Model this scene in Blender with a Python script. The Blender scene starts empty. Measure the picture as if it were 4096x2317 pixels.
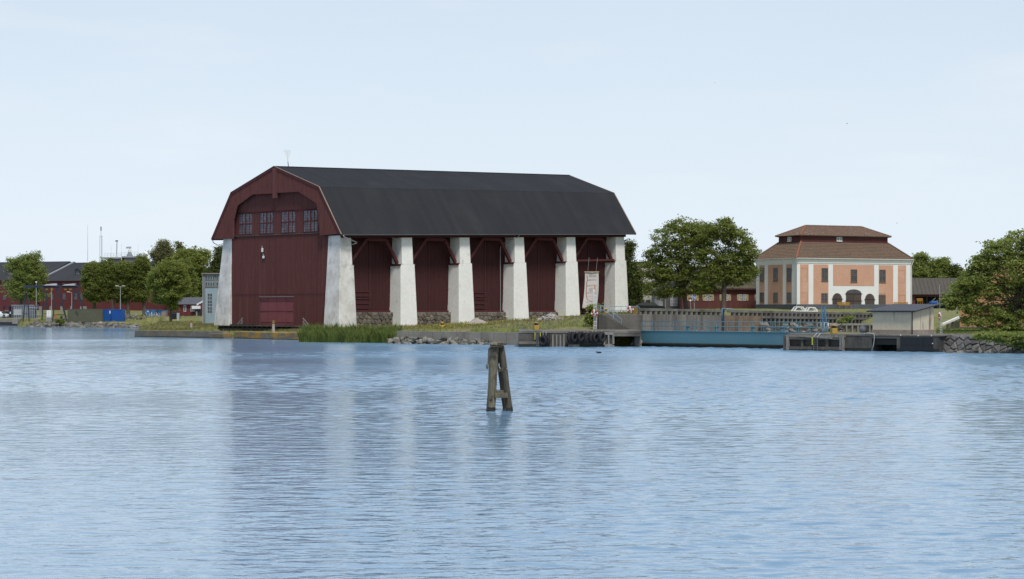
import bpy, math, random
import numpy as np
from mathutils import Vector, Matrix
V = Vector
random.seed(7); np.random.seed(7)
sc = bpy.context.scene
COL = sc.collection
# ---------------------------------------------------------------- camera, sky, sun, exposure
FPX, HOR, CAMH = 8000.0, 1235.0, 4.0          # focal length and horizon row at 4096 px width, eye height above the water
cd = bpy.data.cameras.new('camera'); cam = bpy.data.objects.new('camera', cd); COL.objects.link(cam)
cam.location = (0, 0, CAMH); cam.rotation_euler = (math.radians(90), 0, 0)
cd.sensor_width = 36.0; cd.lens = 36.0 * FPX / 4096.0
cd.shift_y = (HOR - 1158.5) / 4096.0
cd.clip_start = 0.5; cd.clip_end = 12000
sc.camera = cam
SUN_AZ, SUN_EL = math.radians(160), math.radians(59)   # compass bearing: 0 = +Y (away from camera), 90 = +X
w = bpy.data.worlds.new('World'); sc.world = w; w.use_nodes = True
nt = w.node_tree; nt.nodes.clear()
out = nt.nodes.new('ShaderNodeOutputWorld'); bg = nt.nodes.new('ShaderNodeBackground')
sky = nt.nodes.new('ShaderNodeTexSky'); sky.sky_type = 'NISHITA'; sky.sun_disc = False
sky.sun_elevation = SUN_EL; sky.sun_rotation = SUN_AZ
sky.altitude = 0; sky.air_density = 1.0; sky.dust_density = 0.3; sky.ozone_density = 1.5
# thin even veil of high cloud: pale wash over the clear sky, with faint drifting patches
veil = nt.nodes.new('ShaderNodeMix'); veil.data_type = 'RGBA'
tc = nt.nodes.new('ShaderNodeTexCoord'); mp = nt.nodes.new('ShaderNodeMapping'); mp.inputs['Scale'].default_value = (1.0, 1.0, 4.0)
cn = nt.nodes.new('ShaderNodeTexNoise'); cn.inputs['Scale'].default_value = 2.6; cn.inputs['Detail'].default_value = 5
cr = nt.nodes.new('ShaderNodeMapRange'); cr.inputs[1].default_value = .3; cr.inputs[2].default_value = .75
cr.inputs[3].default_value = -.05; cr.inputs[4].default_value = .05
sx = nt.nodes.new('ShaderNodeSeparateXYZ'); er = nt.nodes.new('ShaderNodeMapRange'); er.inputs[1].default_value = 0.0; er.inputs[2].default_value = .42
er.inputs[3].default_value = .95; er.inputs[4].default_value = .28   # the veil is seen through a longer path near the horizon
ad = nt.nodes.new('ShaderNodeMath'); ad.operation = 'ADD'
veil.inputs[7].default_value = (7.95, 8.9, 10.0, 1)
nt.links.new(tc.outputs['Generated'], mp.inputs[0]); nt.links.new(mp.outputs[0], cn.inputs['Vector']); nt.links.new(tc.outputs['Generated'], sx.inputs[0])
nt.links.new(cn.outputs['Fac'], cr.inputs[0]); nt.links.new(sx.outputs['Z'], er.inputs[0]); nt.links.new(cr.outputs[0], ad.inputs[0]); nt.links.new(er.outputs[0], ad.inputs[1]); nt.links.new(ad.outputs[0], veil.inputs[0])
wisp = nt.nodes.new('ShaderNodeMix'); wisp.data_type = 'RGBA'; wisp.inputs[7].default_value = (9.35, 9.5, 9.7, 1)   # faint wisps of cloud all over the sky
mp2 = nt.nodes.new('ShaderNodeMapping'); mp2.inputs['Scale'].default_value = (1.0, 1.0, 5.0); mp2.inputs['Location'].default_value = (.37, .2, .55); wn = nt.nodes.new('ShaderNodeTexNoise'); wn.inputs['Scale'].default_value = 5.5; wn.inputs['Detail'].default_value = 7; wn.inputs['Roughness'].default_value = .55
wr = nt.nodes.new('ShaderNodeMapRange'); wr.inputs[1].default_value = .55; wr.inputs[2].default_value = .8; wr.inputs[3].default_value = 0; wr.inputs[4].default_value = .3
nt.links.new(tc.outputs['Generated'], mp2.inputs[0]); nt.links.new(mp2.outputs[0], wn.inputs['Vector']); nt.links.new(wn.outputs['Fac'], wr.inputs[0]); nt.links.new(wr.outputs[0], wisp.inputs[0])
nt.links.new(sky.outputs[0], veil.inputs[6]); nt.links.new(veil.outputs[2], wisp.inputs[6]); nt.links.new(wisp.outputs[2], bg.inputs[0])
bg.inputs[1].default_value = 0.1
nt.links.new(bg.outputs[0], out.inputs[0])
sl = bpy.data.lights.new('sun', 'SUN'); sun = bpy.data.objects.new('sun', sl); COL.objects.link(sun)
sl.energy = 3.3; sl.angle = math.radians(14); sl.color = (1, .95, .88)
sun.rotation_euler = (math.pi / 2 - SUN_EL, 0, math.pi - SUN_AZ)
sun.location = (60, -60, 90)
sc.view_settings.view_transform = 'Standard'; sc.view_settings.look = 'None'
sc.view_settings.exposure = 0.0; sc.view_settings.gamma = 1.0; sc.view_settings.use_curve_mapping = False
sc.render.engine = 'CYCLES'
sc.cycles.max_bounces = 6; sc.cycles.diffuse_bounces = 3; sc.cycles.glossy_bounces = 3; sc.cycles.transparent_max_bounces = 8

# ---------------------------------------------------------------- surveying helpers
def P(u, v, Y):      # world point seen at photo position (u, v), Y metres away
    return V(((u - 2048) / FPX * Y, Y, CAMH - (v - HOR) / FPX * Y))
def G(u, v, z=0.0):  # world point at height z seen at (u, v)
    Y = FPX * (CAMH - z) / (v - HOR); return V(((u - 2048) / FPX * Y, Y, z))
class Face:          # a vertical wall plane: origin and heading; sighted positions become (along, height)
    def __init__(s, o, d, n=0.0):
        s.d = V((d[0], d[1], 0)).normalized(); s.n = V((s.d.y, -s.d.x, 0)); s.o = V((o[0], o[1], 0)) + s.n * n
    def az(s, u, v):
        k = (u - 2048) / FPX
        # o.x + a d.x = k (o.y + a d.y)
        a = (k * s.o.y - s.o.x) / (s.d.x - k * s.d.y)
        Y = s.o.y + a * s.d.y
        return a, CAMH - (v - HOR) / FPX * Y
    def p(s, a, z, out=0.0):
        q = s.o + s.d * a + s.n * out; return V((q.x, q.y, z))

# ---------------------------------------------------------------- mesh helpers
WM = {}
class MB:
    def __init__(s): s.v = []; s.f = []; s.m = []; s.cm = 0
    def add(s, vs, fs):
        b = len(s.v); s.v += [tuple(p) for p in vs]; s.f += [tuple(i + b for i in q) for q in fs]; s.m += [s.cm] * len(fs); return s
    def hexa(s, b, t):
        return s.add(list(b) + list(t), [(3, 2, 1, 0), (4, 5, 6, 7), (0, 1, 5, 4), (1, 2, 6, 5), (2, 3, 7, 6), (3, 0, 4, 7)])
    def box(s, x0, x1, y0, y1, z0, z1):
        return s.hexa([(x0, y0, z0), (x1, y0, z0), (x1, y1, z0), (x0, y1, z0)], [(x0, y0, z1), (x1, y0, z1), (x1, y1, z1), (x0, y1, z1)])
    def prism(s, poly, vec):
        n = len(poly); a = [V(p) for p in poly]; vec = V(vec); b = [p + vec for p in a]
        return s.add(a + b, [tuple(range(n))[::-1], tuple(range(n, 2 * n))] + [(i, (i + 1) % n, n + (i + 1) % n, n + i) for i in range(n)])
    def slab(s, F, a0, a1, z0, z1, o0, o1):   # box on a Face: along, height, out from the wall
        return s.hexa([F.p(a0, z0, o1), F.p(a1, z0, o1), F.p(a1, z0, o0), F.p(a0, z0, o0)], [F.p(a0, z1, o1), F.p(a1, z1, o1), F.p(a1, z1, o0), F.p(a0, z1, o0)])
    def bar(s, p, q, w, h=None, up=(0, 0, 1)):
        p, q = V(p), V(q); h = h or w; d = (q - p).normalized(); up = V(up)
        if abs(d.dot(up)) > .98: up = V((1, 0, 0))
        x = d.cross(up).normalized() * (w / 2); y = x.cross(d).normalized() * (h / 2)
        return s.hexa([p - x - y, p + x - y, p + x + y, p - x + y], [q - x - y, q + x - y, q + x + y, q - x + y])
    def tube(s, pts, r, n=8, cap=True):
        pts = [V(p) for p in pts]; m = len(pts); r = r if isinstance(r, (list, tuple)) else [r] * m; vs = []; fs = []
        u = None
        for i, p in enumerate(pts):
            d = (pts[min(i + 1, m - 1)] - pts[max(i - 1, 0)]).normalized()
            if u is None: u = d.orthogonal().normalized()
            u = (u - d * u.dot(d)).normalized(); c = d.cross(u)
            vs += [p + (u * math.cos(6.28318 * k / n) + c * math.sin(6.28318 * k / n)) * r[i] for k in range(n)]
        for i in range(m - 1):
            fs += [(i * n + k, i * n + (k + 1) % n, (i + 1) * n + (k + 1) % n, (i + 1) * n + k) for k in range(n)]
        if cap: fs += [tuple(range(n))[::-1], tuple(range((m - 1) * n, m * n))]
        return s.add(vs, fs)
    def lathe(s, prof, n=12, c=(0, 0, 0), ax=None):
        c = V(c); vs = []; fs = []; R = Matrix.Identity(3) if ax is None else V((0, 0, 1)).rotation_difference(V(ax)).to_matrix()
        for r, z in prof:
            vs += [c + R @ V((r * math.cos(6.28318 * k / n), r * math.sin(6.28318 * k / n), z)) for k in range(n)]
        for i in range(len(prof) - 1):
            fs += [(i * n + k, i * n + (k + 1) % n, (i + 1) * n + (k + 1) % n, (i + 1) * n + k) for k in range(n)]
        fs += [tuple(range(n))[::-1], tuple(range((len(prof) - 1) * n, len(prof) * n))]
        return s.add(vs, fs)
    def torus(s, c, ax, R, r, n=20, m=8, a0=0, a1=6.28318, flat=1.0):
        q = V((0, 0, 1)).rotation_difference(V(ax)).to_matrix(); c = V(c)
        full = a1 - a0 > 6.28; k = n if full else n + 1; vs = []; fs = []
        for i in range(k):
            a = a0 + (a1 - a0) * i / n
            for j in range(m):
                b = 6.28318 * j / m; rr = R + r * math.cos(b)
                vs.append(c + q @ V((rr * math.cos(a), rr * math.sin(a), r * flat * math.sin(b))))
        for i in range(n):
            for j in range(m):
                i2 = (i + 1) % k; fs.append((i * m + j, i2 * m + j, i2 * m + (j + 1) % m, i * m + (j + 1) % m))
        if not full: fs += [tuple(range(m))[::-1], tuple(range((k - 1) * m, k * m))]
        return s.add(vs, fs)
    def ball(s, c, r, n=12, m=8, sx=1, sy=1, sz=1):
        c = V(c); vs = [c + V((0, 0, r * sz))]; fs = []
        for i in range(1, m):
            for k in range(n):
                a = math.pi * i / m; b = 6.28318 * k / n
                vs.append(c + V((r * sx * math.sin(a) * math.cos(b), r * sy * math.sin(a) * math.sin(b), r * sz * math.cos(a))))
        vs.append(c - V((0, 0, r * sz))); L = len(vs) - 1
        for k in range(n): fs.append((0, 1 + k, 1 + (k + 1) % n)); fs.append((L, L - n + (k + 1) % n, L - n + k))
        for i in range(m - 2):
            fs += [(1 + i * n + k, 1 + (i + 1) * n + k, 1 + (i + 1) * n + (k + 1) % n, 1 + i * n + (k + 1) % n) for k in range(n)]
        return s.add(vs, fs)
    def build(s, name, mat, parent=None, smooth=False, kind=None, world=True, bevel=0):
        vs = s.v
        if parent is not None and world:
            inv = WM[parent.name].inverted(); vs = [tuple(inv @ V(p)) for p in vs]
        me = bpy.data.meshes.new(name); me.from_pydata(vs, [], s.f)
        for m in (mat if isinstance(mat, (list, tuple)) else [mat]): me.materials.append(m)
        if any(s.m): me.polygons.foreach_set('material_index', s.m)
        if smooth: me.polygons.foreach_set('use_smooth', [True] * len(s.f))
        me.update()
        o = link(name, me, parent)
        if kind: o['kind'] = kind
        if bevel:
            b = o.modifiers.new('edge', 'BEVEL'); b.width = bevel; b.segments = 1; b.limit_method = 'ANGLE'
        return o
def link(name, me, parent=None, loc=None):
    o = bpy.data.objects.new(name, me); COL.objects.link(o); o.parent = parent
    WM[o.name] = WM[parent.name].copy() if parent is not None else Matrix.Identity(4)
    if loc is not None: o.location = loc; WM[o.name] = WM[o.name] @ Matrix.Translation(V(loc))
    return o
def tag(o, label, cat=None, group=None):
    o['label'] = label
    if cat: o['category'] = cat
    if group: o['group'] = group
    return o
def thing(name, label, cat, loc=(0, 0, 0), rz=0.0, group=None):
    o = bpy.data.objects.new(name, None); COL.objects.link(o); o.location = loc; o.rotation_euler = (0, 0, rz); o.empty_display_size = .3
    WM[o.name] = Matrix.Translation(V(loc)) @ Matrix.Rotation(rz, 4, 'Z'); return tag(o, label, cat, group)
def struct(o): o['kind'] = 'structure'; return o
def copy_tree(o, parent=None, loc=None):
    c = o.copy(); COL.objects.link(c); c.parent = parent
    if loc is not None: c.location = loc
    WM[c.name] = (WM[parent.name] if parent is not None else Matrix.Identity(4)) @ Matrix.Translation(c.location) @ Matrix.Rotation(c.rotation_euler.z, 4, 'Z')
    for ch in list(o.children): copy_tree(ch, c)
    return c

# ---------------------------------------------------------------- materials
def mat(name, c1, c2=None, sc=1.0, amt=.5, rough=.85, bump=0.0, bsc=8.0, metal=0.0, stretch=(1, 1, 1), c3=None, sc3=.3, lo3=.55, hi3=.7, st3=(1, 1, 1), piece=0.0, spec=.3, isl=False, fine=.12):
    m = bpy.data.materials.new(name); m.use_nodes = True; t = m.node_tree; N = t.nodes; L = t.links
    b = N['Principled BSDF']; b.inputs['Roughness'].default_value = rough; b.inputs['Metallic'].default_value = metal
    b.inputs['Specular IOR Level'].default_value = spec
    geo = N.new('ShaderNodeNewGeometry')
    def noise(scale, st, det=6):
        mp = N.new('ShaderNodeMapping'); mp.inputs['Scale'].default_value = st; L.new(geo.outputs['Position'], mp.inputs[0])
        n = N.new('ShaderNodeTexNoise'); n.inputs['Scale'].default_value = scale; n.inputs['Detail'].default_value = det; L.new(mp.outputs[0], n.inputs['Vector']); return n.outputs['Fac']
    def rng(x, a, b_, c, d):
        r = N.new('ShaderNodeMapRange'); r.inputs[1].default_value = a; r.inputs[2].default_value = b_; r.inputs[3].default_value = c; r.inputs[4].default_value = d; L.new(x, r.inputs[0]); return r.outputs[0]
    def mix(f, A, B, mode='MIX'):
        x = N.new('ShaderNodeMix'); x.data_type = 'RGBA'; x.blend_type = mode
        if isinstance(f, (int, float)): x.inputs[0].default_value = f
        else: L.new(f, x.inputs[0])
        for i, q in ((6, A), (7, B)):
            if isinstance(q, tuple): x.inputs[i].default_value = q + ((1,) if len(q) == 3 else ())
            else: L.new(q, x.inputs[i])
        return x.outputs[2]
    if c2 is None: c2 = tuple(x * .72 for x in c1)
    col = mix(rng(noise(sc, stretch), .5 - amt / 2, .5 + amt / 2, 0, 1), tuple(c1), tuple(c2))
    if c3 is not None: col = mix(rng(noise(sc3, st3, 8), lo3, hi3, 0, 1), col, tuple(c3))
    if fine:
        f = rng(noise(bsc, stretch, 4), .3, .7, 1 - fine, 1 + fine)
        cb = N.new('ShaderNodeCombineColor'); [L.new(f, cb.inputs[i]) for i in range(3)]; col = mix(1.0, col, cb.outputs[0], 'MULTIPLY')
    if piece:
        if isl: r = geo.outputs['Random Per Island']
        else: r = N.new('ShaderNodeObjectInfo').outputs['Random']
        f = rng(r, 0, 1, 1 - piece, 1 + piece); cb = N.new('ShaderNodeCombineColor'); [L.new(f, cb.inputs[i]) for i in range(3)]; col = mix(1.0, col, cb.outputs[0], 'MULTIPLY')
    L.new(col, b.inputs['Base Color'])
    if bump:
        bp = N.new('ShaderNodeBump'); bp.inputs['Strength'].default_value = 1.0; bp.inputs['Distance'].default_value = bump
        L.new(noise(bsc, stretch, 5), bp.inputs['Height']); L.new(bp.outputs[0], b.inputs['Normal'])
    return m
def glass(name, c=(.05, .06, .07), rough=.06, piece=.35):
    m = mat(name, c, tuple(x * .5 for x in c), sc=.9, rough=rough, spec=.5, piece=piece, isl=True, fine=0); return m
def leafmat(name, c, c2, tr=.45):
    m = bpy.data.materials.new(name); m.use_nodes = True; t = m.node_tree; N = t.nodes; L = t.links; N.clear()
    o = N.new('ShaderNodeOutputMaterial'); d = N.new('ShaderNodeBsdfDiffuse'); tl = N.new('ShaderNodeBsdfTranslucent'); gl = N.new('ShaderNodeBsdfGlossy')
    gl.inputs['Roughness'].default_value = .45; gl.inputs['Color'].default_value = (.9, .95, 1, 1)
    geo = N.new('ShaderNodeNewGeometry'); mx = N.new('ShaderNodeMix'); mx.data_type = 'RGBA'; mx.inputs[6].default_value = c + (1,); mx.inputs[7].default_value = c2 + (1,)
    n = N.new('ShaderNodeTexNoise'); n.inputs['Scale'].default_value = .8; n.inputs['Detail'].default_value = 3; L.new(geo.outputs['Position'], n.inputs['Vector'])
    ad = N.new('ShaderNodeMath'); ad.operation = 'ADD'; L.new(n.outputs['Fac'], ad.inputs[0]); L.new(geo.outputs['Random Per Island'], ad.inputs[1])
    mr = N.new('ShaderNodeMapRange'); mr.inputs[1].default_value = .5; mr.inputs[2].default_value = 1.5; L.new(ad.outputs[0], mr.inputs[0]); L.new(mr.outputs[0], mx.inputs[0])
    L.new(mx.outputs[2], d.inputs[0]); hs = N.new('ShaderNodeHueSaturation'); hs.inputs['Hue'].default_value = .48; hs.inputs['Value'].default_value = 1.5; L.new(mx.outputs[2], hs.inputs['Color']); L.new(hs.outputs[0], tl.inputs[0])
    a = N.new('ShaderNodeMixShader'); a.inputs[0].default_value = tr; L.new(d.outputs[0], a.inputs[1]); L.new(tl.outputs[0], a.inputs[2])
    b = N.new('ShaderNodeMixShader'); b.inputs[0].default_value = .008; L.new(a.outputs[0], b.inputs[1]); L.new(gl.outputs[0], b.inputs[2]); L.new(b.outputs[0], o.inputs[0]); return m
red = mat('red_paint_boards', (.122, .041, .036), (.093, .032, .029), sc=.35, rough=.8, bsc=3, stretch=(6, 6, .25), bump=.004, fine=.2, c3=(.16, .066, .056), sc3=.5, st3=(3, 3, .1), lo3=.56, hi3=.85)
red_trim = mat('red_paint_timber', (.095, .024, .024), (.072, .019, .021), sc=.8, bsc=6)
red_hood = mat('red_paint_weathered', (.138, .048, .042), (.106, .038, .034), sc=.4, bsc=3, stretch=(6, 6, .25), bump=.004, fine=.28, c3=(.15, .07, .06), sc3=1.2, st3=(3, 3, .12), lo3=.62, hi3=.8)
red_door = mat('red_door_paint', (.2, .06, .062), (.17, .05, .053), sc=.6, bsc=5, fine=.08)
red_shaded = mat('shaded_red_side_boards', (.064, .019, .0195), (.049, .015, .016), sc=.3, bsc=3, stretch=(6, 6, .25), bump=.004, fine=.2)  # side-bay red with the shade under the eaves worked into the colour
white = mat('white_lime_render', (.78, .77, .73), (.72, .71, .665), sc=.5, amt=.4, bsc=2.2, bump=.012, fine=.05, c3=(.4, .37, .33), sc3=.9, lo3=.63, hi3=.95, st3=(1.0, 1.0, .8))
white_dirty = mat('stained_lime_render', (.7, .69, .65), (.55, .52, .48), sc=.5, amt=.4, bsc=2.5, bump=.012, fine=.08, c3=(.4, .37, .335), sc3=1.1, lo3=.5, hi3=.78, st3=(1, 1, .6))
roof_felt = mat('black_roof_felt', (.0175, .0188, .0215), (.0135, .0147, .0168), sc=.15, rough=.7, bsc=6, fine=.14, piece=.1, c3=(.025, .0262, .028), sc3=.22, st3=(1, 1, .5), lo3=.52, hi3=.78)
zinc = mat('zinc_pipe', (.4, .42, .44), (.3, .32, .34), rough=.45, metal=.6)
steel = mat('galvanised_steel', (.45, .47, .48), (.36, .38, .4), rough=.5, metal=.3)
black_steel = mat('dark_steel_paint', (.03, .035, .045), (.02, .024, .032), rough=.55)
timber = mat('weathered_timber', (.12, .105, .085), (.06, .055, .045), sc=1.2, bsc=5, stretch=(4, 4, .6), bump=.01, fine=.25)
timber_grey = mat('silver_grey_timber', (.26, .25, .23), (.14, .13, .115), sc=1.5, bsc=5, stretch=(5, 5, .5), bump=.008, fine=.3)
timber_dark = mat('dark_wet_timber', (.05, .045, .035), (.025, .024, .02), sc=1.5, bsc=5, bump=.01)
conc = mat('grey_concrete', (.25, .236, .208), (.18, .17, .148), sc=.5, bsc=4, bump=.006, fine=.12, c3=(.13, .12, .105), sc3=.35, st3=(1.2, 1.2, .3), lo3=.52, hi3=.72, piece=.1)
conc_old = mat('old_brown_grey_concrete', (.175, .16, .135), (.125, .113, .096), sc=.5, bsc=4, bump=.008, fine=.15, c3=(.075, .068, .058), sc3=.4, st3=(1.2, 1.2, .25), lo3=.5, hi3=.7, piece=.12)
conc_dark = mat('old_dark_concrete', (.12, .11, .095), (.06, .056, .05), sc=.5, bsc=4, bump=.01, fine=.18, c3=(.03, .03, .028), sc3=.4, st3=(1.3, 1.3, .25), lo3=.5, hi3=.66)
stone = mat('granite_stone', (.24, .215, .185), (.13, .12, .11), sc=1.6, bsc=5, bump=.02, piece=.4, fine=.2)
stone_grey = mat('grey_blasted_rock', (.2, .19, .165), (.11, .105, .092), sc=1.4, bsc=5, bump=.02, piece=.45, fine=.2)
mortar = mat('dark_mortar', (.09, .08, .07), (.05, .045, .04))
glass_old = glass('old_window_glass', (.2, .225, .25), .25)
glass_dark = glass('dark_window_glass', (.065, .072, .08), .08)
blue_rail = mat('light_blue_rail_paint', (.2, .36, .5), (.16, .3, .44), rough=.5, c3=(.2, .12, .07), sc3=3, lo3=.7, hi3=.8)
yellow = mat('yellow_paint', (.43, .29, .055), (.36, .24, .045), rough=.5, c3=(.2, .1, .03), sc3=3, lo3=.68, hi3=.8)
black = mat('black_paint', (.015, .015, .016), rough=.6)
rubber = mat('worn_tyre_rubber', (.028, .028, .03), (.018, .018, .02), rough=.75, bsc=10, bump=.004)
white_paint = mat('white_paint', (.75, .75, .73), (.66, .66, .64), rough=.5, fine=.04)
# ================================================================ water and land
def water_mat():
    m = bpy.data.materials.new('harbour_water'); m.use_nodes = True; t = m.node_tree; N = t.nodes; L = t.links
    b = N['Principled BSDF']; b.inputs['Base Color'].default_value = (.155, .285, .42, 1); b.inputs['Roughness'].default_value = .1; b.inputs['IOR'].default_value = 1.9
    geo = N.new('ShaderNodeNewGeometry')
    def wv(scale, st, rot, det, amp, dist=0.0):
        mp = N.new('ShaderNodeMapping'); mp.inputs['Rotation'].default_value = (0, 0, rot); mp.inputs['Scale'].default_value = st; L.new(geo.outputs['Position'], mp.inputs[0])
        n = N.new('ShaderNodeTexNoise'); n.inputs['Scale'].default_value = scale; n.inputs['Detail'].default_value = det; n.inputs['Roughness'].default_value = .55; n.inputs['Distortion'].default_value = dist
        L.new(mp.outputs[0], n.inputs['Vector'])
        k = N.new('ShaderNodeMath'); k.operation = 'MULTIPLY'; k.inputs[1].default_value = amp; L.new(n.outputs['Fac'], k.inputs[0]); return k.outputs[0]
    def add(a, b_):
        k = N.new('ShaderNodeMath'); k.operation = 'ADD'; L.new(a, k.inputs[0]); L.new(b_, k.inputs[1]); return k.outputs[0]
    h = add(wv(1.4, (.4, 1, 1), -.12, 3, .05, .3), wv(4.0, (.6, 1, 1), .06, 3, .016, .2))
    # breeze patches: calmer slicks and ruffled areas drift over the harbour
    mp = N.new('ShaderNodeMapping'); mp.inputs['Scale'].default_value = (.5, 1, 1); mp.inputs['Location'].default_value = (3.1, 1.7, 0); L.new(geo.outputs['Position'], mp.inputs[0])
    n = N.new('ShaderNodeTexNoise'); n.inputs['Scale'].default_value = .028; n.inputs['Detail'].default_value = 3; L.new(mp.outputs[0], n.inputs['Vector'])
    r = N.new('ShaderNodeMapRange'); r.inputs[1].default_value = .38; r.inputs[2].default_value = .62; r.inputs[3].default_value = .75; r.inputs[4].default_value = 1.0; L.new(n.outputs['Fac'], r.inputs[0])
    # ripples finer than the modelled waves: rougher out in the open harbour, smoother in the lee at the camera's quay
    sp_ = N.new('ShaderNodeSeparateXYZ'); L.new(geo.outputs['Position'], sp_.inputs[0]); rr = N.new('ShaderNodeMapRange'); rr.inputs[1].default_value = 75; rr.inputs[2].default_value = 190; rr.inputs[3].default_value = .11; rr.inputs[4].default_value = .33; L.new(sp_.outputs['Y'], rr.inputs[0])
    ml = N.new('ShaderNodeMath'); ml.operation = 'MULTIPLY'; L.new(rr.outputs[0], ml.inputs[0]); L.new(r.outputs[0], ml.inputs[1]); rx = N.new('ShaderNodeMapRange'); rx.inputs[1].default_value = -34; rx.inputs[2].default_value = -8; rx.inputs[3].default_value = .38; rx.inputs[4].default_value = .92; L.new(sp_.outputs['X'], rx.inputs[0]); m2 = N.new('ShaderNodeMath'); m2.operation = 'MULTIPLY'; L.new(ml.outputs[0], m2.inputs[0]); L.new(rx.outputs[0], m2.inputs[1]); L.new(m2.outputs[0], b.inputs['Roughness'])
    bp = N.new('ShaderNodeBump'); bp.inputs['Distance'].default_value = 1.0; L.new(r.outputs[0], bp.inputs['Strength']); L.new(h, bp.inputs['Height']); L.new(bp.outputs[0], b.inputs['Normal'])
    return m
def water_mesh():
    # real wind waves in the harbour basin, a sheet of calmer water round it out to the horizon
    rs = np.random.RandomState(3); y0, y1 = 24.0, 262.0
    def hw(y): return 10 + .3 * y                      # the basin widens towards the far shore
    ys = [y0]
    while ys[-1] < y1: ys.append(ys[-1] + .065 + .0013 * (ys[-1] - y0))
    ys = np.array(ys); ys = y0 + (ys - y0) * (y1 - y0) / (ys[-1] - y0); nx = 460
    T, Y = np.meshgrid(np.linspace(-1, 1, nx), ys); X = T * hw(Y); Z = np.zeros_like(X)
    n = 110; lam = np.exp(rs.uniform(math.log(.2), math.log(1.3), n)); ang = rs.normal(math.radians(96), math.radians(33), n); k = 2 * math.pi / lam
    slope = .063 * (lam / .5) ** -.1 / math.sqrt(n / 2)
    dy = .065 + .0013 * (Y - y0); dx = 2 * hw(Y) / nx
    for i in range(n):
        kx, ky = k[i] * math.cos(ang[i]), k[i] * math.sin(ang[i]); dmp = np.exp(-(.42 * dy * abs(ky)) ** 4 - (.42 * dx * abs(kx)) ** 4)
        Z += dmp * slope[i] / k[i] * np.sin(kx * X + ky * Y + rs.uniform(0, 6.28) + .5 * np.sin(.05 * X + .08 * Y + i))
    far = np.clip((Y - 45) / 75, 0, 1); Z2 = np.zeros_like(X)
    for i in range(46):
        lm = math.exp(rs.uniform(math.log(.95), math.log(1.9))); a = rs.normal(math.radians(94), math.radians(44)); q = 2 * math.pi / lm
        Z2 += .085 / math.sqrt(23) / q * np.sin(q * math.cos(a) * X + q * math.sin(a) * Y + rs.uniform(0, 6.28))
    Z += far * Z2
    P1 = np.zeros_like(X)
    for i in range(9):
        a = rs.uniform(0, 6.28); q = 2 * math.pi / rs.uniform(22, 90); P1 += np.sin(q * (.5 * math.cos(a) * X + math.sin(a) * Y) + rs.uniform(0, 6.28))
    gust = np.clip(.9 + .2 * P1, .35, 1.5) * np.clip(.42 + (X + .17 * Y) / (.13 * Y + 4) * .6, .42, 1.12)
    Z *= gust
    ed = np.minimum(hw(Y) - np.abs(X), np.minimum((Y - y0) * 3, y1 - Y)); Z *= np.clip(ed / 6, 0, 1)
    ny = len(ys); x0, x1 = -hw(y0), hw(y0); X0, X1 = -hw(y1), hw(y1); vs = np.stack([X, Y, Z], -1).reshape(-1, 3); I = np.arange(nx * ny).reshape(ny, nx)
    f = np.stack([I[:-1, :-1], I[:-1, 1:], I[1:, 1:], I[1:, :-1]], -1).reshape(-1, 4)
    B = 1600.0; ex = np.array([(-B, -60, 0), (B, -60, 0), (B, y0, 0), (-B, y0, 0), (-B, y1, 0), (B, y1, 0), (B, B, 0), (-B, B, 0), (x0, y0, 0), (X0, y1, 0), (x1, y0, 0), (X1, y1, 0)]); m = len(vs)
    ef = np.array([(0, 1, 2, 3), (4, 5, 6, 7), (3, 8, 9, 4), (10, 2, 5, 11)]) + m
    vs = np.vstack([vs, ex]); f = np.vstack([f, ef])
    me = bpy.data.meshes.new('water'); me.vertices.add(len(vs)); me.vertices.foreach_set('co', vs.reshape(-1)); me.loops.add(f.size); me.loops.foreach_set('vertex_index', f.reshape(-1)); me.polygons.add(len(f)); me.polygons.foreach_set('loop_start', np.arange(0, f.size, 4))
    me.polygons.foreach_set('use_smooth', np.ones(len(f), bool)); me.update(calc_edges=True); me.materials.append(water_mat()); return struct(link('water', me))
water_mesh()

# shoreline (world plan) from the waterline sighted along the shore
SH = [G(-420, 1300), G(85, 1302), G(92, 1305.5), G(260, 1308), G(560, 1311), G(640, 1312), G(625, 1322), G(585, 1334), G(552, 1345), G(839, 1349.5), G(936, 1351.5),
      G(1202, 1358), G(1240, 1364), G(1400, 1366), G(1592, 1367), G(1830, 1371), G(2073, 1375), G(2080, 1384.5), G(2560, 1385)]
DOCK = [V((13.6, 214, 0)), V((14.2, 222.6, 0)), V((48.6, 271, 0)), V((34.4, 204, 0)), V((27.2, 201, 0))]
SH2 = [G(3140, 1396), G(3300, 1401), G(3745, 1404), G(3758, 1402), G(4096, 1408), G(4640, 1417), V((160, 168, 0)), V((260, 300, 0)), V((260, 900, 0)), V((-400, 900, 0)), V((-180, 560, 0))]
poly = np.array([(p.x, p.y) for p in SH + DOCK + SH2])
def inside(x, y):
    r = np.zeros(x.shape, bool); n = len(poly); j = n - 1
    for i in range(n):
        xi, yi = poly[i]; xj, yj = poly[j]
        c = ((yi > y) != (yj > y)) & (x < (xj - xi) * (y - yi) / (yj - yi + 1e-12) + xi); r ^= c; j = i
    return r
HC = []   # ground heights: (x, y, z)
def hc(u, Y, z): HC.append(((u - 2048) / FPX * Y, Y, z))
for u, v, Y in ((1427, 1308, 266), (1671, 1305, 274), (1898, 1292, 282), (2117, 1280, 289), (2321, 1263, 297), (1290, 1308, 266), (860, 1306, 281)):
    HC.append(tuple(P(u, v, Y)))
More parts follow.
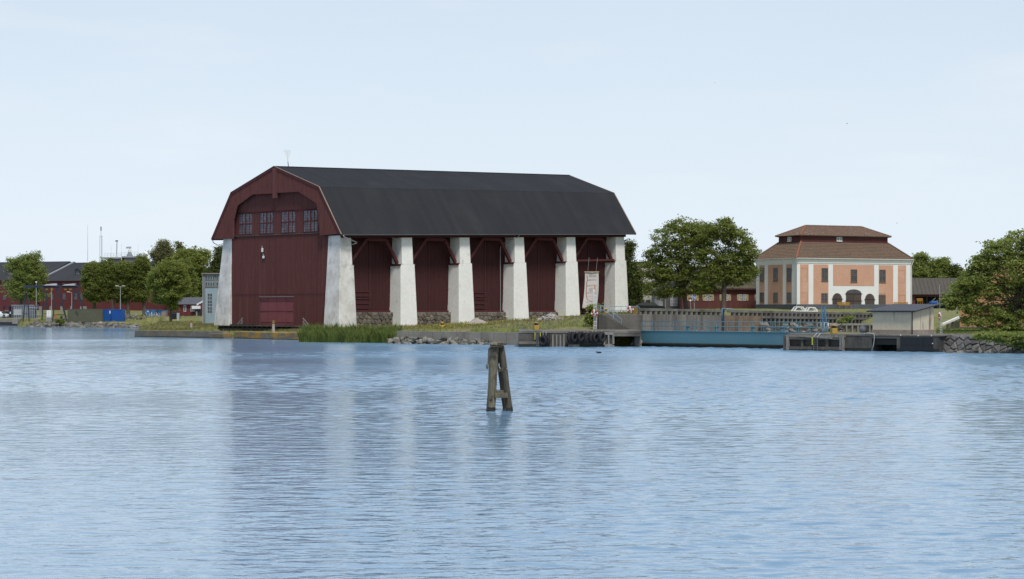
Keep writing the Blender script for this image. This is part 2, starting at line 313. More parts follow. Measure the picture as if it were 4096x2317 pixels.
for u, Y, z in ((560, 288, .86), (700, 283, .9), (839, 277, .92), (900, 275, .95), (1000, 266, .96), (1200, 256, 1.0), (930, 271, .9), (1060, 264, .97), (1120, 262, 1.0), (1180, 260, 1.05), (905, 277, .9), (960, 275, .92), (1020, 273, .95), (1080, 271, .97), (1140, 269, 1.0), (1000, 270, .95), (1060, 268, .97), (1300, 245, 1.2), (1450, 240, 1.35), (1590, 232, 1.4), (1830, 226, 1.42), (2070, 221, 1.4),
                (2100, 212, 1.6), (2350, 213, 1.6), (2330, 222, 2.0), (2540, 212, 1.45), (2540, 217, 1.45), (2480, 214, 1.45), (2510, 218.5, 1.4), (2450, 226, 3.3), (2560, 224, 3.35), (2480, 240, 3.35), (2540, 300, 3.5), (1700, 252, 1.5), (1900, 255, 1.75), (2100, 255, 2.1), (2250, 250, 2.35), (2330, 245, 2.6),
                (2640, 240, 3.36), (2800, 255, 3.2), (2900, 264, 3.1), (3080, 274, 3.0), (3300, 284, 2.9), (3480, 276, 2.85), (2750, 300, 3.9), (3000, 320, 4.0), (3190, 322, 3.75), (3400, 318, 3.95), (3640, 330, 3.8), (3250, 300, 3.35), (3450, 300, 3.4), (3700, 360, 4.0),
                (3140, 194, 1.58), (3400, 190, 1.6), (3740, 190, 1.6), (3760, 196, 1.6), (3900, 210, 1.7), (4090, 200, 1.7), (3850, 226, 1.75), (4050, 230, 1.75), (4300, 200, 1.7), (3500, 210, 1.65), (3600, 240, 2.6), (3800, 262, 2.9), (3500, 225, 1.9),
                (600, 345, .9), (640, 400, 1.1), (560, 436, 1.1), (250, 436, 1.08), (60, 440, 1.6), (-200, 450, 1.6), (700, 380, 1.35), (800, 330, 1.4), (850, 300, 1.55), (720, 440, 2.0), (560, 470, 2.3), (400, 475, 2.4), (200, 475, 2.2), (0, 475, 2.2), (300, 525, 3.6), (600, 520, 3.8), (-300, 525, 3.5), (800, 420, 2.4), (1200, 420, 3.5), (1800, 420, 4), (2600, 400, 4.1), (3400, 420, 4.1), (1500, 330, 3.2), (2100, 340, 3.6), (4200, 420, 4), (300, 800, 4), (2000, 800, 4), (3800, 800, 4)):
    hc(u, Y, z)
HCA = np.array(HC)
def height(x, y):
    x = np.asarray(x, float); y = np.asarray(y, float); d2 = (x[..., None] - HCA[:, 0]) ** 2 + (y[..., None] - HCA[:, 1]) ** 2
    wt = 1.0 / (d2 + 4.0) ** 2.0; return (wt * HCA[:, 2]).sum(-1) / wt.sum(-1)
def hz(x, y): return float(height(np.array([x]), np.array([y]))[0])
def ground_pt(u, Y): x = (u - 2048) / FPX * Y; return V((x, Y, hz(x, Y)))
grass_gr = mat('rough_grass_ground', (.125, .145, .038), (.195, .185, .07), sc=.22, amt=.35, bsc=2.5, bump=.05, fine=.3, c3=(.2, .17, .11), sc3=.16, lo3=.57, hi3=.7)
def terrain(name, xs, ys, m, drop=True):
    X, Y = np.meshgrid(xs, ys); Z = height(X, Y); ins = inside(X, Y); Z = Z + .04 * np.sin(X * .9 + Y * .37) * np.cos(Y * .7)
    Z[~ins] = -1.6
    vs = np.stack([X, Y, Z], -1).reshape(-1, 3); nx = len(xs); ny = len(ys); I = np.arange(nx * ny).reshape(ny, nx)
    q = np.stack([I[:-1, :-1], I[:-1, 1:], I[1:, 1:], I[1:, :-1]], -1).reshape(-1, 4); k = ins.reshape(-1)[q].any(1); q = q[k]
    me = bpy.data.meshes.new(name); me.from_pydata(vs.tolist(), [], q.tolist()); me.materials.append(m); me.polygons.foreach_set('use_smooth', [True] * len(q)); me.update()
    return struct(link(name, me))
terrain('ground', np.concatenate([np.arange(-130, -78, 2.0), np.arange(-78, 66, .6), np.arange(66, 130, 2.0)]), np.concatenate([np.arange(180, 300, .6), np.arange(300, 480, 2.0), np.arange(480, 905, 20.0)]), grass_gr)
# ================================================================ the great ship shed
SO = P(1365, 939, 265); SO.z = 0
SA = math.atan2(.7164, .6977)
shed = thing('ship_shed', 'huge dark red timber ship shed with black gambrel roof and white buttress pillars', 'shed', SO, SA)
SM = WM[shed.name]; SLP = 1.65 / 59.7
def S(s, t, z): return (s, t, z + s * SLP)                 # the frame climbs with the slipway
def gtz(u, v, s=0.0):                                       # sighted position on a plane across the gable -> (t, z)
    F = Face((SM @ V((s, 0, 0))).to_2d(), (SM.to_3x3() @ V((0, 1, 0))).to_2d()); a, z = F.az(u, v); return a, z - s * SLP
def stz(u, v, t=2.9):
    F = Face((SM @ V((0, t, 0))).to_2d(), (SM.to_3x3() @ V((1, 0, 0))).to_2d()); return F.az(u, v)
LEN, WID = 59.7, 28.0
PROF = [(0, 13.85), (4.5, 20.3), (14, 23.5), (23.5, 20.3), (28, 13.85)]
# roof deck, one slope at a time, then the felt sheets laid up the slope
TH = .16
def nrm(i):
    a, b_ = PROF[i], PROF[i + 1]; d = V((0, b_[0] - a[0], b_[1] - a[1])).normalized(); return V((0, -d.z, d.y)) if b_[0] > a[0] else V((0, d.z, -d.y))
for i in range(4):
    a, b_ = PROF[i], PROF[i + 1]; n = nrm(i)
    m = MB(); k = n * -TH
    q = [V(S(0, *a)), V(S(LEN, *a)), V(S(LEN, *b_)), V(S(0, *b_))]
    m.hexa([p + k for p in q], q); m.build('roof_slope', roof_felt, shed, world=False)
SW = .9; NS = int(LEN / SW)
for i in range(4):
    a, b_ = PROF[i], PROF[i + 1]; n = nrm(i); pa = V((0, *a)); pb = V((0, *b_)); d = (pb - pa).normalized()
    if i in (0, 1):
        me = None
        for k in range(NS + 1):
            s0 = k * SW; wd = min(SW, LEN - s0)
            if wd < .1: continue
            if me is None or wd < SW:
                m = MB(); q = [pa - d * .04 + n * .004, V((wd, 0, wd * SLP)) + pa - d * .04 + n * .004, V((wd, 0, wd * SLP)) + pb + n * .004, pb + n * .004]
                m.hexa(q, [q[0] + n * .008, q[1] + n * .055, q[2] + n * .055, q[3] + n * .008])
                mm = bpy.data.meshes.new('roof_sheet'); mm.from_pydata(m.v, [], m.f); mm.materials.append(roof_felt)
                if wd >= SW: me = mm
            else: mm = me
            link('roof_sheet', mm, shed, (s0, 0, s0 * SLP))
m = MB(); m.bar(S(-.1, 14, 23.55), S(LEN + .1, 14, 23.55), .35, .1); m.build('ridge_cap', roof_felt, shed, world=False)
# verge boards at both gables
verge = mat('pale_verge_strip', (.3, .24, .19), (.2, .15, .12))
for s0 in (-.1, LEN - .02):
    for i in range(4):
        a, b_ = PROF[i], PROF[i + 1]; m = MB(); n = nrm(i)
        m.bar(V(S(s0 + .06, *a)) - n * .12, V(S(s0 + .06, *b_)) - n * .12, .12, .34, up=n); m.build('verge_board', red_trim, shed, world=False)
        m = MB(); m.bar(V(S(s0 + .05, *a)) + n * .075, V(S(s0 + .05, *b_)) + n * .075, .16, .05, up=n); m.build('verge_strip', verge if i == 0 or i == 1 else black_steel, shed, world=False)
# gutters under the eaves
for t0 in (-.06, WID + .06):
    m = MB(); m.bar(S(0, t0, 13.78), S(LEN, t0, 13.78), .14, .12); m.build('gutter', mat('dull_gutter', (.1, .105, .11)) if 'dull_gutter' not in bpy.data.materials else bpy.data.materials['dull_gutter'], shed, world=False)
# gable hood: the boarded outer arch
INN = [(934, 956), (936, 882), (950, 823), (1010, 779), (1094, 774)]
INR = [(1111, 772), (1194, 768), (1265, 813), (1273, 849), (1279, 942)]
def hood(side):
    pts = [gtz(*p) for p in (INN if side else INR)]
    if side: o = [(14.25, 23.38), (23.4, 20.2), (27.9, 13.9)]; pl = [o[2], pts[0], pts[1], pts[2], pts[3], pts[4], (14.25, pts[4][1]), o[0], o[1]]
    else: o = [(13.45, 23.3), (4.6, 20.2), (.1, 13.9)]; pl = [(13.45, pts[0][1]), pts[0], pts[1], pts[2], pts[3], pts[4], o[2], o[1], o[0]]
    return pl
from mathutils.geometry import tessellate_polygon
def plate(m, pl, s0, s1, fn):   # a flat polygon (t, z) of thickness s0..s1
    tri = tessellate_polygon([[V((p[0], p[1], 0)) for p in pl]]); n = len(pl)
    m.add([fn(s0, *p) for p in pl] + [fn(s1, *p) for p in pl], [tuple(t_) for t_ in tri] + [tuple(i + n for i in t_[::-1]) for t_ in tri] + [(i, (i + 1) % n, n + (i + 1) % n, n + i) for i in range(n)])
def clip_span(pl, t):           # heights where the vertical line t crosses the polygon
    zs = []
    for i in range(len(pl)):
        a, b_ = pl[i], pl[(i + 1) % len(pl)]
        if (a[0] > t) != (b_[0] > t): zs.append(a[1] + (t - a[0]) / (b_[0] - a[0]) * (b_[1] - a[1]))
    return sorted(zs)
for side in (1, 0):
    pl = hood(side); m = MB(); plate(m, pl, 0.0, .1, S); m.build('gable_hood', red_hood, shed, world=False)
    m = MB(); t = min(p[0] for p in pl) + .1
    while t < max(p[0] for p in pl):
        z = clip_span(pl, t)
        for k in range(0, len(z) - 1, 2):
            if z[k + 1] - z[k] > .15: m.box(-.055, 0, t - .05, t + .05, z[k] + .02, z[k + 1] - .08)
        t += .27 + random.uniform(-.01, .01)
    m.build('cover_strips', red_hood, shed, world=False, kind='stuff')
zc = gtz(1094, 793)[1]
m = MB(); m.box(-.12, .12, 13.42, 14.28, zc, 23.3); m.build('king_post', red_hood, shed, world=False)
# gable wall, boarded in three tiers set a little proud of one another
GS = .6
def gz(u, v): return gtz(u, v, GS)
t_l, t_r = 24.3, 3.2
z1 = gz(1100, 1177)[1]; z2 = gz(1100, 1051)[1]; zs = gz(1100, 934)[1]
tl_, dt = gz(1043.5, 1189); tr_, db = gz(1174.3, 1301); tl_, tr_ = max(tl_, tr_), min(tl_, tr_)
wins = [((955.4, 851.7), (1010, 935.6)), ((1039, 849.6), (1095.2, 934.9)), ((1124.9, 847.5), (1183.4, 932)), ((1213.4, 842), (1272, 928))]
WR = []
for (a, b_) in wins:
    p, q = gz(*a), gz(*b_); WR.append((q[0], p[0], q[1], p[1]))     # t0, t1, z0, z1
zw0 = sum(x[2] for x in WR) / 4; zw1 = sum(x[3] for x in WR) / 4
WR = [(x[0], x[1], zw0, zw1) for x in WR]
def boards(t0, t1, z0, z1, s, mt, step=.3, dep=.045, name='board_cladding'):
    m = MB(); m.box(s, s + .12, t0, t1, z0, z1); m.build('wall_boarding', mt, shed, world=False)
    m = MB(); t = t0 + .08
    while t < t1 - .05: m.box(s - dep, s, t - .045, t + .045, z0 + .01, z1 - .01); t += step + random.uniform(-.015, .015)
    m.build(name, mt, shed, world=False, kind='stuff')
zb = 1.55
boards(t_r, tr_, zb, z1, GS, red); boards(tl_, t_l, zb, z1, GS, red); boards(tr_, tl_, dt + .1, z1, GS, red)
boards(t_r, t_l, z1, z2, GS - .03, red); boards(t_r, t_l, z2, zw0 - .12, GS, red)
edges = [t_r] + [e for x in sorted(WR) for e in (x[0], x[1])] + [t_l]
for k in range(0, len(edges), 2):
    if edges[k + 1] - edges[k] > .1: boards(edges[k], edges[k + 1], zw0 - .12, zw1 + .15, GS, red)
for x in WR:
    m = MB(); m.box(GS + .02, GS + .12, x[0], x[1], zw0 - .12, zw0); m.build('window_sill_board', red_trim, shed, world=False)
ztop = gz(1194, 768)[1]
plw = [(t_r + .4, zw1 + .15), (t_l - .4, zw1 + .15), (22.6, 19.4), (18.0, 21.4), (9.5, 21.4), (5.2, 19.4)]
m = MB(); plate(m, plw, GS, GS + .12, S); m.build('wall_boarding', red, shed, world=False)
m = MB(); t = 5.0
while t < 23.2:
    z = clip_span(plw, t)
    if len(z) > 1: m.box(GS - .035, GS, t - .045, t + .045, z[0], z[-1])
    t += .27
m.build('board_cladding', red, shed, world=False, kind='stuff')
m = MB(); m.box(GS - .14, GS - .036, t_r + .3, t_l - .1, zw0 - .2, zw0 - .1); m.build('sill_ledge', timber, shed, world=False)
m = MB(); m.box(GS - .1, GS - .036, t_r + .5, t_l - .5, zw1 + .06, zw1 + .15); m.build('head_ledge', red_trim, shed, world=False)
# the four gable windows: two pairs of casements in two rows, small leaded panes slightly out of plane
for (t0, t1, z0, z1_) in WR:
    m = MB(); fw = .1; s0, s1 = GS - .06, GS + .1; mid = (z0 + z1_) / 2
    m.box(s0, s1, t0, t0 + fw, z0, z1_); m.box(s0, s1, t1 - fw, t1, z0, z1_); m.box(s0, s1, t0 + fw, t1 - fw, z0, z0 + fw); m.box(s0, s1, t0 + fw, t1 - fw, z1_ - fw, z1_)
    tm = (t0 + t1) / 2; m.box(s0 - .003, s1, tm - .12, tm + .12, z0 + fw, z1_ - fw)
    m.box(s0 + .003, s1, t0 + fw, tm - .12, mid - .1, mid + .1); m.box(s0 + .003, s1, tm + .12, t1 - fw, mid - .1, mid + .1)
    win = m.build('window', red_trim, shed, world=False)
    bars = MB(); pan = MB()
    for (ta, tb) in ((t0 + fw, tm - .12), (tm + .12, t1 - fw)):
        tc_ = (ta + tb) / 2; bars.box(GS - .03, GS + .06, tc_ - .05, tc_ + .05, z0 + fw, mid - .1); bars.box(GS - .03, GS + .06, tc_ - .05, tc_ + .05, mid + .1, z1_ - fw)
        for (xa, xb) in ((ta, tc_ - .05), (tc_ + .05, tb)):
            for (za, zb_) in ((z0 + fw, mid - .1), (mid + .1, z1_ - fw)):
                xm = (xa + xb) / 2; bars.box(GS - .005, GS + .03, xm - .012, xm + .012, za, zb_)
                for k in range(4):
                    zl = za + (zb_ - za) * k / 4; zh = za + (zb_ - za) * (k + 1) / 4
                    if k: bars.box(GS, GS + .03, xa, xb, zl - .012, zl + .012)
                    for (pa, pb) in ((xa, xm - .012), (xm + .012, xb)):
                        j = [random.uniform(-.012, .012) for _ in range(3)]
                        pan.add([(GS + .04 + j[0], pa, zl), (GS + .04 + j[1], pb, zl), (GS + .04 + j[2], pb, zh), (GS + .04 + j[0] + j[2] - j[1], pa, zh)], [(0, 3, 2, 1)])
    bars.build('glazing_bars', red_trim, win, world=False, kind='stuff'); pan.build('panes', glass_old, win, world=False, kind='stuff')
m = MB(); m.box(GS + 1.2, GS + 1.3, 4, 24, zw0 - 1, zw1 + 1); m.build('inner_lining', mat('dim_interior', (.12, .11, .1)), shed, world=False)
# boarded gate in the gable: four leaves with iron straps
for k in range(4):
    f0 = [0, .23, .5, .77, 1][k]; f1 = [0, .23, .5, .77, 1][k + 1]; a = tl_ + (tr_ - tl_) * f0; b_ = tl_ + (tr_ - tl_) * f1
    m = MB(); m.box(GS - .02 + .015 * (k in (0, 3)), GS + .1, b_ + .045, a - .045, db, dt); lf = m.build('gate_leaf', red_door, shed, world=False)
    for fz in (.1, .5, .86):
        m = MB(); zz = db + (dt - db) * fz; m.box(GS - .05, GS - .015, b_ + .06, a - .06, zz - .025, zz + .025); m.build('iron_strap', red_trim, lf, world=False)
m = MB(); m.box(GS - .16, GS + .0, tr_ - .1, tl_ + .1, dt, dt + .1); m.build('gate_lintel', timber_grey, shed, world=False)
m = MB(); m.box(GS + .13, GS + .2, tr_ - .1, tl_ + .1, db - .2, dt); m.build('gate_backing', red_shaded, shed, world=False)
# buttress pillars (right row seen in full, left row behind)
SP = [1.55 + 11.1 * i for i in range(6)]
def pillar(i, side):
    s = SP[i]; g0 = .4
    def T(x): return x if side == 0 else 27.4 - x * 1.25
    zt, zsd, zb_ = 13.75, 9.75, g0
    m = MB()
    to, ti = .9, 3.3                   # outer and inner reach at the top
    def ring(w0, w1, o, i_, z): r = [(s - w0, o, z), (s + w1, o, z), (s + w1, i_, z), (s - w0, i_, z)]; r = [(a, T(b_), c) for a, b_, c in r]; r = [S(*p) for p in r]; return r if side == 0 else r[::-1]
    front = .0 if i else .0
    nb_ = 1.3 if i else 1.16; nu = 1.05 if i else 1.158
    secs = [ring(1.62, 1.62, .4 - .02, ti + .35, zb_), ring(nb_, 1.3, .72, ti + .1, zsd), ring(nu, 1.05, .725, ti + .098, zsd + .01), ring(.98, .98, to, ti, zt)]
    vs = [p for r in secs for p in r]; fs = [(3, 2, 1, 0), (12, 13, 14, 15)]
    for k in range(3): fs += [(k * 4 + j, k * 4 + (j + 1) % 4, k * 4 + 4 + (j + 1) % 4, k * 4 + 4 + j) for j in range(4)]
    m.add(vs, fs)
    return m.build('buttress_pillar', white_dirty if (i == 0 and side == 0) else white, shed, world=False, bevel=.05)
for i in range(6): pillar(i, 0)
# left row: the front pillar keeps its inner face upright and splays outwards
for i in range(6):
    s = SP[i]; m = MB(); r = [(s - .98, 24.2, 14), (s + .98, 24.2, 14), (s + .98, 26.1, 14), (s - .98, 26.1, 14)]
    q = [(s - 1.55, 24.2, .4), (s + 1.6, 24.2, .4), (s + 1.6, 27.8, .4), (s - 1.55, 27.8, .4)]
    m.hexa([S(*p) for p in q], [S(*p) for p in r]); m.build('buttress_pillar', white_dirty if i == 0 else white, shed, world=False, bevel=.05)
# long walls
for t0, mt in ((2.9, red_shaded), (24.6, red_shaded)):
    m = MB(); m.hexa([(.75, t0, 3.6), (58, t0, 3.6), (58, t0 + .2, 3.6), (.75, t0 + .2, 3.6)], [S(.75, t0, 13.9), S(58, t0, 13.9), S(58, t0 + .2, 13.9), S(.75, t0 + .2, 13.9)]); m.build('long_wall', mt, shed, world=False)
m = MB(); m.hexa([(58, 3, 3), (58.2, 3, 3), (58.2, 25, 3), (58, 25, 3)], [S(58, 3, 14), S(58.2, 3, 14), S(58.2, 25, 14), S(58, 25, 14)]); plate(m, [(3, 14), (25, 14), (23.3, 20), (14, 23.2), (4.7, 20)], 58, 58.2, S); m.build('rear_gable', red_shaded, shed, world=False)
m = MB(); m.hexa([S(.7, .85, 13.4), S(58.4, .85, 13.4), S(58.4, 1.15, 13.4), S(.7, 1.15, 13.4)], [S(.7, .85, 13.75), S(58.4, .85, 13.75), S(58.4, 1.15, 13.75), S(.7, 1.15, 13.75)]); m.build('wall_plate', red_shaded, shed, world=False)
m = MB(); m.hexa([S(.4, .2, 13.78), S(59, .2, 13.78), S(59, 4, 13.78), S(.4, 4, 13.78)], [S(.4, .2, 13.84), S(59, .2, 13.84), S(59, 4, 13.84), S(.4, 4, 13.84)]); m.build('eave_soffit', red_shaded, shed, world=False)
# bays: tall boarded doors, diagonal braces on the pillar shoulders
for i in range(5):
    a = SP[i] + 1.7; b_ = SP[i + 1] - 1.1; sh = 9.75; zt = 13.45 + (a + b_) / 2 * SLP
    z0 = 3.75
    cuts = [a - .6, a + 1.0, a + (b_ - a) * .5, b_ + .6]
    for k in range(3):
        m = MB(); m.box(cuts[k] + .03, cuts[k + 1] - .03, 2.78 - .02 * (k % 2), 2.9, z0, zt); dr = m.build('bay_door', red_shaded, shed, world=False)
        m = MB(); s = cuts[k] + .15
        while s < cuts[k + 1] - .1: m.box(s - .04, s + .04, 2.735, 2.8, z0 + .05, zt - .05); s += .26
        m.build('door_boarding', red_shaded, dr, world=False, kind='stuff')
        for fz in (.18, .42, .64):
            m = MB(); zz = z0 + (zt - z0) * fz; m.box(cuts[k] + .02, cuts[k] + .22, 2.66, 2.79, zz - .1, zz + .1); m.build('hinge_block', red_shaded, dr, world=False)
    m = MB(); sx = cuts[2]; m.box(sx - .12, sx + .12, 2.66, 2.75, z0, zt); m.build('door_post', red_shaded, shed, world=False)
    if i in (0, 2):
        for zz, x1 in ((6.3, 0), (5.7, 0), (5.35, .3), (4.7, 0), (4.05, .3)):
            m = MB(); m.box(cuts[1] + .1, cuts[2] + x1, 2.66, 2.73, zz - .05, zz + .05); m.build('door_rail', red_trim, shed, world=False)
    m = MB(); m.box(a - .8, b_ + .4, 2.55, 2.92, z0 - .25, z0); m.build('door_sill', red_trim, shed, world=False)
    zA = sh + (SP[i] + 1.1) * SLP + .15; zB = sh + (SP[i + 1] - 1.1) * SLP + .15
    A = V((SP[i] + 1.15, 1.6, zA)); B = V((SP[i + 1] - 1.15, 1.6, zB)); C = V((a + 2.6, 1.6, zt - .3)); D = V((b_ - 2.2, 1.6, zt - .3))
    for p, q in ((A, C), (C, D), (D, B)):
        m = MB(); m.bar(p, q, .36, .42); m.build('brace', red_trim, shed, world=False)
    for c, sg in ((A, -1), (B, 1)):
        m = MB(); m.box(c.x - .28, c.x + .28, .72, 2.75, c.z - .38, c.z - .1); m.build('shoulder_timber', red_trim, shed, world=False)
    if i == 4: m = MB(); m.bar(A + V((0, -.5, .0)), B + V((0, -.5, .0)), .22, .3); m.build('tie_beam', red_trim, shed, world=False)
# fieldstone foundation under the bays
def voronoi(pts, W, H):
    cells = []
    for i, p in enumerate(pts):
        pl = [(0, 0), (W, 0), (W, H), (0, H)]
        for j, q in enumerate(pts):
            if i == j or (p[0] - q[0]) ** 2 + (p[1] - q[1]) ** 2 > 9: continue
            mx, my = (p[0] + q[0]) / 2, (p[1] + q[1]) / 2; nx, ny = q[0] - p[0], q[1] - p[1]; res = []
            for k in range(len(pl)):
                a, b_ = pl[k], pl[(k + 1) % len(pl)]; da = (a[0] - mx) * nx + (a[1] - my) * ny; db_ = (b_[0] - mx) * nx + (b_[1] - my) * ny
                if da <= 0: res.append(a)
                if (da < 0) != (db_ < 0): t = da / (da - db_); res.append((a[0] + (b_[0] - a[0]) * t, a[1] + (b_[1] - a[1]) * t))
            pl = res
            if len(pl) < 3: break
        cells.append(pl)
    return cells
def stones(par, W, H, size, fn, mt, gap=.03, dep=.16, keep=None, asp=.75, limit=300):
    pts = []; ny = max(1, round(H / (size * asp))); nx = max(1, round(W / size))
    for j in range(ny):
        for i in range(nx): pts.append(((i + .5 + .3 * (j % 2) - .15 + random.uniform(-.33, .33)) * W / nx, (j + .5 + random.uniform(-.3, .3)) * H / ny))
    for pl in voronoi(pts, W, H):
        if len(pl) < 3: continue
        cx = sum(p[0] for p in pl) / len(pl); cy = sum(p[1] for p in pl) / len(pl)
        if keep and not keep(cx, cy): continue
        n = len(pl); d = dep * random.uniform(.6, 1.25); base = fn(cx, cy, 0); vs = []
        for k, (sh, dd) in enumerate(((1.0, -.05), (1.0, d * .55), (.72, d))):
            for p in pl:
                r = math.hypot(p[0] - cx, p[1] - cy) + 1e-6; g = max(0, (r - gap) / r) * sh
                vs.append(V(fn(cx + (p[0] - cx) * g, cy + (p[1] - cy) * g, dd + (random.uniform(-.02, .02) if k == 2 else 0))) - V(base))
        fs = [tuple(range(2 * n, 3 * n))]
        for k in range(2): fs += [(k * n + q, k * n + (q + 1) % n, k * n + n + (q + 1) % n, k * n + n + q) for q in range(n)]
        me = bpy.data.meshes.new('stone'); me.from_pydata(vs, [], fs); me.materials.append(mt); link('stone', me, par, base)
fnd_mat = mat('brown_fieldstone', (.17, .14, .108), (.1, .09, .078), sc=1.2, bsc=5, bump=.02, piece=.38, fine=.2)
for i in range(4):
    a = SP[i] + 1.3; b_ = SP[i + 1] - .3; Hh = [2.6, 2.3, 1.9, 1.5][i]; zb_ = 3.5 - Hh
    m = MB(); m.box(a, b_, 2.2, 2.9, zb_, 3.5); fd = m.build('stone_foundation', mortar, shed, world=False)
    stones(fd, b_ - a, Hh, .74, lambda u, v, o, a=a, zb_=zb_: (a + u, 2.2 - o, zb_ + v), fnd_mat)
# downpipes
def pipe(pts, nm='downpipe', r=.06): m = MB(); m.tube(pts, r, 8); return m.build(nm, zinc, shed, world=False, smooth=True)
pipe([S(.3, -.1, 13.7), S(.4, -.1, 13.5), S(2.9, .15, 12.75), S(2.9, .3, 12.65), S(2.4, 1.2, 12.4)], r=.075)
pipe([S(.2, 28.06, 13.75), S(.2, 28.0, 13.4), S(.3, 26.2, 12.7)])
p4 = SP[3]; pipe([S(p4 - .4, .4, 13.7), S(p4 - .6, .7, 13.4), S(p4 - 2.2, 2.4, 12.4), S(p4 - 2.3, 2.5, 11.6), S(p4 - 2.3, 2.5, 2.2), S(p4 - 1.3, 1.5, 1.7), S(p4 - 1.2, .9, 1.3), S(p4 - 1.2, .9, .3)])
# white lamp boxes on the gable wall
for (u, v, hh, lab) in ((1053, 1001, .55, 'white slim floodlight box high on the red gable wall, the upper one'), (1057.5, 1029, .34, 'small white junction box on the red gable wall, the lower one')):
    t, z = gz(u, v); o = thing('wall_lamp', lab, 'wall lamp', SM @ V(S(GS - .12, t, z)), SA, 'boxes on the gable wall')
    m = MB(); m.box(-.14, .04, -.14, .14, -hh / 2, hh / 2); m.build('housing', white_paint, o, world=False, bevel=.02)
    m = MB(); m.bar((-.05, 0, hh / 2), (-.05, .1, hh / 2 + .3), .07); m.build('bracket', steel, o, world=False)
    m = MB(); m.tube([(.04, -.16, hh / 2 + .2), (.04, -.2, -.9)], .02, 6); m.build('cable', black, o, world=False)
# cage-like day mark on the ridge
tb = V(S(2.4, 14, 23.6)); K = .5; o = thing('day_mark', 'inverted triangular day mark of white slats on a pole on the shed ridge', 'day mark', SM @ tb, math.radians(8))
m = MB(); m.tube([(.08, 0, -.1), (0, 0, .62)], .05, 8); m.build('pole', black_steel, o, world=False)
m = MB(); m.tube([(0, 0, .6), (-.03, 0, 1.1)], .03, 8); m.build('upper_pole', steel, o, world=False)
tip = V((-.02, 0, .98)); Lc = V((-.6, 0, 2.26)); Rc = V((.4, 0, 2.22))
for e in (Lc, Rc, (Lc + Rc) / 2): m = MB(); m.bar(tip, e, .06); m.build('frame_bar', white_paint, o, world=False)
for k in range(1, 11):
    f = k / 10; m = MB(); m.bar(tip.lerp(Lc, f), tip.lerp(Rc, f), .03, .06); m.build('slat', white_paint, o, world=False)
# ================================================================ shore works: ledges, platform, walls, piers, dock
lichen = mat('lichened_concrete', (.17, .155, .13), (.1, .092, .078), sc=.6, bsc=4, bump=.015, fine=.2, c3=(.24, .15, .04), sc3=.8, st3=(.7, .7, 1.6), lo3=.5, hi3=.68, piece=.12)
lichen2 = mat('orange_lichened_concrete', (.2, .17, .12), (.12, .1, .075), sc=.8, bsc=4, bump=.015, fine=.2, c3=(.34, .19, .03), sc3=.9, st3=(.5, .5, 1.8), lo3=.42, hi3=.58, piece=.1)
wetline = mat('wet_weedy_foot', (.025, .027, .02), (.015, .016, .013), rough=.5, bsc=6, bump=.02)
def along(p, q, n): return [(p.lerp(q, i / n), p.lerp(q, (i + 1) / n)) for i in range(n)]
def ledge(name, label, p, q, ztop, n, depth=2.2, mt=lichen):
    d = (q - p); d.z = 0; d.normalize(); back = V((-d.y, d.x, 0)); o = thing(name, label, 'quay', V((p.x, p.y, 0)))
    for a, b_ in along(p, q, n):
        j = random.uniform(-.05, .05); k = random.uniform(-.03, .03); m = MB()
        a2 = a + d * .012 + back * j; b2 = b_ - d * .012 + back * j
        m.hexa([a2 + V((0, 0, -.8)), b2 + V((0, 0, -.8)), b2 + back * depth + V((0, 0, -.8)), a2 + back * depth + V((0, 0, -.8))],
               [a2 + back * .05 + V((0, 0, ztop + k)), b2 + back * .05 + V((0, 0, ztop + k)), b2 + back * depth + V((0, 0, ztop)), a2 + back * depth + V((0, 0, ztop))])
        m.build('concrete_block', mt, o, bevel=.04)
        m = MB(); m.hexa([a2 - back * .06 + V((0, 0, -.8)), b2 - back * .06 + V((0, 0, -.8)), b2 + back * .2 + V((0, 0, -.8)), a2 + back * .2 + V((0, 0, -.8))], [a2 - back * .02 + V((0, 0, .09 + k)), b2 - back * .02 + V((0, 0, .12)), b2 + back * .2 + V((0, 0, .1)), a2 + back * .2 + V((0, 0, .1))]); m.build('wet_foot', wetline, o)
    return o
ledge('quay_ledge', 'long low concrete ledge with orange lichen, running left from the shed', G(538, 1346.5), G(839, 1352), .9, 5)
ledge('quay_ledge', 'short lone concrete block at the water beside the platform posts', G(838, 1352.5), G(891.5, 1354), .62, 1, 1.4)
ledge('quay_ledge', 'bright orange lichened concrete ledge in front of the red gate', G(936, 1354), G(1203, 1361.5), .9, 5, 2.2, lichen2)
# timber loading platform before the gable gate
pl_t0 = gtz(1193, 1303, -3.2)[0]; pl_t1 = gtz(872, 1301.5, -3.2)[0]; pz = 1.66
o = thing('loading_platform', 'old dark timber platform on posts before the red gable gate', 'platform', SM @ V((-3.2, pl_t0, 0)), SA)
def LP(s, t, z): return SM @ V((s, t, z))
m = MB(); t = pl_t0
while t < pl_t1 - .1:
    q = [LP(-3.4, t, pz - .06), LP(.35, t, pz - .06), LP(.35, t + .2, pz - .06), LP(-3.4, t + .2, pz - .06)]; m.hexa(q, [p + V((0, 0, .06 + random.uniform(-.01, .012))) for p in q]); t += .215
m.build('deck_planks', timber, o, kind='stuff')
t = pl_t0 + .3; k = 0
while t < pl_t1:
    m = MB(); m.bar(LP(-3.3, t, pz - .2), LP(.3, t, pz - .2), .16, .24); m.build('joist', timber_dark, o)
    if t > 14: m = MB(); m.bar(LP(-3.0, t, -.6), LP(-3.0, t, pz - .45), .26); m.build('post', timber, o)
    t += 1.05
m = MB(); m.bar(LP(-3.1, pl_t0, pz - .42), LP(-3.1, pl_t1, pz - .42), .22, .22); m.build('edge_beam', timber_dark, o)
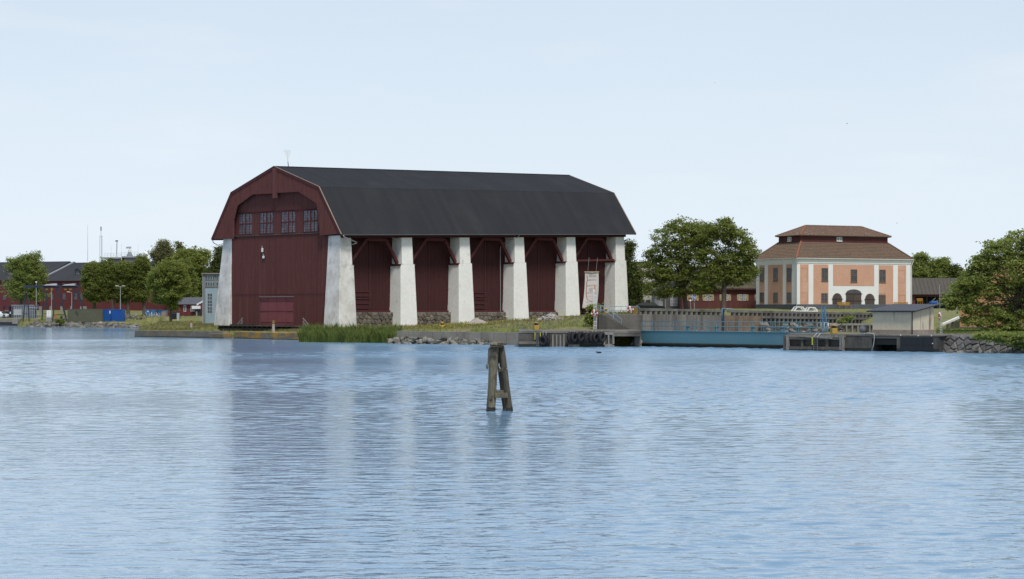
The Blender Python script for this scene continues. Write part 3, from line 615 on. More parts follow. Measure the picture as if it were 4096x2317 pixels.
m = MB(); m.bar(LP(-3.0, pl_t1 - 8.0, pz + .1), LP(-3.0, pl_t1 - 2.6, pz + .1), .3, .2); m.build('baulk', timber_dark, o)
for t, sg in ((gtz(968, 1290, -1.4)[0], 1), (gtz(1215, 1290, -1.4)[0], -1)):
    for dt_ in (0, .8 * sg):
        m = MB(); m.bar(LP(-1.4, t + dt_, pz - .3), LP(-1.4, t + dt_, pz + .95 - abs(dt_) * .7), .09); m.build('handrail_post', timber_grey, o)
    for dz in (.95, .5): m = MB(); m.bar(LP(-1.4, t - .15 * sg, pz + dz + .1), LP(-1.4, t + 1.3 * sg, pz + dz - 1.0), .09, .12); m.build('handrail', timber_grey, o)
# striped posts
post_m = mat('weathered_post_paint', (.42, .4, .36), (.3, .25, .22), sc=3)
for (u, v, Y, h_, lab) in ((1093.7, 1322, 262, 1.18, 'pale striped marker post with yellow and black top, before the red gate'), (765, 1312, 290, 1.08, 'pinkish worn marker post with striped top in the grass left of the shed')):
    b0 = P(u, v, Y); b0.z = min(b0.z, hz(b0.x, b0.y)); hh = P(u, v, Y).z + h_ - b0.z; o = thing('marker_post', lab, 'post', b0, 0, 'striped marker posts')
    m = MB(); m.lathe([(.19, -.2), (.17, hh * .68), (.16, hh * .7)], 10); m.build('shaft', post_m, o, world=False)
    for k in range(4):
        m = MB(); z = hh * (.7 + .075 * k); m.lathe([(.17, z), (.17, z + hh * .073)], 10); m.build('band', yellow if k % 2 == 0 else black, o, world=False)
    m = MB(); m.lathe([(.18, hh), (.15, hh + .06), (.02, hh + .08)], 10); m.build('cap', yellow, o, world=False)
# ---- rocks
def rock_mesh(seed, mt):
    r = random.Random(seed); m = MB(); m.ball((0, 0, 0), .5, 7, 5, 1, .8, .62); vs = []
    for p in m.v:
        q = V(p); k = 1 + r.uniform(-.28, .28); q = q * k; vs.append((q.x, q.y, max(-.3, min(.27 + r.uniform(-.05, .08), q.z))))
    me = bpy.data.meshes.new('stone'); me.from_pydata(vs, [], m.f); me.materials.append(mt); return me
ROCK = [rock_mesh(i, stone_grey) for i in range(9)]
ROCKB = [rock_mesh(i + 20, stone) for i in range(6)]
def rocks(par, spots, pool=ROCK):
    L0 = par.location if par else V((0, 0, 0))
    for (p, s) in spots:
        o = link('stone', random.choice(pool), par, V(p) - L0); o.rotation_euler = (random.uniform(-.5, .5), random.uniform(-.5, .5), random.uniform(0, 6.28)); o.scale = (s * random.uniform(.8, 1.35), s * random.uniform(.7, 1.1), s * random.uniform(.6, 1.05))
o = thing('riprap_bank', 'bank of loose grey rocks at the foot of the concrete slab wall', 'rocks', G(1700, 1374))
sp = []
for i in range(150):
    u = random.uniform(1545, 2015); f = random.random() ** 1.2; hmax = .95 if u < 1850 else .95 - (u - 1850) / 165 * .55
    fr = max(0, (u - 1586) / 489); p = P(u, 1300, 229.5 - 10 * fr - 1.7 + f * 1.6 + (1.0 if u < 1586 else 0)); p.z = -.08 + f * hmax * .75; sp.append((p, random.choice((.4, .5, .6, .8, 1.05))))
rocks(o, sp)
o = thing('riprap_bank', 'long pale riprap of broken rocks below the green and blue containers', 'rocks', G(350, 1310))
sp = []
for i in range(285):
    u = random.uniform(95, 645); f = random.random(); p = G(u, 1309 + (u - 95) / 550 * 3); p.y += f * 7; p.z = -.1 + f * 1.05; sp.append((p, random.choice((.5, .65, .85, 1.1, 1.4))))
rocks(o, sp)
m = MB()
for i in range(420):
    u = random.uniform(92, 648); f = random.random(); p = G(u, 1309 + (u - 95) / 550 * 3); p.y += f * 7; p.z = -.1 + f * 1.0; s = random.uniform(.3, .75); me_ = random.choice(ROCK); R_ = Matrix.Rotation(random.uniform(0, 6.28), 3, 'Z'); m.add([p + R_ @ V((v.co.x * s * 1.3, v.co.y * s, v.co.z * s)) for v in me_.vertices], [tuple(q.vertices) for q in me_.polygons])
m.build('small_stones', stone_grey, o, kind='stuff')
# slab wall behind the rocks
wa, wb = P(1586, 1323, 229.5), P(2075, 1331, 219.5); wa.z = wb.z = 0; d = (wb - wa).normalized(); bk = V((-d.y, d.x, 0)); n = 10
o = thing('slab_wall', 'low quay wall of square grey concrete slabs above the rocks', 'wall', wa)
for i, (a, b_) in enumerate(along(wa, wb, n)):
    m = MB(); j = random.uniform(-.03, .03); zt = 1.44 - .05 * i / n + random.uniform(-.02, .02); a = a + d * .02 + bk * j; b_ = b_ - d * .02 + bk * j
    m.hexa([a + V((0, 0, -.6)), b_ + V((0, 0, -.6)), b_ + bk * .3 + V((0, 0, -.6)), a + bk * .3 + V((0, 0, -.6))], [a + bk * .04 + V((0, 0, zt)), b_ + bk * .04 + V((0, 0, zt)), b_ + bk * .3 + V((0, 0, zt)), a + bk * .3 + V((0, 0, zt))]); m.build('wall_slab', conc, o, bevel=.02)
# yellow hydrant
b0 = P(1769, 1310, 243); b0.z = hz(b0.x, b0.y) + .12; o = thing('hydrant', 'small yellow hydrant with black bands in the grass before the pillars', 'hydrant', b0)
o.scale = (1.25,) * 3; m = MB(); m.lathe([(.17, -.2), (.17, .2), (.14, .24), (.14, .4), (.18, .42), (.12, .54), (.05, .58)], 12); m.build('body', yellow, o, world=False, smooth=True)
m = MB(); m.lathe([(.15, .28), (.15, .36)], 12); m.build('band', black, o, world=False)
for sx in (-1, 1): m = MB(); m.lathe([(.07, 0), (.07, .18)], 8, (sx * .1, 0, .18), (sx, 0, 0)); m.build('nozzle', yellow, o, world=False)
m = MB(); m.tube([(0, 0, .56), (0, 0, .66)], .035, 6); m.build('spindle', black, o, world=False)
# rubble heap, gravel path and earth mound
o = thing('rubble_heap', 'heap of pale broken concrete rubble on the grass bank', 'rubble', P(2200, 1303, 235)); sp = []
for i in range(75):
    f = random.random(); a = random.uniform(0, 6.28); u = 2196 + f * math.cos(a) * 52 + 6; Y = 236 + f * math.sin(a) * 1.6; p = P(u, 1300, Y); p.z = hz(p.x, p.y) + max(0, .75 * (1 - f ** 1.2) - max(0, (u - 2200) / 52) * .35) * random.uniform(.5, 1); sp.append((p, random.choice((.3, .4, .55, .8))))
ROCKP = [rock_mesh(i + 40, mat('pale_rubble', (.36, .34, .31), (.25, .24, .22), piece=.3, bsc=6)) for i in range(4)]
rocks(o, sp, ROCKP)
gravel = mat('pale_gravel', (.36, .33, .29), (.27, .25, .22), sc=2, bsc=14, bump=.02, fine=.2)
def draped(name, pts, m_, lift=.05, n=24, kind='structure'):
    # pts: list of (u, Ynear, Yfar); a strip that follows the ground
    mb = MB(); vs = []
    for i in range(n + 1):
        f = i / n * (len(pts) - 1); k = min(int(f), len(pts) - 2); f -= k; u, a, b_ = [pts[k][j] + (pts[k + 1][j] - pts[k][j]) * f for j in range(3)]
        for q in range(5):
            Y = a + (b_ - a) * q / 4; x = (u - 2048) / FPX * Y; vs.append((x, Y, hz(x, Y) + lift))
    mb.add(vs, [(i * 5 + q, i * 5 + 5 + q, i * 5 + 6 + q, i * 5 + 1 + q) for i in range(n) for q in range(4)]); o = mb.build(name, m_, smooth=True); o['kind'] = kind; return o
draped('path', [(2195, 243, 244), (2235, 243.5, 248), (2280, 245, 252), (2312, 250, 253)], gravel, .06)
def mound(name, lab, cat, u, v, Y, w, h_, dd, m_):
    c = P(u, v, Y); c.z = hz(c.x, c.y) - .1; mb = MB(); n = 14; vs = []
    for i in range(n + 1):
        for j in range(n + 1):
            x = (i / n - .5) * 2; y = (j / n - .5) * 2; r = math.sqrt(x * x + y * y); k = max(0, 1 - r); vs.append(V((x * w, y * dd, h_ * k ** .8 * (1 + .3 * math.sin(5 * x + 3) * math.cos(7 * y)) + random.uniform(-.03, .03) * k)))
    mb.add(vs, [(i * (n + 1) + j, (i + 1) * (n + 1) + j, (i + 1) * (n + 1) + j + 1, i * (n + 1) + j + 1) for i in range(n) for j in range(n)])
    o = mb.build(name, m_, world=False); o.location = c; return tag(o, lab, cat)
mound('earth_mound', 'low grey gravel mound against the third white pillar', 'mound', 1912, 1297, 277, 1.7, .85, 1.4, gravel)
# capstans with barred heads
def capstan(lab, b0, s):
    o = thing('capstan', lab, 'capstan', b0, .3, 'yellow quay capstans')
    m = MB(); m.box(-.27 * s, .27 * s, -.27 * s, .27 * s, 0, .52 * s); m.build('base', yellow, o, world=False, bevel=.02)
    m = MB(); m.lathe([(.2 * s, .52 * s), (.2 * s, .6 * s), (.3 * s, .62 * s), (.3 * s, .68 * s), (.24 * s, .7 * s)], 12); m.build('drum_head', black, o, world=False)
    for k in range(6):
        a = k * 1.047; m = MB(); m.box(-.05, .05, -.05, .05, .66 * s, .78 * s); q = m.build('socket', yellow if k % 2 else black, o, world=False); q.location = (.22 * s * math.cos(a), .22 * s * math.sin(a), 0)
    m = MB(); m.tube([(-.38 * s, 0, .62 * s), (.38 * s, 0, .62 * s)], .035, 6); m.build('bar', yellow, o, world=False)
    m = MB(); m.lathe([(.2 * s, .76 * s), (.12 * s, .84 * s), (.02, .86 * s)], 10); m.build('cap', yellow, o, world=False)
    return o
capstan('yellow capstan with black sockets on the tyre-hung pier', P(2144, 1319.5, 211.5), .95)
capstan('yellow capstan on the right-hand pier beside the blue ladder', P(3335, 1334.5, 191), 1.0)
# ---------------------------------------------------------------- pier with tyres
ZT = 1.72
pa, pb = G(2075, 1388), G(2563, 1388); PF = Face(pa.to_2d(), (pb - pa).to_2d()); PL = (pb - pa).length
au = lambda u: PF.az(u, 1390)[0]
o = thing('concrete_pier', 'dark concrete pier hung with black tyres, left of the blue dock gate', 'pier', pa)
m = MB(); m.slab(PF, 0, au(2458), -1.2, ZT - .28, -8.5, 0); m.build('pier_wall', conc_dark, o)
m = MB(); m.slab(PF, -.05, PL, ZT - .28, ZT, -9.5, .06); m.build('deck_slab', conc_old, o, bevel=.03)
m = MB(); m.slab(PF, au(2400), PL, ZT - .62, ZT - .28, -6, .03); m.build('edge_beam', conc_old, o, bevel=.02)
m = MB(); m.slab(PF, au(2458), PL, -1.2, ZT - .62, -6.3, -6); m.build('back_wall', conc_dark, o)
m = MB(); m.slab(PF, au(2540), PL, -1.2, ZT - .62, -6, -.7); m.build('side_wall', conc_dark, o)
m = MB(); m.slab(PF, 0, au(2178), -1.2, .55, 0, .35); m.build('toe_ledge', conc_old, o, bevel=.03)
m = MB(); m.slab(PF, au(2272), au(2318), -1.0, .28, 0, .4); m.build('toe_block', lichen, o, bevel=.03)
for i in range(9):
    a = au(2201 + i * 7.4); m = MB(); m.slab(PF, a, a + .16, -.2 + .1 * random.random(), ZT - .35 - .15 * random.random(), .0, .1 + .12 * (i % 2)); m.build('fender_plank', timber_grey if i % 2 else timber, o)
f0 = [2412, 2456.5]; a0, a1 = au(f0[0]), au(f0[1])
for (x0, x1, z0, z1_) in ((a0, a1, ZT - .45, ZT - .18), (a0 + .15, a1, -.02, .3), (a0 + .05, a0 + .22, .2, ZT - .45), (a0 + .5, a0 + .66, .3, ZT - .45), (a1 - .2, a1, .2, ZT - .45)):
    m = MB(); m.slab(PF, x0, x1, z0, z1_, .05, .3); m.build('fender_frame', timber_grey, o)
for k in range(5): m = MB(); x = a0 + .1 + k * .22; m.slab(PF, x, x + .17, .1, ZT - .4, .02, .08); m.build('fender_board', timber, o)
rs_ = [((2540, 1362), .9), ((2555, 1372), 1.0), ((2530, 1378), .8), ((2548, 1381), .6)]
q = thing('boulder', 'dark rocks in the shadow under the pier deck', 'rocks', P(2545, 1375, 211)); rocks(q, [(P(u, v, 211.5), s) for (u, v), s in rs_], ROCKB)
def ladder(name, lab, F, u0, u1, v0, v1, Y, mt, n, cat='ladder', par=None, out=.12):
    A, B = F.az(u0, v0)[0], F.az(u1, v0)[0]; z1_ = F.az(u0, v0)[1]; z0 = F.az(u0, v1)[1]; o = thing(name, lab, cat, F.p(A, z0, out))
    for a in (A, B): m = MB(); m.bar(F.p(a, z0, out), F.p(a, z1_, out), .05); m.build('rail', mt, o)
    for k in range(n): z = z0 + (z1_ - z0) * (k + .5) / n; m = MB(); m.bar(F.p(A, z, out), F.p(B, z, out), .04); m.build('rung', mt, o)
    return o
dull = mat('dull_ladder_steel', (.12, .125, .13), (.09, .093, .097), rough=.6); po = o
ld = ladder('quay_ladder', 'grey steel ladder between yellow strips on the tyre-hung pier', PF, 2146, 2153, 1322, 1386, 208, dull, 10, out=.42)
bright = mat('fluorescent_yellow', (.75, .78, .05), (.65, .66, .04), fine=.05)
for u in (2140, 2161): a = PF.az(u, 1340)[0]; m = MB(); m.slab(PF, a - .028, a + .028, .75, 1.5, .08, .1); tag(m.build('marker_strip', bright), 'thin fluorescent yellow strip %s of the pier ladder' % ('left' if u == 2140 else 'right'), 'marker', 'yellow ladder strips')
for a, b_ in ((0, au(2178)), (au(2178), au(2458))): m = MB(); m.slab(PF, a, b_, -1.1, .3, .0 if a else .35, .03 if a else .38); m.build('weed_line', wetline, po)
# tyres
def tyre_mesh():
    m = MB(); prof = [(.27, -.1), (.29, -.13), (.4, -.16), (.49, -.14), (.53, -.1), (.54, 0), (.53, .1), (.49, .14), (.4, .16), (.29, .13), (.27, .1), (.25, 0)]
    n = 26; k = len(prof); vs = [(r * math.cos(6.28318 * i / n), r * math.sin(6.28318 * i / n), z) for i in range(n) for r, z in prof]
    m.add(vs, [(i * k + j, ((i + 1) % n) * k + j, ((i + 1) % n) * k + (j + 1) % k, i * k + (j + 1) % k) for i in range(n) for j in range(k)])
    me = bpy.data.meshes.new('tyre'); me.from_pydata(m.v, [], m.f[::1]); me.materials.append(rubber); me.polygons.foreach_set('use_smooth', [True] * len(m.f)); return me
tread = MB()
for i in range(40): a = 6.28318 * i / 40; c, s = math.cos(a), math.sin(a); tread.hexa([(.52 * c - .015 * s, .52 * s + .015 * c, -.1), (.555 * c - .015 * s, .555 * s + .015 * c, -.1), (.555 * c + .015 * s, .555 * s - .015 * c, -.1), (.52 * c + .015 * s, .52 * s - .015 * c, -.1)][::-1], [(.52 * c - .015 * s, .52 * s + .015 * c, .1), (.555 * c - .015 * s, .555 * s + .015 * c, .1), (.555 * c + .015 * s, .555 * s - .015 * c, .1), (.52 * c + .015 * s, .52 * s - .015 * c, .1)][::-1])
TM = tyre_mesh(); TT = bpy.data.meshes.new('tread'); TT.from_pydata(tread.v, [], tread.f); TT.materials.append(rubber)
tl = [(2172, 1363, (-.62, -.78, 0), 'low black tyre fender beside the pier ladder'), (2184, 1361, (-.62, -.78, .05), 'second low black tyre, leaning behind the one by the ladder'),
      (2282, 1349, (.72, -.62, 0), 'leftmost tyre in the row of hanging tyres, half hidden'), (2297, 1349.5, (.72, -.62, .04), 'second tyre from the left in the hanging row'), (2323, 1347, (.75, -.6, 0), 'third tyre from the left in the hanging row'),
      (2351, 1351, (.7, -.66, -.03), 'middle tyre of the hanging row, hung lowest'), (2370, 1350, (.72, -.62, 0), 'tyre tucked behind the fifth of the hanging row'), (2383.5, 1350, (.74, -.62, .02), 'second tyre from the right in the hanging row'), (2407, 1349, (.72, -.6, 0), 'rightmost tyre in the row, next to the timber fender frame')]
for (u, v, ax, lab) in tl:
    a, z = PF.az(u, v); c = PF.p(a, z, .5); o = thing('tyre_fender', lab, 'tyre', c, 0, 'tyres hung on the pier')
    q = V((0, 0, 1)).rotation_difference(V(ax)).to_euler()
    for nm, me in (('tyre_carcass', TM), ('tread', TT)): e = link(nm, me, o); e.rotation_euler = q
    m = MB(); m.tube([PF.p(a, z + .45, .5), PF.p(a, ZT - .02, .1)], .02, 5); m.build('chain', steel, o)
# ---------------------------------------------------------------- terrace wall, stairs, railings
TY = 220.0
def tp(u, v, Y=TY): return P(u, v, Y)
o = thing('terrace_wall', 'grey concrete retaining wall behind the pier stairs', 'wall', tp(2391, 1322))
x0, x1 = tp(2384, 0).x, tp(2572, 0).x
m = MB(); m.box(x0, x1, TY, TY + 1.2, 1.0, 3.37); m.build('wall_face', conc_old, o, bevel=.03)
o = thing('stairs', 'concrete stairs climbing left along the terrace wall', 'stairs', tp(2500, 1322, TY - 1.3))
ns = 10
for k in range(ns):
    f0 = k / ns; xa = tp(2512, 0).x + (tp(2398, 0).x - tp(2512, 0).x) * f0; m = MB(); m.box(tp(2392, 0).x + .004 * k, xa, TY - 1.3 - .004 * k, TY - .02 - .001 * k, ZT + (3.37 - ZT) * f0 - .3 * (k > 0), ZT + (3.37 - ZT) * (k + 1) / ns); m.build('step', conc_dark, o)
def rail(name, lab, runs, posts, mt=blue_rail, r=.032, group=None):
    o = thing(name, lab, 'railing', runs[0][0], 0, group)
    for pts in runs: m = MB(); m.tube(pts, r, 7); m.build('rail_bar', mt, o, smooth=True)
    for p, q in posts: m = MB(); m.tube([p, q], r * .95, 7); m.build('post', mt, o, smooth=True)
    return o
Y = TY - 1.25
rail('stair_railing', 'light blue tube railing running down the pier stairs', [[P(2380, 1224, Y), P(2418, 1224, Y), P(2485.6, 1277, Y), P(2485.6, 1315, Y)], [P(2380, 1241, Y), P(2416, 1241, Y), P(2485, 1295.5, Y)]],
     [(P(2403, 1224, Y), P(2403, 1258, Y)), (P(2415.7, 1224, Y), P(2415.7, 1258, Y)), (P(2453.5, 1252, Y), P(2453.5, 1290, Y))])
Y = TY + .6
rail('terrace_railing', 'light blue tube railing along the terrace edge above the stairs', [[P(2439, 1256, Y), P(2439, 1226, Y), P(2542, 1226, Y), P(2552, 1226, Y), P(2558, 1232, Y), P(2558, 1240, Y)], [P(2439, 1241, Y), P(2550, 1242, Y)]],
     [(P(2484.6, 1226, Y), P(2484.6, 1258, Y)), (P(2512, 1226, Y), P(2512, 1258, Y))])
def hazard(lab, u0, u1, v0, v1, Y):
    A, B = P(u0, v1, Y), P(u1, v0, Y); o = thing('hazard_board', lab, 'sign', A, 0, 'striped hazard boards'); wd = B.x - A.x; ht = B.z - A.z
    m = MB(); m.box(0, wd, 0, .04, 0, ht); m.build('panel', yellow, o, world=False)
    def clipx(pl):
        res = pl
        for ax, lim, sg in ((0, 0, 1), (0, wd, -1), (1, 0, 1), (1, ht, -1)):
            out_ = []
            for i in range(len(res)):
                a, b_ = res[i], res[(i + 1) % len(res)]; da = (a[ax] - lim) * sg; db_ = (b_[ax] - lim) * sg
                if da >= 0: out_.append(a)
                if (da < 0) != (db_ < 0): t = da / (da - db_); out_.append((a[0] + (b_[0] - a[0]) * t, a[1] + (b_[1] - a[1]) * t))
            res = out_
            if len(res) < 3: return []
        return res
    for k in range(-3, 6):
        pl = clipx([(0, k * .22), (wd, k * .22 + wd * 1.5), (wd, k * .22 + wd * 1.5 + .11), (0, k * .22 + .11)])
        if len(pl) >= 3: m = MB(); m.prism([(p[0], -.006, p[1]) for p in pl], (0, .004, 0)); m.build('stripe', black, o, world=False)
    return o
hazard('yellow and black striped board behind the stair railing top', 2387.5, 2402.5, 1228, 1256, TY + .3); hazard('yellow and black striped board beside the terrace lifebuoy', 2534, 2551, 1228, 1257, TY + .3)
buoy_r = mat('faded_red_buoy', (.36, .07, .05), (.28, .06, .05), rough=.6)
def lifebuoy(lab, c, ax, R=.3):
    o = thing('lifebuoy', lab, 'lifebuoy', c, 0, 'red and white lifebuoys')
    for k in range(4):
        a = k * 1.5708 + .45; m = MB(); m.torus(c, ax, R, .085, 8, 8, a, a + 1.05); m.build('red_segment', buoy_r, o, smooth=True)
        m = MB(); m.torus(c, ax, R, .09, 4, 8, a + 1.05, a + 1.5708); m.build('white_band', white_paint, o, smooth=True)
    ax = V(ax).normalized(); sd = ax.cross(V((0, 0, 1))).normalized(); m = MB(); m.tube([c + V((0, 0, .26)) + ax * .05, c + sd * .1 + ax * .1, c + V((0, 0, -.05)) + ax * .12 - sd * .1, c + V((0, 0, -.34)) + ax * .06], .05, 6); m.build('rope_coil', white_paint, o, smooth=True)
    return o
lifebuoy('red and white lifebuoy on the white ladder mast', P(2377.4, 1253, TY - 1.9), (0.1, -1, 0)); lifebuoy('red and white lifebuoy on the terrace railing', P(2521.5, 1238.5, TY + .35), (0, -1, 0))
o = thing('ladder_mast', 'slim white lattice mast carrying a lifebuoy beside the stairs', 'mast', P(2380, 1316, TY - 1.7)); Y = TY - 1.7
for u, v in ((2375.5, 1165), (2386.5, 1181), (2380.5, 1200)): m = MB(); m.tube([P(u, 1317, Y), P(u, v, Y)], .028, 6); m.build('upright', white_paint, o)
for k in range(9): v = 1303 - k * 15; m = MB(); m.tube([P(2375.5, v, Y), P(2386.5, v, Y)], .02, 6); m.build('rung', white_paint, o)
for v in (1176, 1190): m = MB(); m.bar(P(2376, v, Y), P(2384, v - 1, Y), .12, .03); m.build('arm', steel, o)
m = MB(); m.box(-.08, .08, -.05, .05, 0, .2); q = m.build('lamp_head', white_paint, o, world=False); q.location = P(2376, 1166, Y) - P(2380, 1316, TY - 1.7)
mound('stone_heap', 'brown rock heap on the terrace behind the blue railing', 'rocks', 2470, 1241, 229, .8, .45, .8, stone)
b0 = P(2423, 1243, 226); o = thing('marker_bollard', 'small yellow and black bollard behind the stair railing', 'bollard', b0)
m = MB(); m.lathe([(.14, -.3), (.14, .1), (.24, .12), (.24, .2), (.1, .3), (.02, .33)], 10); m.build('body', yellow, o, world=False)
m = MB(); m.lathe([(.15, 0), (.15, .08)], 10); m.build('band', black, o, world=False)
# hanging banner between the last two pillars
By = 300.5; A, B, C_, D = P(2340, 1089, By), P(2394, 1089, By), P(2384, 1232, By + .3), P(2326, 1231, By - .3)
cloth = mat('off_white_banner', (.56, .53, .52), (.5, .47, .46), sc=.8, fine=.05); ink = mat('brown_ink', (.36, .2, .12), (.3, .17, .1), fine=.1); ink2 = mat('grey_ink', (.3, .28, .27)); wood = mat('pale_wood_batten', (.5, .4, .25), (.4, .31, .19))
o = thing('hanging_banner', 'tall cloth banner with a ship section drawing, hung between the last two pillars', 'banner', D)
def BP(f, g, off=0.0):
    t = A.lerp(B, f); e = D.lerp(C_, f); p = t.lerp(e, g); bend = .35 * math.sin(g * 2.6) ; return p + V((bend * .55, -off + .12 * math.sin(f * 3 + g * 4), 0))
m = MB(); n1, n2 = 6, 18
vs = [BP(i / n1, j / n2) for j in range(n2 + 1) for i in range(n1 + 1)]; vs2 = [BP(i / n1, j / n2, .012) for j in range(n2 + 1) for i in range(n1 + 1)]
q = [(j * (n1 + 1) + i, j * (n1 + 1) + i + 1, (j + 1) * (n1 + 1) + i + 1, (j + 1) * (n1 + 1) + i) for j in range(n2) for i in range(n1)]; N_ = len(vs)
m.add(vs + vs2, q + [tuple(x + N_ for x in f[::-1]) for f in q]); m.build('cloth', cloth, o, smooth=True)
for g, ex in ((-.008, .05), (1.004, .0)): m = MB(); m.bar(BP(-ex, g, .03), BP(1 + ex, g, .03), .1, .12); m.build('batten', wood, o)
for f in (.2, .82): p = BP(f, 0); m = MB(); m.tube([p, p + V((.22, .2, 2.2))], .018, 5); m.build('rope', steel, o)
m = MB(); q = [BP(.05, .925, .02), BP(.97, .925, .02), BP(.99, .985, .02), BP(.02, .985, .02)]; m.add(q, [(0, 1, 2, 3)]); m.build('lower_band', wood, o)
def stroke(pts, wd, mt, nm='drawn_line'):
    m = MB(); vs = []
    P_ = [BP(*p, .022) for p in pts]
    for i, p in enumerate(P_):
        d = (P_[min(i + 1, len(P_) - 1)] - P_[max(i - 1, 0)]).normalized(); s = V((-d.z, 0, d.x)) * wd / 2; vs += [p + s, p - s]
    m.add(vs, [(2 * i, 2 * i + 1, 2 * i + 3, 2 * i + 2) for i in range(len(P_) - 1)]); return m.build(nm, mt, o)
stroke([(.17, .1), (.16, .15), (.2, .22), (.12, .28), (.13, .4), (.12, .5), (.13, .6), (.17, .7), (.26, .77), (.4, .81), (.62, .83)], .1, ink)
stroke([(.19, .22), (.17, .3), (.17, .45), (.17, .58), (.2, .68), (.3, .75), (.62, .8)], .045, ink)
for g in (.24, .4, .6): stroke([(.16, g), (.5, g - .015), (.86, g - .015)], .05, ink); stroke([(.16, g - .025), (.5, g - .04), (.86, g - .04)], .03, ink)
stroke([(.72, .37), (.73, .45), (.73, .52)], .17, mat('ochre_ink', (.55, .27, .09)))
stroke([(.1, .1), (.25, .11)], .05, ink); stroke([(.16, .11), (.17, .17)], .14, ink)
for k in range(5): stroke([(.3, .08 + .014 * k), (.84, .078 + .014 * k)], .022, ink2)
for f in (.08, .33, .44, .6): stroke([(f, .035), (f + .05, .02), (f + .09, .036)], .05, ink2)
for k in range(8): stroke([(.3, .45 + .013 * k), (.58, .448 + .013 * k)], .02, ink2)
stroke([(.2, .68), (.45, .69), (.68, .685)], .025, ink2); stroke([(.12, .83), (.2, .82), (.28, .85), (.36, .84)], .03, ink2); stroke([(.24, .86), (.32, .85), (.38, .875)], .04, ink2)
# small white boat behind the fifth pillar
b0 = P(2347, 1256, 304); b0.z = hz(b0.x, b0.y); o = thing('dinghy', 'small white upturned dinghy in the last bay, below the banner', 'boat', b0)
m = MB(); m.box(-.9, .9, -.5, .5, .15, .22); m.build('trestle', timber_dark, o, world=False)
m = MB(); m.add([(-1.1, -.5, .22), (1.0, -.5, .22), (1.4, 0, .22), (1.0, .5, .22), (-1.1, .5, .22), (-.9, -.25, .75), (.7, -.22, .72), (.95, 0, .65), (.7, .22, .72), (-.9, .25, .75)], [(0, 1, 6, 5), (1, 2, 7, 6), (2, 3, 8, 7), (3, 4, 9, 8), (4, 0, 5, 9), (5, 6, 7, 8, 9)]); m.build('hull', white_paint, o, world=False)
# ---------------------------------------------------------------- blue dock gate
blue = mat('turquoise_gate_paint', (.082, .19, .228), (.07, .168, .203), sc=.25, rough=.5, bsc=4, fine=.05, c3=(.1, .07, .04), sc3=1.6, st3=(2.2, 2.2, .5), lo3=.71, hi3=.76, spec=.4)
ga, gb = V((13.65, 212, 0)), P(3262, 1300, 195.5); gb.z = 0; GF = Face(ga.to_2d(), (gb - ga).to_2d()); GL = (gb - ga).length
o = thing('dock_gate', 'long turquoise steel dock gate with tube railings along its top', 'gate', ga)
m = MB(); m.slab(GF, 0, GL, .38, 1.62, -1.6, 0); m.build('gate_plate', blue, o, bevel=.02)
m = MB(); m.slab(GF, -.05, GL, 1.62, 1.68, -1.65, .06); m.build('top_flange', blue, o)
m = MB(); m.slab(GF, -.05, GL, .27, .38, -1.6, .1); m.build('rubbing_strip', timber_dark, o)
m = MB(); m.slab(GF, 0, GL, -1, .27, -1.6, -.12); m.build('sill_timber', wetline, o)
k = 0
for side, off, dz in ((0, -.08, 0), (1, -1.5, 0)):
    for z in (2.16, 2.66): m = MB(); m.tube([GF.p(.1, z, off), GF.p(GL - .1, z, off)], .03, 6); m.build('rail_bar', blue, o, smooth=True)
    x = .12 + side * .65
    while x < GL: m = MB(); m.bar(GF.p(x, 1.66, off), GF.p(x, 2.66, off), .06); m.build('rail_post', blue, o); x += 1.46
for u in (2730, 2844, 2990, 3104): a = GF.az(u, 1300)[0]; m = MB(); m.slab(GF, a - .12, a + .12, 1.68, 2.1, -1.0, -.7); m.slab(GF, a - .2, a + .2, 2.1, 2.16, -1.05, -.65); m.build('valve_box', blue, o)
# ---------------------------------------------------------------- far wall of the dry dock
wl, wr = V((14.2, 222.2, 0)), V((50.0, 272, 0)); DF = Face(wl.to_2d(), (wr - wl).to_2d()); DL = (wr - wl).length; stp = 1.12; nP = int(DL / stp)
def zt(a): return 4.06 - .63 * min(1.2, a / 59)
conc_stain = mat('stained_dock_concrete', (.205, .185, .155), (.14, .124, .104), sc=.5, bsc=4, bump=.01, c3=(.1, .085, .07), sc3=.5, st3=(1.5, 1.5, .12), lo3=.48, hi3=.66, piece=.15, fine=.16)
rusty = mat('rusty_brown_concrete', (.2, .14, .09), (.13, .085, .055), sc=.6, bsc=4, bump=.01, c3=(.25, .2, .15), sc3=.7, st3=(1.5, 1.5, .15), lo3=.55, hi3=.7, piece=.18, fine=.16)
o = thing('dock_wall', 'far wall of the dry dock with a pierced concrete parapet', 'wall', wl)
aR, aM = DF.az(2888, 1300)[0], DF.az(3043, 1300)[0]
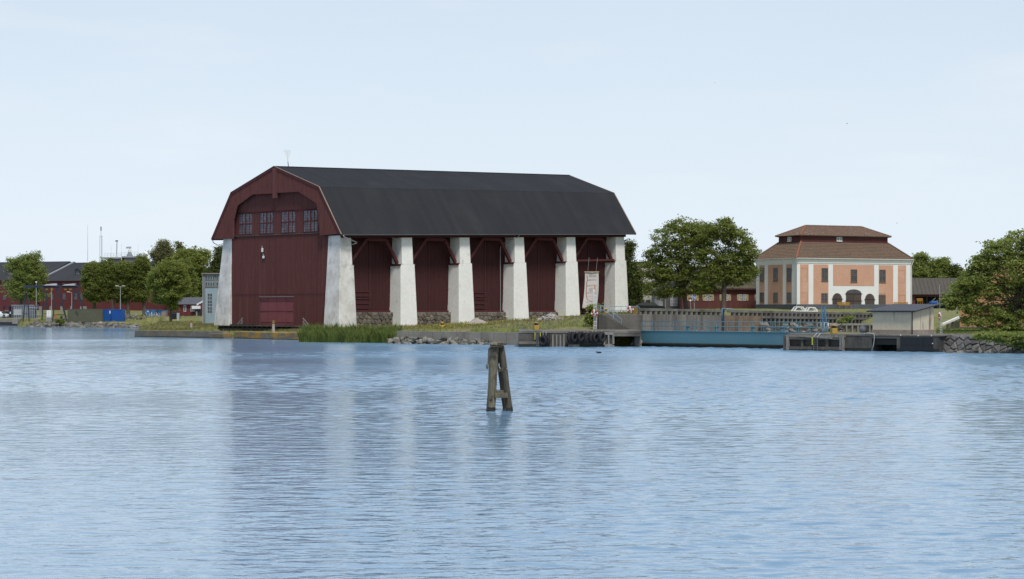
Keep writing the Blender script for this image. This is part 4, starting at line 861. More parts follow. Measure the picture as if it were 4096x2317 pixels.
for i in range(nP + 1):
    a = i * stp; z = zt(a)
    if not (aR < a < aR + 2.0): m = MB(); m.slab(DF, a - .16, a + .16, .4 if a > aM else z - .66, z - .29, -.4, .12 if a > aM else .0); m.build('wall_post', conc_old, o)
    if i < nP:
        z2 = zt(a + stp / 2) - .66
        if a < aR: m = MB(); m.slab(DF, a + .01, a + stp - .01, -.6, z2, -.5, .02 + random.uniform(-.012, .012)); m.build('wall_panel', conc_stain, o)
        elif a < aM: m = MB(); m.slab(DF, a + .01, a + stp - .01, -.6, z2, -.5, .02 + random.uniform(-.012, .012)); m.build('wall_panel', rusty, o)
        else:
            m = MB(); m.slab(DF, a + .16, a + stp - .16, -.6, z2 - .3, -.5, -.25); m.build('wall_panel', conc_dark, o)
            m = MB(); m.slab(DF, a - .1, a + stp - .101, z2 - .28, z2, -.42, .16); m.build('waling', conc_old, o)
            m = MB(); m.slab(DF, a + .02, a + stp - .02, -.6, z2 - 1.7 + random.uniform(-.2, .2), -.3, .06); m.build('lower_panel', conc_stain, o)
    if i < nP and not (aR < a + .3 < aR + 2.0): m = MB(); m.slab(DF, a, a + stp - .006, z - .30, z - random.uniform(0, .02), -.42, .06); m.build('parapet_block', conc_old, o, bevel=.015)
m = MB(); m.bar(P(2891.5, 1340, 231.5), P(2891.5, 1237, 231.5), .3); tag(m.build('steel_pile', black_steel), 'dark upright steel pile against the dock wall at the parapet gap', 'pile')
Y = 231.2; rail('gap_railing', 'short light blue railing over the gap in the dock parapet', [[P(2886.5, 1250, Y), P(2886.5, 1234, Y), P(2926, 1235, Y), P(2932, 1238, Y + 1), P(2932, 1252, Y + 1)]], [(P(2888.5, 1234, Y), P(2888.5, 1275, Y))])
o = thing('dock_rubble', 'broken brown rocks along the foot of the dock wall behind the gate', 'rocks', DF.p(30, 0, 1)); sp = []
for i in range(110):
    a = random.uniform(6, 50); f = random.random(); q = DF.p(a, 0, .6 + f * 2.2); q.z = 1.35 - f * .9 + (.9 * (1 - f) if a > 26 else .0) * random.random(); sp.append((q, random.choice((.5, .7, .9, 1.3))))
rocks(o, sp, ROCKB)
# white folded gangways lying on the parapet
def gangway(lab, u0, u1, v0, v1, Y, gr):
    A = P(u0, v1, Y); wd = (u1 - u0) / FPX * Y; ht = (v1 - v0) / FPX * Y; o = thing('gangway_frame', lab, 'gangway', A, .15, gr)
    sl = [(0, 0, 0), (wd * .25, .3, ht)]
    for y in (0, 1.2): m = MB(); m.bar((0, y, 0), (wd * .28, y, ht), .09, .18); m.build('side_rail', white_paint, o, world=False); m = MB(); m.bar((wd * .28, y, ht), (wd * .72, y, ht * .95), .09, .14); m.build('top_rail', white_paint, o, world=False); m = MB(); m.bar((wd * .72, y, ht * .95), (wd, y, .05), .09, .18); m.build('side_rail', white_paint, o, world=False)
    for k in range(4): f = k / 3; m = MB(); m.bar((wd * (.3 + .4 * f), 0, ht * .97), (wd * (.3 + .4 * f), 1.2, ht * .97), .1, .08); m.build('tread_bar', white_paint, o, world=False)
    for k in range(3): f = (k + .5) / 3; m = MB(); m.bar((wd * (.72 + .28 * f), 0, ht * (1 - f)), (wd * (.72 + .28 * f), 1.2, ht * (1 - f)), .12, .08); m.build('tread_bar', white_paint, o, world=False)
    m = MB(); m.box(0, wd, -.05, .05, -.05, .12); m.build('base_beam', white_paint, o, world=False); return o
gangway('left one of two white folded gangways lying by the dock parapet', 3175, 3226, 1228, 1246, 273, 'white gangways'); gangway('right one of two white folded gangways lying by the dock parapet', 3226, 3273, 1230, 1247, 275, 'white gangways')
# blue ladder, grey railing, buoy sphere on the right pier
A, B = P(3303, 1331, 203), P(3292, 1228, 209); o = thing('dock_ladder', 'tall blue lattice ladder leaning up from the right pier', 'ladder', A); bl2 = mat('blue_ladder_paint', (.04, .13, .22), (.035, .11, .19)); sx = V((.16, 0, 0))
for s in (-1, 1):
    m = MB(); m.bar(A + sx * s * 1.2, B + sx * s, .07); m.build('rail', bl2, o); m = MB(); m.bar(A + sx * s * 1.2 + V((.1, .25, 0)), B + sx * s + V((.1, .25, 0)), .06); m.build('rear_rail', bl2, o)
for k in range(16): f = (k + .5) / 16; p = A.lerp(B, f); m = MB(); m.bar(p - sx * 1.1, p + sx * 1.1, .04); m.build('rung', bl2, o)
for k in range(8): f = k / 8; p = A.lerp(B, f); q = A.lerp(B, f + .12); m = MB(); m.bar(p - sx, q + sx + V((.1, .25, 0)), .035); m.build('lacing', bl2, o)
m = MB(); m.bar(A.lerp(B, .63) - sx * 2, A.lerp(B, .63) + sx * 2.4, .06, .05); m.build('bracket', bl2, o)
Y = 197.5; rail('pier_railing', 'bent grey tube railing with a white canister on the right pier', [[P(3284, 1313, Y), P(3274, 1313, Y), P(3269, 1308, Y), P(3269, 1297, Y), P(3274, 1291, Y), P(3294, 1291, Y), P(3314, 1292, Y), P(3315, 1306, Y), P(3300, 1310, Y)], [P(3284, 1310, Y), P(3300, 1310, Y)]], [(P(3284, 1291, Y), P(3284, 1331, Y)), (P(3297, 1291, Y), P(3297, 1331, Y))], steel)
m = MB(); m.lathe([(.06, 0), (.07, .02), (.07, .28), (.04, .33)], 8, P(3312.5, 1306, Y - .1)); tag(m.build('canister', white_paint), 'slim white canister strapped to the bent grey railing', 'canister')
c = P(3454, 1318, 191); o = thing('mooring_buoy', 'big round grey buoy standing on the right pier', 'buoy', c - V((0, 0, .4))); m = MB(); m.ball(c, .41, 24, 16); m.build('float', mat('grey_buoy_rubber', (.17, .17, .175), (.12, .12, .125), rough=.4), o, smooth=True)
m = MB(); m.torus(c + V((0, 0, .43)), (0, 1, 0), .06, .02, 12, 6); m.build('ring', steel, o)
# ---------------------------------------------------------------- right pier
ra, rb = G(3136, 1401), G(3757, 1409); RF = Face(ra.to_2d(), (rb - ra).to_2d()); RL = (rb - ra).length; ru = lambda u: RF.az(u, 1400)[0]; ZR = 1.6
o = thing('concrete_pier', 'dark concrete pier with timber fender and culvert, right of the blue gate', 'pier', ra)
c0, c1 = ru(3486), ru(3587)
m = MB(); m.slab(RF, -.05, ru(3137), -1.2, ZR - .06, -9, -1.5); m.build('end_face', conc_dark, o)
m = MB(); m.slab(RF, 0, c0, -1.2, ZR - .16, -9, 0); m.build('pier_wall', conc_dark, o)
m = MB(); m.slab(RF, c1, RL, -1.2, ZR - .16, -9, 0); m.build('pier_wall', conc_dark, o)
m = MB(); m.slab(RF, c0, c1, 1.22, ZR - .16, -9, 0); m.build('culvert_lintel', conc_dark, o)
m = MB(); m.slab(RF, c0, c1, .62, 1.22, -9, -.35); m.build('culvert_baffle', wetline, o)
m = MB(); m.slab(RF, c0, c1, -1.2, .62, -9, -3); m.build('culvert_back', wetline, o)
m = MB(); m.slab(RF, ru(3150), RL + .2, ZR - .16, ZR, -9.5, .05); m.build('deck_slab', conc_old, o, bevel=.03)
t0, t1 = ru(3146), ru(3384)
for (x0, x1, z0, z1_, oo, mt) in ((t0, t1, 1.05, 1.3, .45, timber), (t0, t1, .1, .38, .5, timber), (t0 - .15, t0 + .1, -.1, 1.42, .42, timber), (t0 + .2, t0 + .5, .05, 1.45, .55, timber_grey), (ru(3210), ru(3219), .2, 1.3, .35, timber), (ru(3308), ru(3320), .2, 1.3, .35, timber), (t1 - .45, t1 - .25, .1, 1.3, .5, timber_grey), (t1 - .2, t1, .0, 1.42, .52, timber_grey)):
    m = MB(); m.slab(RF, x0, x1, z0, z1_, oo - .28, oo + random.uniform(-.02, .02)); m.build('fender_timber', mt, o)
m = MB(); m.slab(RF, t0, t1, 1.3, 1.46, -.02, .4); m.build('broken_plank', timber_grey, o)
m = MB(); m.bar(RF.p(t0 + 1.6, 1.38, .42), RF.p(t1 - 1.2, 1.2, .5), .18, .14); m.build('loose_timber', timber_grey, o)
for a, b_ in ((0, c0), (c1, RL)): m = MB(); m.slab(RF, a, b_, -1.1, .28, .0, .04); m.build('weed_line', wetline, o)
rub = mat('black_rubber_sheet', (.02, .022, .026), (.014, .016, .019), rough=.5)
for i in range(2):
    for j in range(2): x0 = ru(3603) + (ru(3733) - ru(3603)) * (0 if i == 0 else .7); x1 = ru(3603) + (ru(3733) - ru(3603)) * (.695 if i == 0 else 1); m = MB(); m.slab(RF, x0, x1, .12 + .5 * j, .6 + .74 * j - (.0 if j else 0), .0, .09 - .012 * j); m.build('rubber_panel', rub, o, bevel=.012)
for u, v in ((3604, 1341), (3674.5, 1343), (3728, 1343.5), (3732, 1374.5)): a, z = RF.az(u, v); m = MB(); m.lathe([(.055, 0), (.05, .05)], 8, RF.p(a, z, .08), RF.n); m.build('bolt_cap', white_paint, o)
m = MB(); pts = [RF.p(*RF.az(3440, 1333), .0), RF.p(*RF.az(3498, 1334), .12), RF.p(*RF.az(3500, 1350), .15), RF.p(*RF.az(3497, 1380), .15), RF.p(*RF.az(3489.5, 1404), .2)]; m.tube(pts, .035, 6); tag(m.build('outlet_pipe', steel, smooth=True), 'thin grey pipe running along the pier and down to the water', 'pipe')
a, z = RF.az(3259, 1364); m = MB(); m.slab(RF, a - .035, a + .035, z - .37, z + .37, .53, .56); tag(m.build('marker_strip', bright), 'thin fluorescent yellow strip beside the ladder of the right pier', 'marker')
ld = ladder('quay_ladder', 'steel ladder with splayed grab rails on the right pier fender', RF, 3266, 3281, 1348, 1407, 190, dull, 7, out=.62)
for u, u2 in ((3266, 3273), (3281, 3288)): a, z = RF.az(u, 1348); b_, z2 = RF.az(u2, 1334.5); m = MB(); m.tube([RF.p(a, z, .62), RF.p(b_, z2 + .02, .3), RF.p(b_, ZR + .02, -.1)], .03, 6); m.build('grab_rail', steel, ld)
a, z = RF.az(3480, 1334)
o = thing('slipway_plank', 'bent metal plate lying on the pier before the booth', 'plate', P(3515, 1336, 187.3)); m = MB(); m.add([P(3514, 1337, 187.2), P(3520, 1326, 187.2), P(3530, 1326, 187.2), P(3560, 1337, 187.2), P(3560, 1337, 187.6), P(3530, 1326, 187.6), P(3520, 1326, 187.6), P(3514, 1337, 187.6)], [(0, 1, 6, 7), (1, 2, 5, 6), (2, 3, 4, 5)]); m.build('plate', steel, o)
# low retaining wall at the back of the pier
o = thing('low_wall', 'low weathered concrete wall behind the round buoy', 'wall', P(3375, 1332, 200)); A = P(3372, 1332, 201); 
m = MB(); m.box(A.x, A.x + 3.6, 201, 201.4, 1.3, 2.3); m.build('wall_face', conc_stain, o)
m = MB(); m.box(A.x - .1, A.x + 3.7, 200.8, 201.5, 2.3, 2.5); m.build('coping', conc, o, bevel=.02)
for k in range(6): x = A.x + .25 + k * .58; m = MB(); m.box(x, x + .16, 200.8, 201, 1.4, 2.3); m.build('buttress', conc, o)
# ---------------------------------------------------------------- booth
bo, bc_, bb = P(3490.4, 1336, 190), P(3651, 1337, 187.4), P(3727, 1335, 190.9); 
booth_w = mat('pale_cream_render', (.58, .53, .41), (.5, .455, .35), sc=.4, bsc=3, bump=.006, fine=.06, c3=(.2, .155, .13), sc3=1.0, st3=(1.6, 1.6, .3), lo3=.6, hi3=.7)
booth_b = mat('booth_plinth_render', (.3, .26, .22), (.2, .16, .13), sc=.8, bsc=4, bump=.01, fine=.15)
for q in (bo, bc_, bb): q.z = 0
BA = Face(bo.to_2d(), (bc_ - bo).to_2d()); BL = (bc_ - bo).length; BS = Face(bc_.to_2d(), (bb - bc_).to_2d()); BD = (bb - bc_).length; inn = -BA.n
o = thing('pump_booth', 'pale cream rendered booth with a dark mono-pitch metal roof on the right pier', 'booth', bo)
zf, zbk = 3.74, 4.28; bl = bo + inn * BD; br = bc_ + inn * BD
m = MB(); m.hexa([V((p.x, p.y, 2.0)) for p in (bo, bc_, br, bl)], [V((bo.x, bo.y, zf)), V((bc_.x, bc_.y, zf)), V((br.x, br.y, zbk)), V((bl.x, bl.y, zbk))]); m.build('walls', booth_w, o)
m = MB(); e = .05; m.hexa([V((p.x, p.y, 1.5)) + BA.d * s1 * e + inn * s2 * e for p, s1, s2 in ((bo, -1, -1), (bc_, 1, -1), (br, 1, 1), (bl, -1, 1))], [V((p.x, p.y, 2.0)) + BA.d * s1 * e + inn * s2 * e for p, s1, s2 in ((bo, -1, -1), (bc_, 1, -1), (br, 1, 1), (bl, -1, 1))]); m.build('plinth', booth_b, o)
roofm = mat('dark_profiled_sheet', (.075, .078, .088), (.06, .062, .07), rough=.5, fine=.06)
n = int((BL + .9) / .09); vs = []; sl = (zbk - zf) / BD
for i in range(n + 1):
    x = -.45 + (BL + .9) * i / n; hgt = .035 * (1 if (i // 2) % 2 else 0)
    for y in (-.45, BD + .4): p = bo + BA.d * x + inn * y; vs.append(V((p.x, p.y, zf + .1 + sl * y + hgt)))
m = MB(); m.add(vs, [(2 * i, 2 * i + 2, 2 * i + 3, 2 * i + 1) for i in range(n)]); m.build('roof_sheet', roofm, o)
m = MB(); c4 = [bo + BA.d * x + inn * y for x, y in ((-.42, -.42), (BL + .42, -.42), (BL + .42, BD + .38), (-.42, BD + .38))]; zz = [zf + sl * -.42, zf + sl * -.42, zf + sl * (BD + .38), zf + sl * (BD + .38)]
m.hexa([V((p.x, p.y, z)) for p, z in zip(c4, zz)], [V((p.x, p.y, z + .09)) for p, z in zip(c4, zz)]); m.build('roof_edge', black_steel, o)
m = MB(); p = bc_ + BA.d * -.02 + BA.n * .07; m.tube([V((p.x, p.y, zf)), V((p.x, p.y, 1.62))], .05, 8); m.build('downpipe', black, o)
a, z = BS.az(3697.5, 1243.5); m = MB(); m.slab(BS, a - .08, a + .08, z - .12, z + .12, 0, .03); m.build('vent', black_steel, o)
# lattice pole with lifebuoy, white gangway beam
o = thing('ladder_mast', 'slim grey lattice pole with lifebuoy right of the booth', 'mast', P(3763, 1337, 191))
for u in (3761, 3768): m = MB(); m.tube([P(u, 1337, 191), P(u - 2, 1243, 191)], .03, 6); m.build('upright', steel, o)
for k in range(9): v = 1330 - k * 10; m = MB(); m.tube([P(3761, v, 191), P(3767.5, v, 191)], .018, 5); m.build('rung', steel, o)
m = MB(); m.tube([P(3759.5, 1243, 191), P(3758.5, 1138, 191)], .022, 6); m.build('thin_mast', steel, o)
m = MB(); m.tube([P(3759, 1180, 191), P(3762, 1186, 191), P(3765, 1180, 191)], .02, 6); m.build('hook', steel, o)
lifebuoy('lifebuoy seen edge-on on the lattice pole right of the booth', P(3758, 1264.5, 190.7), (1, -.35, 0), .27)
o = thing('boarding_ramp', 'white sloping beam of a ramp beyond the lattice pole', 'ramp', P(3769, 1298, 214))
m = MB(); m.bar(P(3769, 1299, 214), P(3838, 1269, 222), .3, .22); m.build('beam', white_paint, o)
for u, v, Y in ((3790, 1293, 216), (3810, 1284, 219)): m = MB(); m.bar(P(u, v, Y), P(u, 1318, Y), .2); m.build('support', timber, o)
# stone revetment at the right edge
sa, sb = G(3757, 1408), G(4620, 1424); d = (sb - sa).normalized(); bk = V((-d.y, d.x, 0)); W = (sb - sa).length
o = thing('stone_revetment', 'sloping bank of dark grey boulders under the big tree at right', 'stone wall', sa); n0 = len(bpy.data.objects)
m = MB(); m.hexa([sa + V((0, 0, -1)), sb + V((0, 0, -1)), sb + bk * 3 + V((0, 0, -1)), sa + bk * 3 + V((0, 0, -1))], [sa + bk * .9 + V((0, 0, 1.5)), sb + bk * 1.5 + V((0, 0, 1.5)), sb + bk * 3 + V((0, 0, 1.5)), sa + bk * 3 + V((0, 0, 1.5))]); m.build('bank_core', mortar, o)
rev_mat = mat('dark_grey_boulder', (.15, .145, .135), (.085, .083, .08), sc=1.2, bsc=5, bump=.02, piece=.35, fine=.2)
stones(o, W, 1.75, .8, lambda u, v, oo: tuple(sa + d * u + bk * (v * .58 - oo * 1.3) + V((0, 0, -.15 + v)) - sa), rev_mat, gap=.03, dep=.26, asp=.55)
rocks(o, [(G(random.uniform(3790, 4140), 1411 + random.uniform(-2, 3)) + V((0, 0, .02)), random.choice((.4, .55, .8))) for _ in range(35)], ROCK)
# ================================================================ orange storehouse with the raised roof
OC = P(3187, 1240, 330); OC.z = 0; OA = math.radians(27)
house = thing('storehouse', 'peach and white rendered storehouse with a two-step tiled hip roof', 'building', OC, OA); HM = WM[house.name]
LX, LY = 23.5, 11.9; HB, HE = 3.4, 12.3
R1 = Face(OC.to_2d(), (math.cos(OA), math.sin(OA))); R2 = Face(OC.to_2d(), (-math.sin(OA), math.cos(OA)))
def hp(x, y, z): return V((x, y, z))
peach = mat('peach_limewash', (.56, .325, .22), (.51, .29, .195), sc=.5, bsc=4, fine=.08, bump=.004, c3=(.6, .4, .3), sc3=.5, st3=(1, 1, .5), lo3=.55, hi3=.85)
wht = mat('storehouse_white_limewash', (.76, .76, .73), (.70, .70, .67), sc=.6, fine=.04)
plinth = mat('grey_plinth_render', (.1, .11, .125), (.08, .088, .1), sc=.6, fine=.1)
brown = mat('brown_door_paint', (.12, .095, .078), (.095, .075, .062), bsc=6, fine=.12)
frame_b = mat('brown_window_frame', (.15, .118, .098), (.12, .095, .08))
# core walls, plinth, cornice
m = MB(); m.box(0, LX, 0, LY, HB + 1.2, HE - .7); m.build('wall_core', wht, house, world=False)
zp = R1.az(3250, 1220)[1] + .1
m = MB(); m.box(-.12, LX + .12, -.12, LY + .12, HB - 1, zp); m.build('plinth', plinth, house, world=False, bevel=.03)
for k, (e, z0, z1_) in enumerate(((.08, HE - .75, HE - .45), (.16, HE - .45, HE - .2), (.26, HE - .2, HE))):
    m = MB(); m.box(-e, LX + e, -e, LY + e, z0, z1_); m.build('cornice', wht, house, world=False)
# facade fields: long front (x axis) and short left end (y axis)
def fx(u, v=1130): return R1.az(u, v)[0]
def fy(u, v=1130): return R2.az(u, v)[0]
zc0, zc1 = zp, HE - .95
def ux(c): return 2990 + c / 3.83
def ux2(c): return 3280 + c / 3.83
def uv(c): return 880 + c / 3.83
front = [(fx(ux(804)), fx(ux(934)), zc0, zc1), (fx(ux(1010)), fx(ux(1238)), zc0, zc1), (fx(ux2(200)), fx(ux2(829)), R1.az(3400, uv(1010))[1], zc1), (fx(ux2(900)), fx(ux2(1120)), zc0, zc1), (fx(ux2(1193)), fx(ux2(1318)), zc0, zc1)]
for (a, b_, z0, z1_) in front: m = MB(); m.box(a, b_, -.03, .05, z0, z1_); m.build('peach_field', peach, house, world=False)
side = [(fy(ux(185)), fy(ux(262))), (fy(ux(315)), fy(ux(540))), (fy(ux(594)), fy(ux(680)))]
for (a, b_) in side: m = MB(); m.box(-.03, .05, min(a, b_), max(a, b_), zc0, zc1); m.build('peach_field', peach, house, world=False)
def window(x0, x1, z0, z1_, nx, nz, on_front=True, fm=frame_b, fw=.1, half=True, par=house, d=0):
    # a window standing in the wall: frame, mullion, transom, glazing bars and panes
    T = (lambda a, o, z: (a, -o + d, z)) if on_front else (lambda a, o, z: (-o + d, a, z))
    def bx(m, a0, a1, o0, o1, z0_, z1__):
        q = [T(a0, o1, z0_), T(a1, o1, z0_), T(a1, o0, z0_), T(a0, o0, z0_)]; t = [T(a0, o1, z1__), T(a1, o1, z1__), T(a1, o0, z1__), T(a0, o0, z1__)]
        if not on_front: q, t = q[::-1], t[::-1]
        m.hexa(q, t)
    m = MB(); bx(m, x0, x0 + fw, -.05, .075, z0, z1_); bx(m, x1 - fw, x1, -.05, .075, z0, z1_); bx(m, x0 + fw, x1 - fw, -.05, .075, z0, z0 + fw); bx(m, x0 + fw, x1 - fw, -.05, .075, z1_ - fw, z1_)
    mid = (x0 + x1) / 2; bx(m, mid - .06, mid + .06, -.05, .07, z0 + fw, z1_ - fw)
    if half: zm = z0 + (z1_ - z0) * .5; bx(m, x0 + fw, mid - .06, -.05, .068, zm - .05, zm + .05); bx(m, mid + .06, x1 - fw, -.05, .068, zm - .05, zm + .05)
    w_ = m.build('window', fm, par, world=False)
    m = MB(); g = MB()
    for i in range(nx):
        xa = x0 + (x1 - x0) * i / nx; xb = x0 + (x1 - x0) * (i + 1) / nx
        if i and abs(xa - mid) > .08: bx(m, xa - .018, xa + .018, .034, .06, z0 + fw, z1_ - fw)
        for j in range(nz):
            za = z0 + (z1_ - z0) * j / nz; zb_ = z0 + (z1_ - z0) * (j + 1) / nz
            if i == 0 and j: bx(m, x0 + fw, x1 - fw, .034, .058, za - .018, za + .018)
            q = [T(xa, .034 + random.uniform(-.003, .003), za), T(xb, .034 + random.uniform(-.003, .003), za), T(xb, .034, zb_), T(xa, .034, zb_)]; g.add(q if on_front else q[::-1], [(0, 1, 2, 3)])
    m.build('glazing_bars', fm, w_, world=False, kind='stuff'); g.build('panes', glass_dark, w_, world=False, kind='stuff')
    T2 = (z0 - .06); m = MB(); bx(m, x0 - .05, x1 + .05, .0, .13, z0 - .07, z0); m.build('sill', fm, w_, world=False); return w_
def zf_(F, u, v): return F.az(u, v)[1]
for c0, c1, r0, r1 in ((1132, 1230, 738, 938), (1127, 1225, 1123, 1262)):
    window(fx(ux(c0)), fx(ux(c1)), zf_(R1, ux(1180), uv(r1)), zf_(R1, ux(1180), uv(r0)), 4, 6 if r0 < 1000 else 4)
for c0, c1, r0, r1 in ((468, 566, 758, 952), (907, 1003, 762, 957)): window(fx(ux2(c0)), fx(ux2(c1)), zf_(R1, ux2(c0), uv(r1)), zf_(R1, ux2(c0), uv(r0)), 4, 6)
for c0, c1 in ((194, 258), (400, 467), (607, 676)):
    y0, y1 = sorted((fy(ux(c0)), fy(ux(c1)))); window(y0, y1, zf_(R2, ux(c0), uv(940)), zf_(R2, ux(c0), uv(738)), 4, 6, False); window(y0, y1, zf_(R2, ux(c0), uv(1258)), zf_(R2, ux(c0), uv(1113)), 4, 4, False)
# blind window recesses in the end bays of the front
thin = mat('peach_shadow_groove', (.42, .2, .12))
for c0, c1, f in ((822, 912, 0), (1210, 1298, 1)):
    U = ux2 if f else ux; a, b_ = fx(U(c0)), fx(U(c1))
    for r0, r1 in ((738, 940), (1116, 1258)):
        if f: r0 += 36; r1 += 24
        z1_, z0 = zf_(R1, U(c0), uv(r0)), zf_(R1, U(c0), uv(r1)); m = MB(); m.box(a + .04, b_ - .04, -.05, -.03, z0, z1_ - .05); q = m.build('blind_window', peach, house, world=False)
        m = MB(); m.box(a - .03, b_ + .03, -.065, -.03, z1_ - .05, z1_ + .0); m.build('groove_edge', thin, q, world=False)
        m = MB(); m.box(b_ - .04, b_ + .01, -.06, -.03, z0, z1_ - .05); m.build('groove_edge', thin, q, world=False)
# arched doors
def arch(a0, a1, z0, zt_, lunette=False, sp=None):
    r = (a1 - a0) / 2; cx = (a0 + a1) / 2; zs_ = sp if sp else zt_ - r; n = 14; ry = zt_ - zs_
    pl = [(a0, z0), (a1, z0)] + [(cx + r * math.cos(math.pi * k / n), zs_ + ry * math.sin(math.pi * k / n)) for k in range(n + 1)]
    m = MB(); m.prism([(p[0], -.07, p[1]) for p in pl][::-1], (0, .1, 0)); dr = m.build('door', brown, house, world=False)
    # herringbone boards
    m = MB(); z = z0 - r
    top = zs_ if lunette else zt_
    while z < top:
        for sg in (-1, 1):
            p, q = V((cx, -.085, z)), V((cx + sg * r * .97, -.085, z + r * .62))
            def ins(t): 
                if t.z < z0 or t.z > top: return False
                return t.z < zs_ or ((t.x - cx) / r) ** 2 + ((t.z - zs_) / max(ry, .01)) ** 2 < .92
            pts = [p.lerp(q, k / 8) for k in range(9)]; run = [t for t in pts if ins(t)]
            if len(run) > 1: m.bar(run[0], run[-1], .03, .05, up=(0, -1, 0))
        z += .26
    m.build('herringbone_boards', mat('dark_board_joint', (.07, .055, .045)) if 'dark_board_joint' not in bpy.data.materials else bpy.data.materials['dark_board_joint'], dr, world=False, kind='stuff')
    m = MB(); m.bar((cx, -.09, z0), (cx, -.09, top - .02), .06, .05); m.build('meeting_stile', brown, dr, world=False)
    for z in ([zs_ - .05, z0 + (zs_ - z0) * .5] if lunette else [zs_ - .02]):
        m = MB(); m.box(a0 - .18, a1 + .18, -.12, -.075, z - .05, z + .05); m.build('iron_strap', black_steel, dr, world=False)
    if lunette:
        m = MB(); m.prism([(cx + (r - .12) * math.cos(math.pi * k / n), -.074, zs_ + .06 + (ry - .14) * math.sin(math.pi * k / n)) for k in range(n + 1)], (0, -.012, 0)); fl = m.build('fanlight', glass_dark, dr, world=False)
        for k in range(-3, 4):
            h_ = (ry - .14) * math.sqrt(max(0, 1 - (k * .3 / (r - .12)) ** 2)); m = MB(); m.box(cx + k * .3 - .025, cx + k * .3 + .025, -.11, -.088, zs_ + .05, zs_ + .05 + h_); m.build('glazing_bar', frame_b, fl, world=False)
        m = MB(); m.box(a0 + .15, a1 - .15, -.11, -.087, zs_ + .05 + ry * .4, zs_ + .1 + ry * .4); m.build('glazing_bar', frame_b, fl, world=False)
    return dr
zg = R1.az(3400, 1233)[1]
arch(fx(ux2(190)), fx(ux2(334)), zg, zf_(R1, ux2(260), uv(1122))); arch(fx(ux2(397)), fx(ux2(630)), zg, zf_(R1, ux2(515), uv(1064)), True, zf_(R1, ux2(515), uv(1128))); arch(fx(ux2(689)), fx(ux2(832)), zg, zf_(R1, ux2(760), uv(1130)))
a, b_ = fx(ux2(897)), fx(ux2(1003)); z1_ = zf_(R1, ux2(950), uv(1150)); m = MB(); m.box(a, b_, -.07, .02, zg, z1_); dr = m.build('door', brown, house, world=False)
for k in range(9): z = zg + .15 + k * .28; m = MB(); m.box(a + .06, b_ - .06, -.082, -.072, z, z + .04); m.build('board_joint', frame_b, dr, world=False)
# downpipes
for x, y in ((-.1, -.12), (LX + .05, -.15)):
    m = MB(); m.tube([(x + .25, y - .22, HE - .15), (x, y, HE - 1.0), (x, y, zp - .3)], .06, 8); m.build('downpipe', wht if x > 1 else steel, house, world=False)
m = MB(); 
for y0, y1, x0, x1 in ((-.42, -.32, -.4, LX + .4), (LY + .32, LY + .42, -.4, LX + .4)): m.box(x0, x1, y0, y1, HE - .02, HE + .07)
m.box(-.42, -.32, -.32, LY + .32, HE - .02, HE + .07); m.build('gutter', wht, house, world=False)
# pantile roofs: every course and roll modelled
tile = mat('weathered_pantile', (.17, .105, .07), (.12, .094, .066), sc=.5, amt=.6, rough=.85, bsc=6, fine=.35, c3=(.36, .28, .2), sc3=2.2, lo3=.7, hi3=.8, piece=0)
tile_up = mat('pale_weathered_pantile', (.2, .118, .082), (.145, .11, .084), sc=.6, amt=.6, rough=.85, bsc=6, fine=.4, c3=(.42, .34, .26), sc3=2.0, lo3=.62, hi3=.76)
ridge_t = mat('fresh_orange_ridge_tile', (.32, .125, .075), (.25, .1, .06), piece=.25, isl=True)
def pantile(q, mt, par, pitch=.26, course=.36):
    # q: eave-left, eave-right, top-right, top-left
    A, B, C_, D = [V(p) for p in q]; w0 = (B - A).length; sl_ = ((A + B) / 2 - (C_ + D) / 2).length; n = ((B - A).cross(D - A)).normalized(); e = (B - A).normalized(); up = n.cross(e).normalized()
    xa0, xb0 = 0.0, w0; xa1, xb1 = (D - A).dot(e), (C_ - A).dot(e); H_ = (D - A).dot(up); nr = max(2, int(H_ / course)); step = pitch / 4; nc = int(w0 / step); vs = []; fs = []
    rows = []
    for r in range(nr):
        for hh, lift in ((r / nr, .05), ((r + 1) / nr - .001, .0)): rows.append((hh * H_, lift))
    for hh, lift in rows:
        f = hh / H_; xl, xr = xa0 + (xa1 - xa0) * f, xb0 + (xb1 - xb0) * f
        for c in range(nc + 1):
            x = min(max(c * step, xl), xr); vs.append(A + e * x + up * hh + n * (lift + .035 * (1 + math.sin(2 * math.pi * x / pitch))))
    for r in range(len(rows) - 1):
        for c in range(nc): i = r * (nc + 1) + c; fs.append((i, i + 1, i + nc + 2, i + nc + 1))
    m = MB(); m.add(vs, fs); return m.build('roof_tiles', mt, par, world=False, kind='stuff')
def hip_tiles(p, q, par, mt=ridge_t):
    p, q = V(p), V(q); n = int((q - p).length / .38)
    for k in range(n): m = MB(); a, b_ = p.lerp(q, k / n), p.lerp(q, (k + 1.12) / n); m.tube([a, b_], [.16, .13], 7); m.build('ridge_tile', mt, par, world=False)
e = .36; ins = 2.75; ZC0, ZC1 = 15.1, 16.05; E4 = [(-e, -e, HE), (LX + e, -e, HE), (LX + e, LY + e, HE), (-e, LY + e, HE)]; C4 = [(ins, ins, ZC0), (LX - ins, ins, ZC0), (LX - ins, LY - ins, ZC0), (ins, LY - ins, ZC0)]
m = MB(); m.hexa([V(p) - V((0, 0, .05)) for p in E4], [V(p) - V((0, 0, .06)) for p in C4]); m.build('roof_deck', frame_b, house, world=False)
for i in range(4): pantile([E4[i], E4[(i + 1) % 4], C4[(i + 1) % 4], C4[i]], tile, house)
for i in range(4): hip_tiles(V(E4[i]) + V((0, 0, .1)), V(C4[i]) + V((0, 0, .1)), house, ridge_t if i == 0 else tile)
m = MB(); m.box(ins, LX - ins, ins, LY - ins, ZC0 - .3, ZC1 + .1); cl = m.build('clerestory_wall', red, house, world=False)
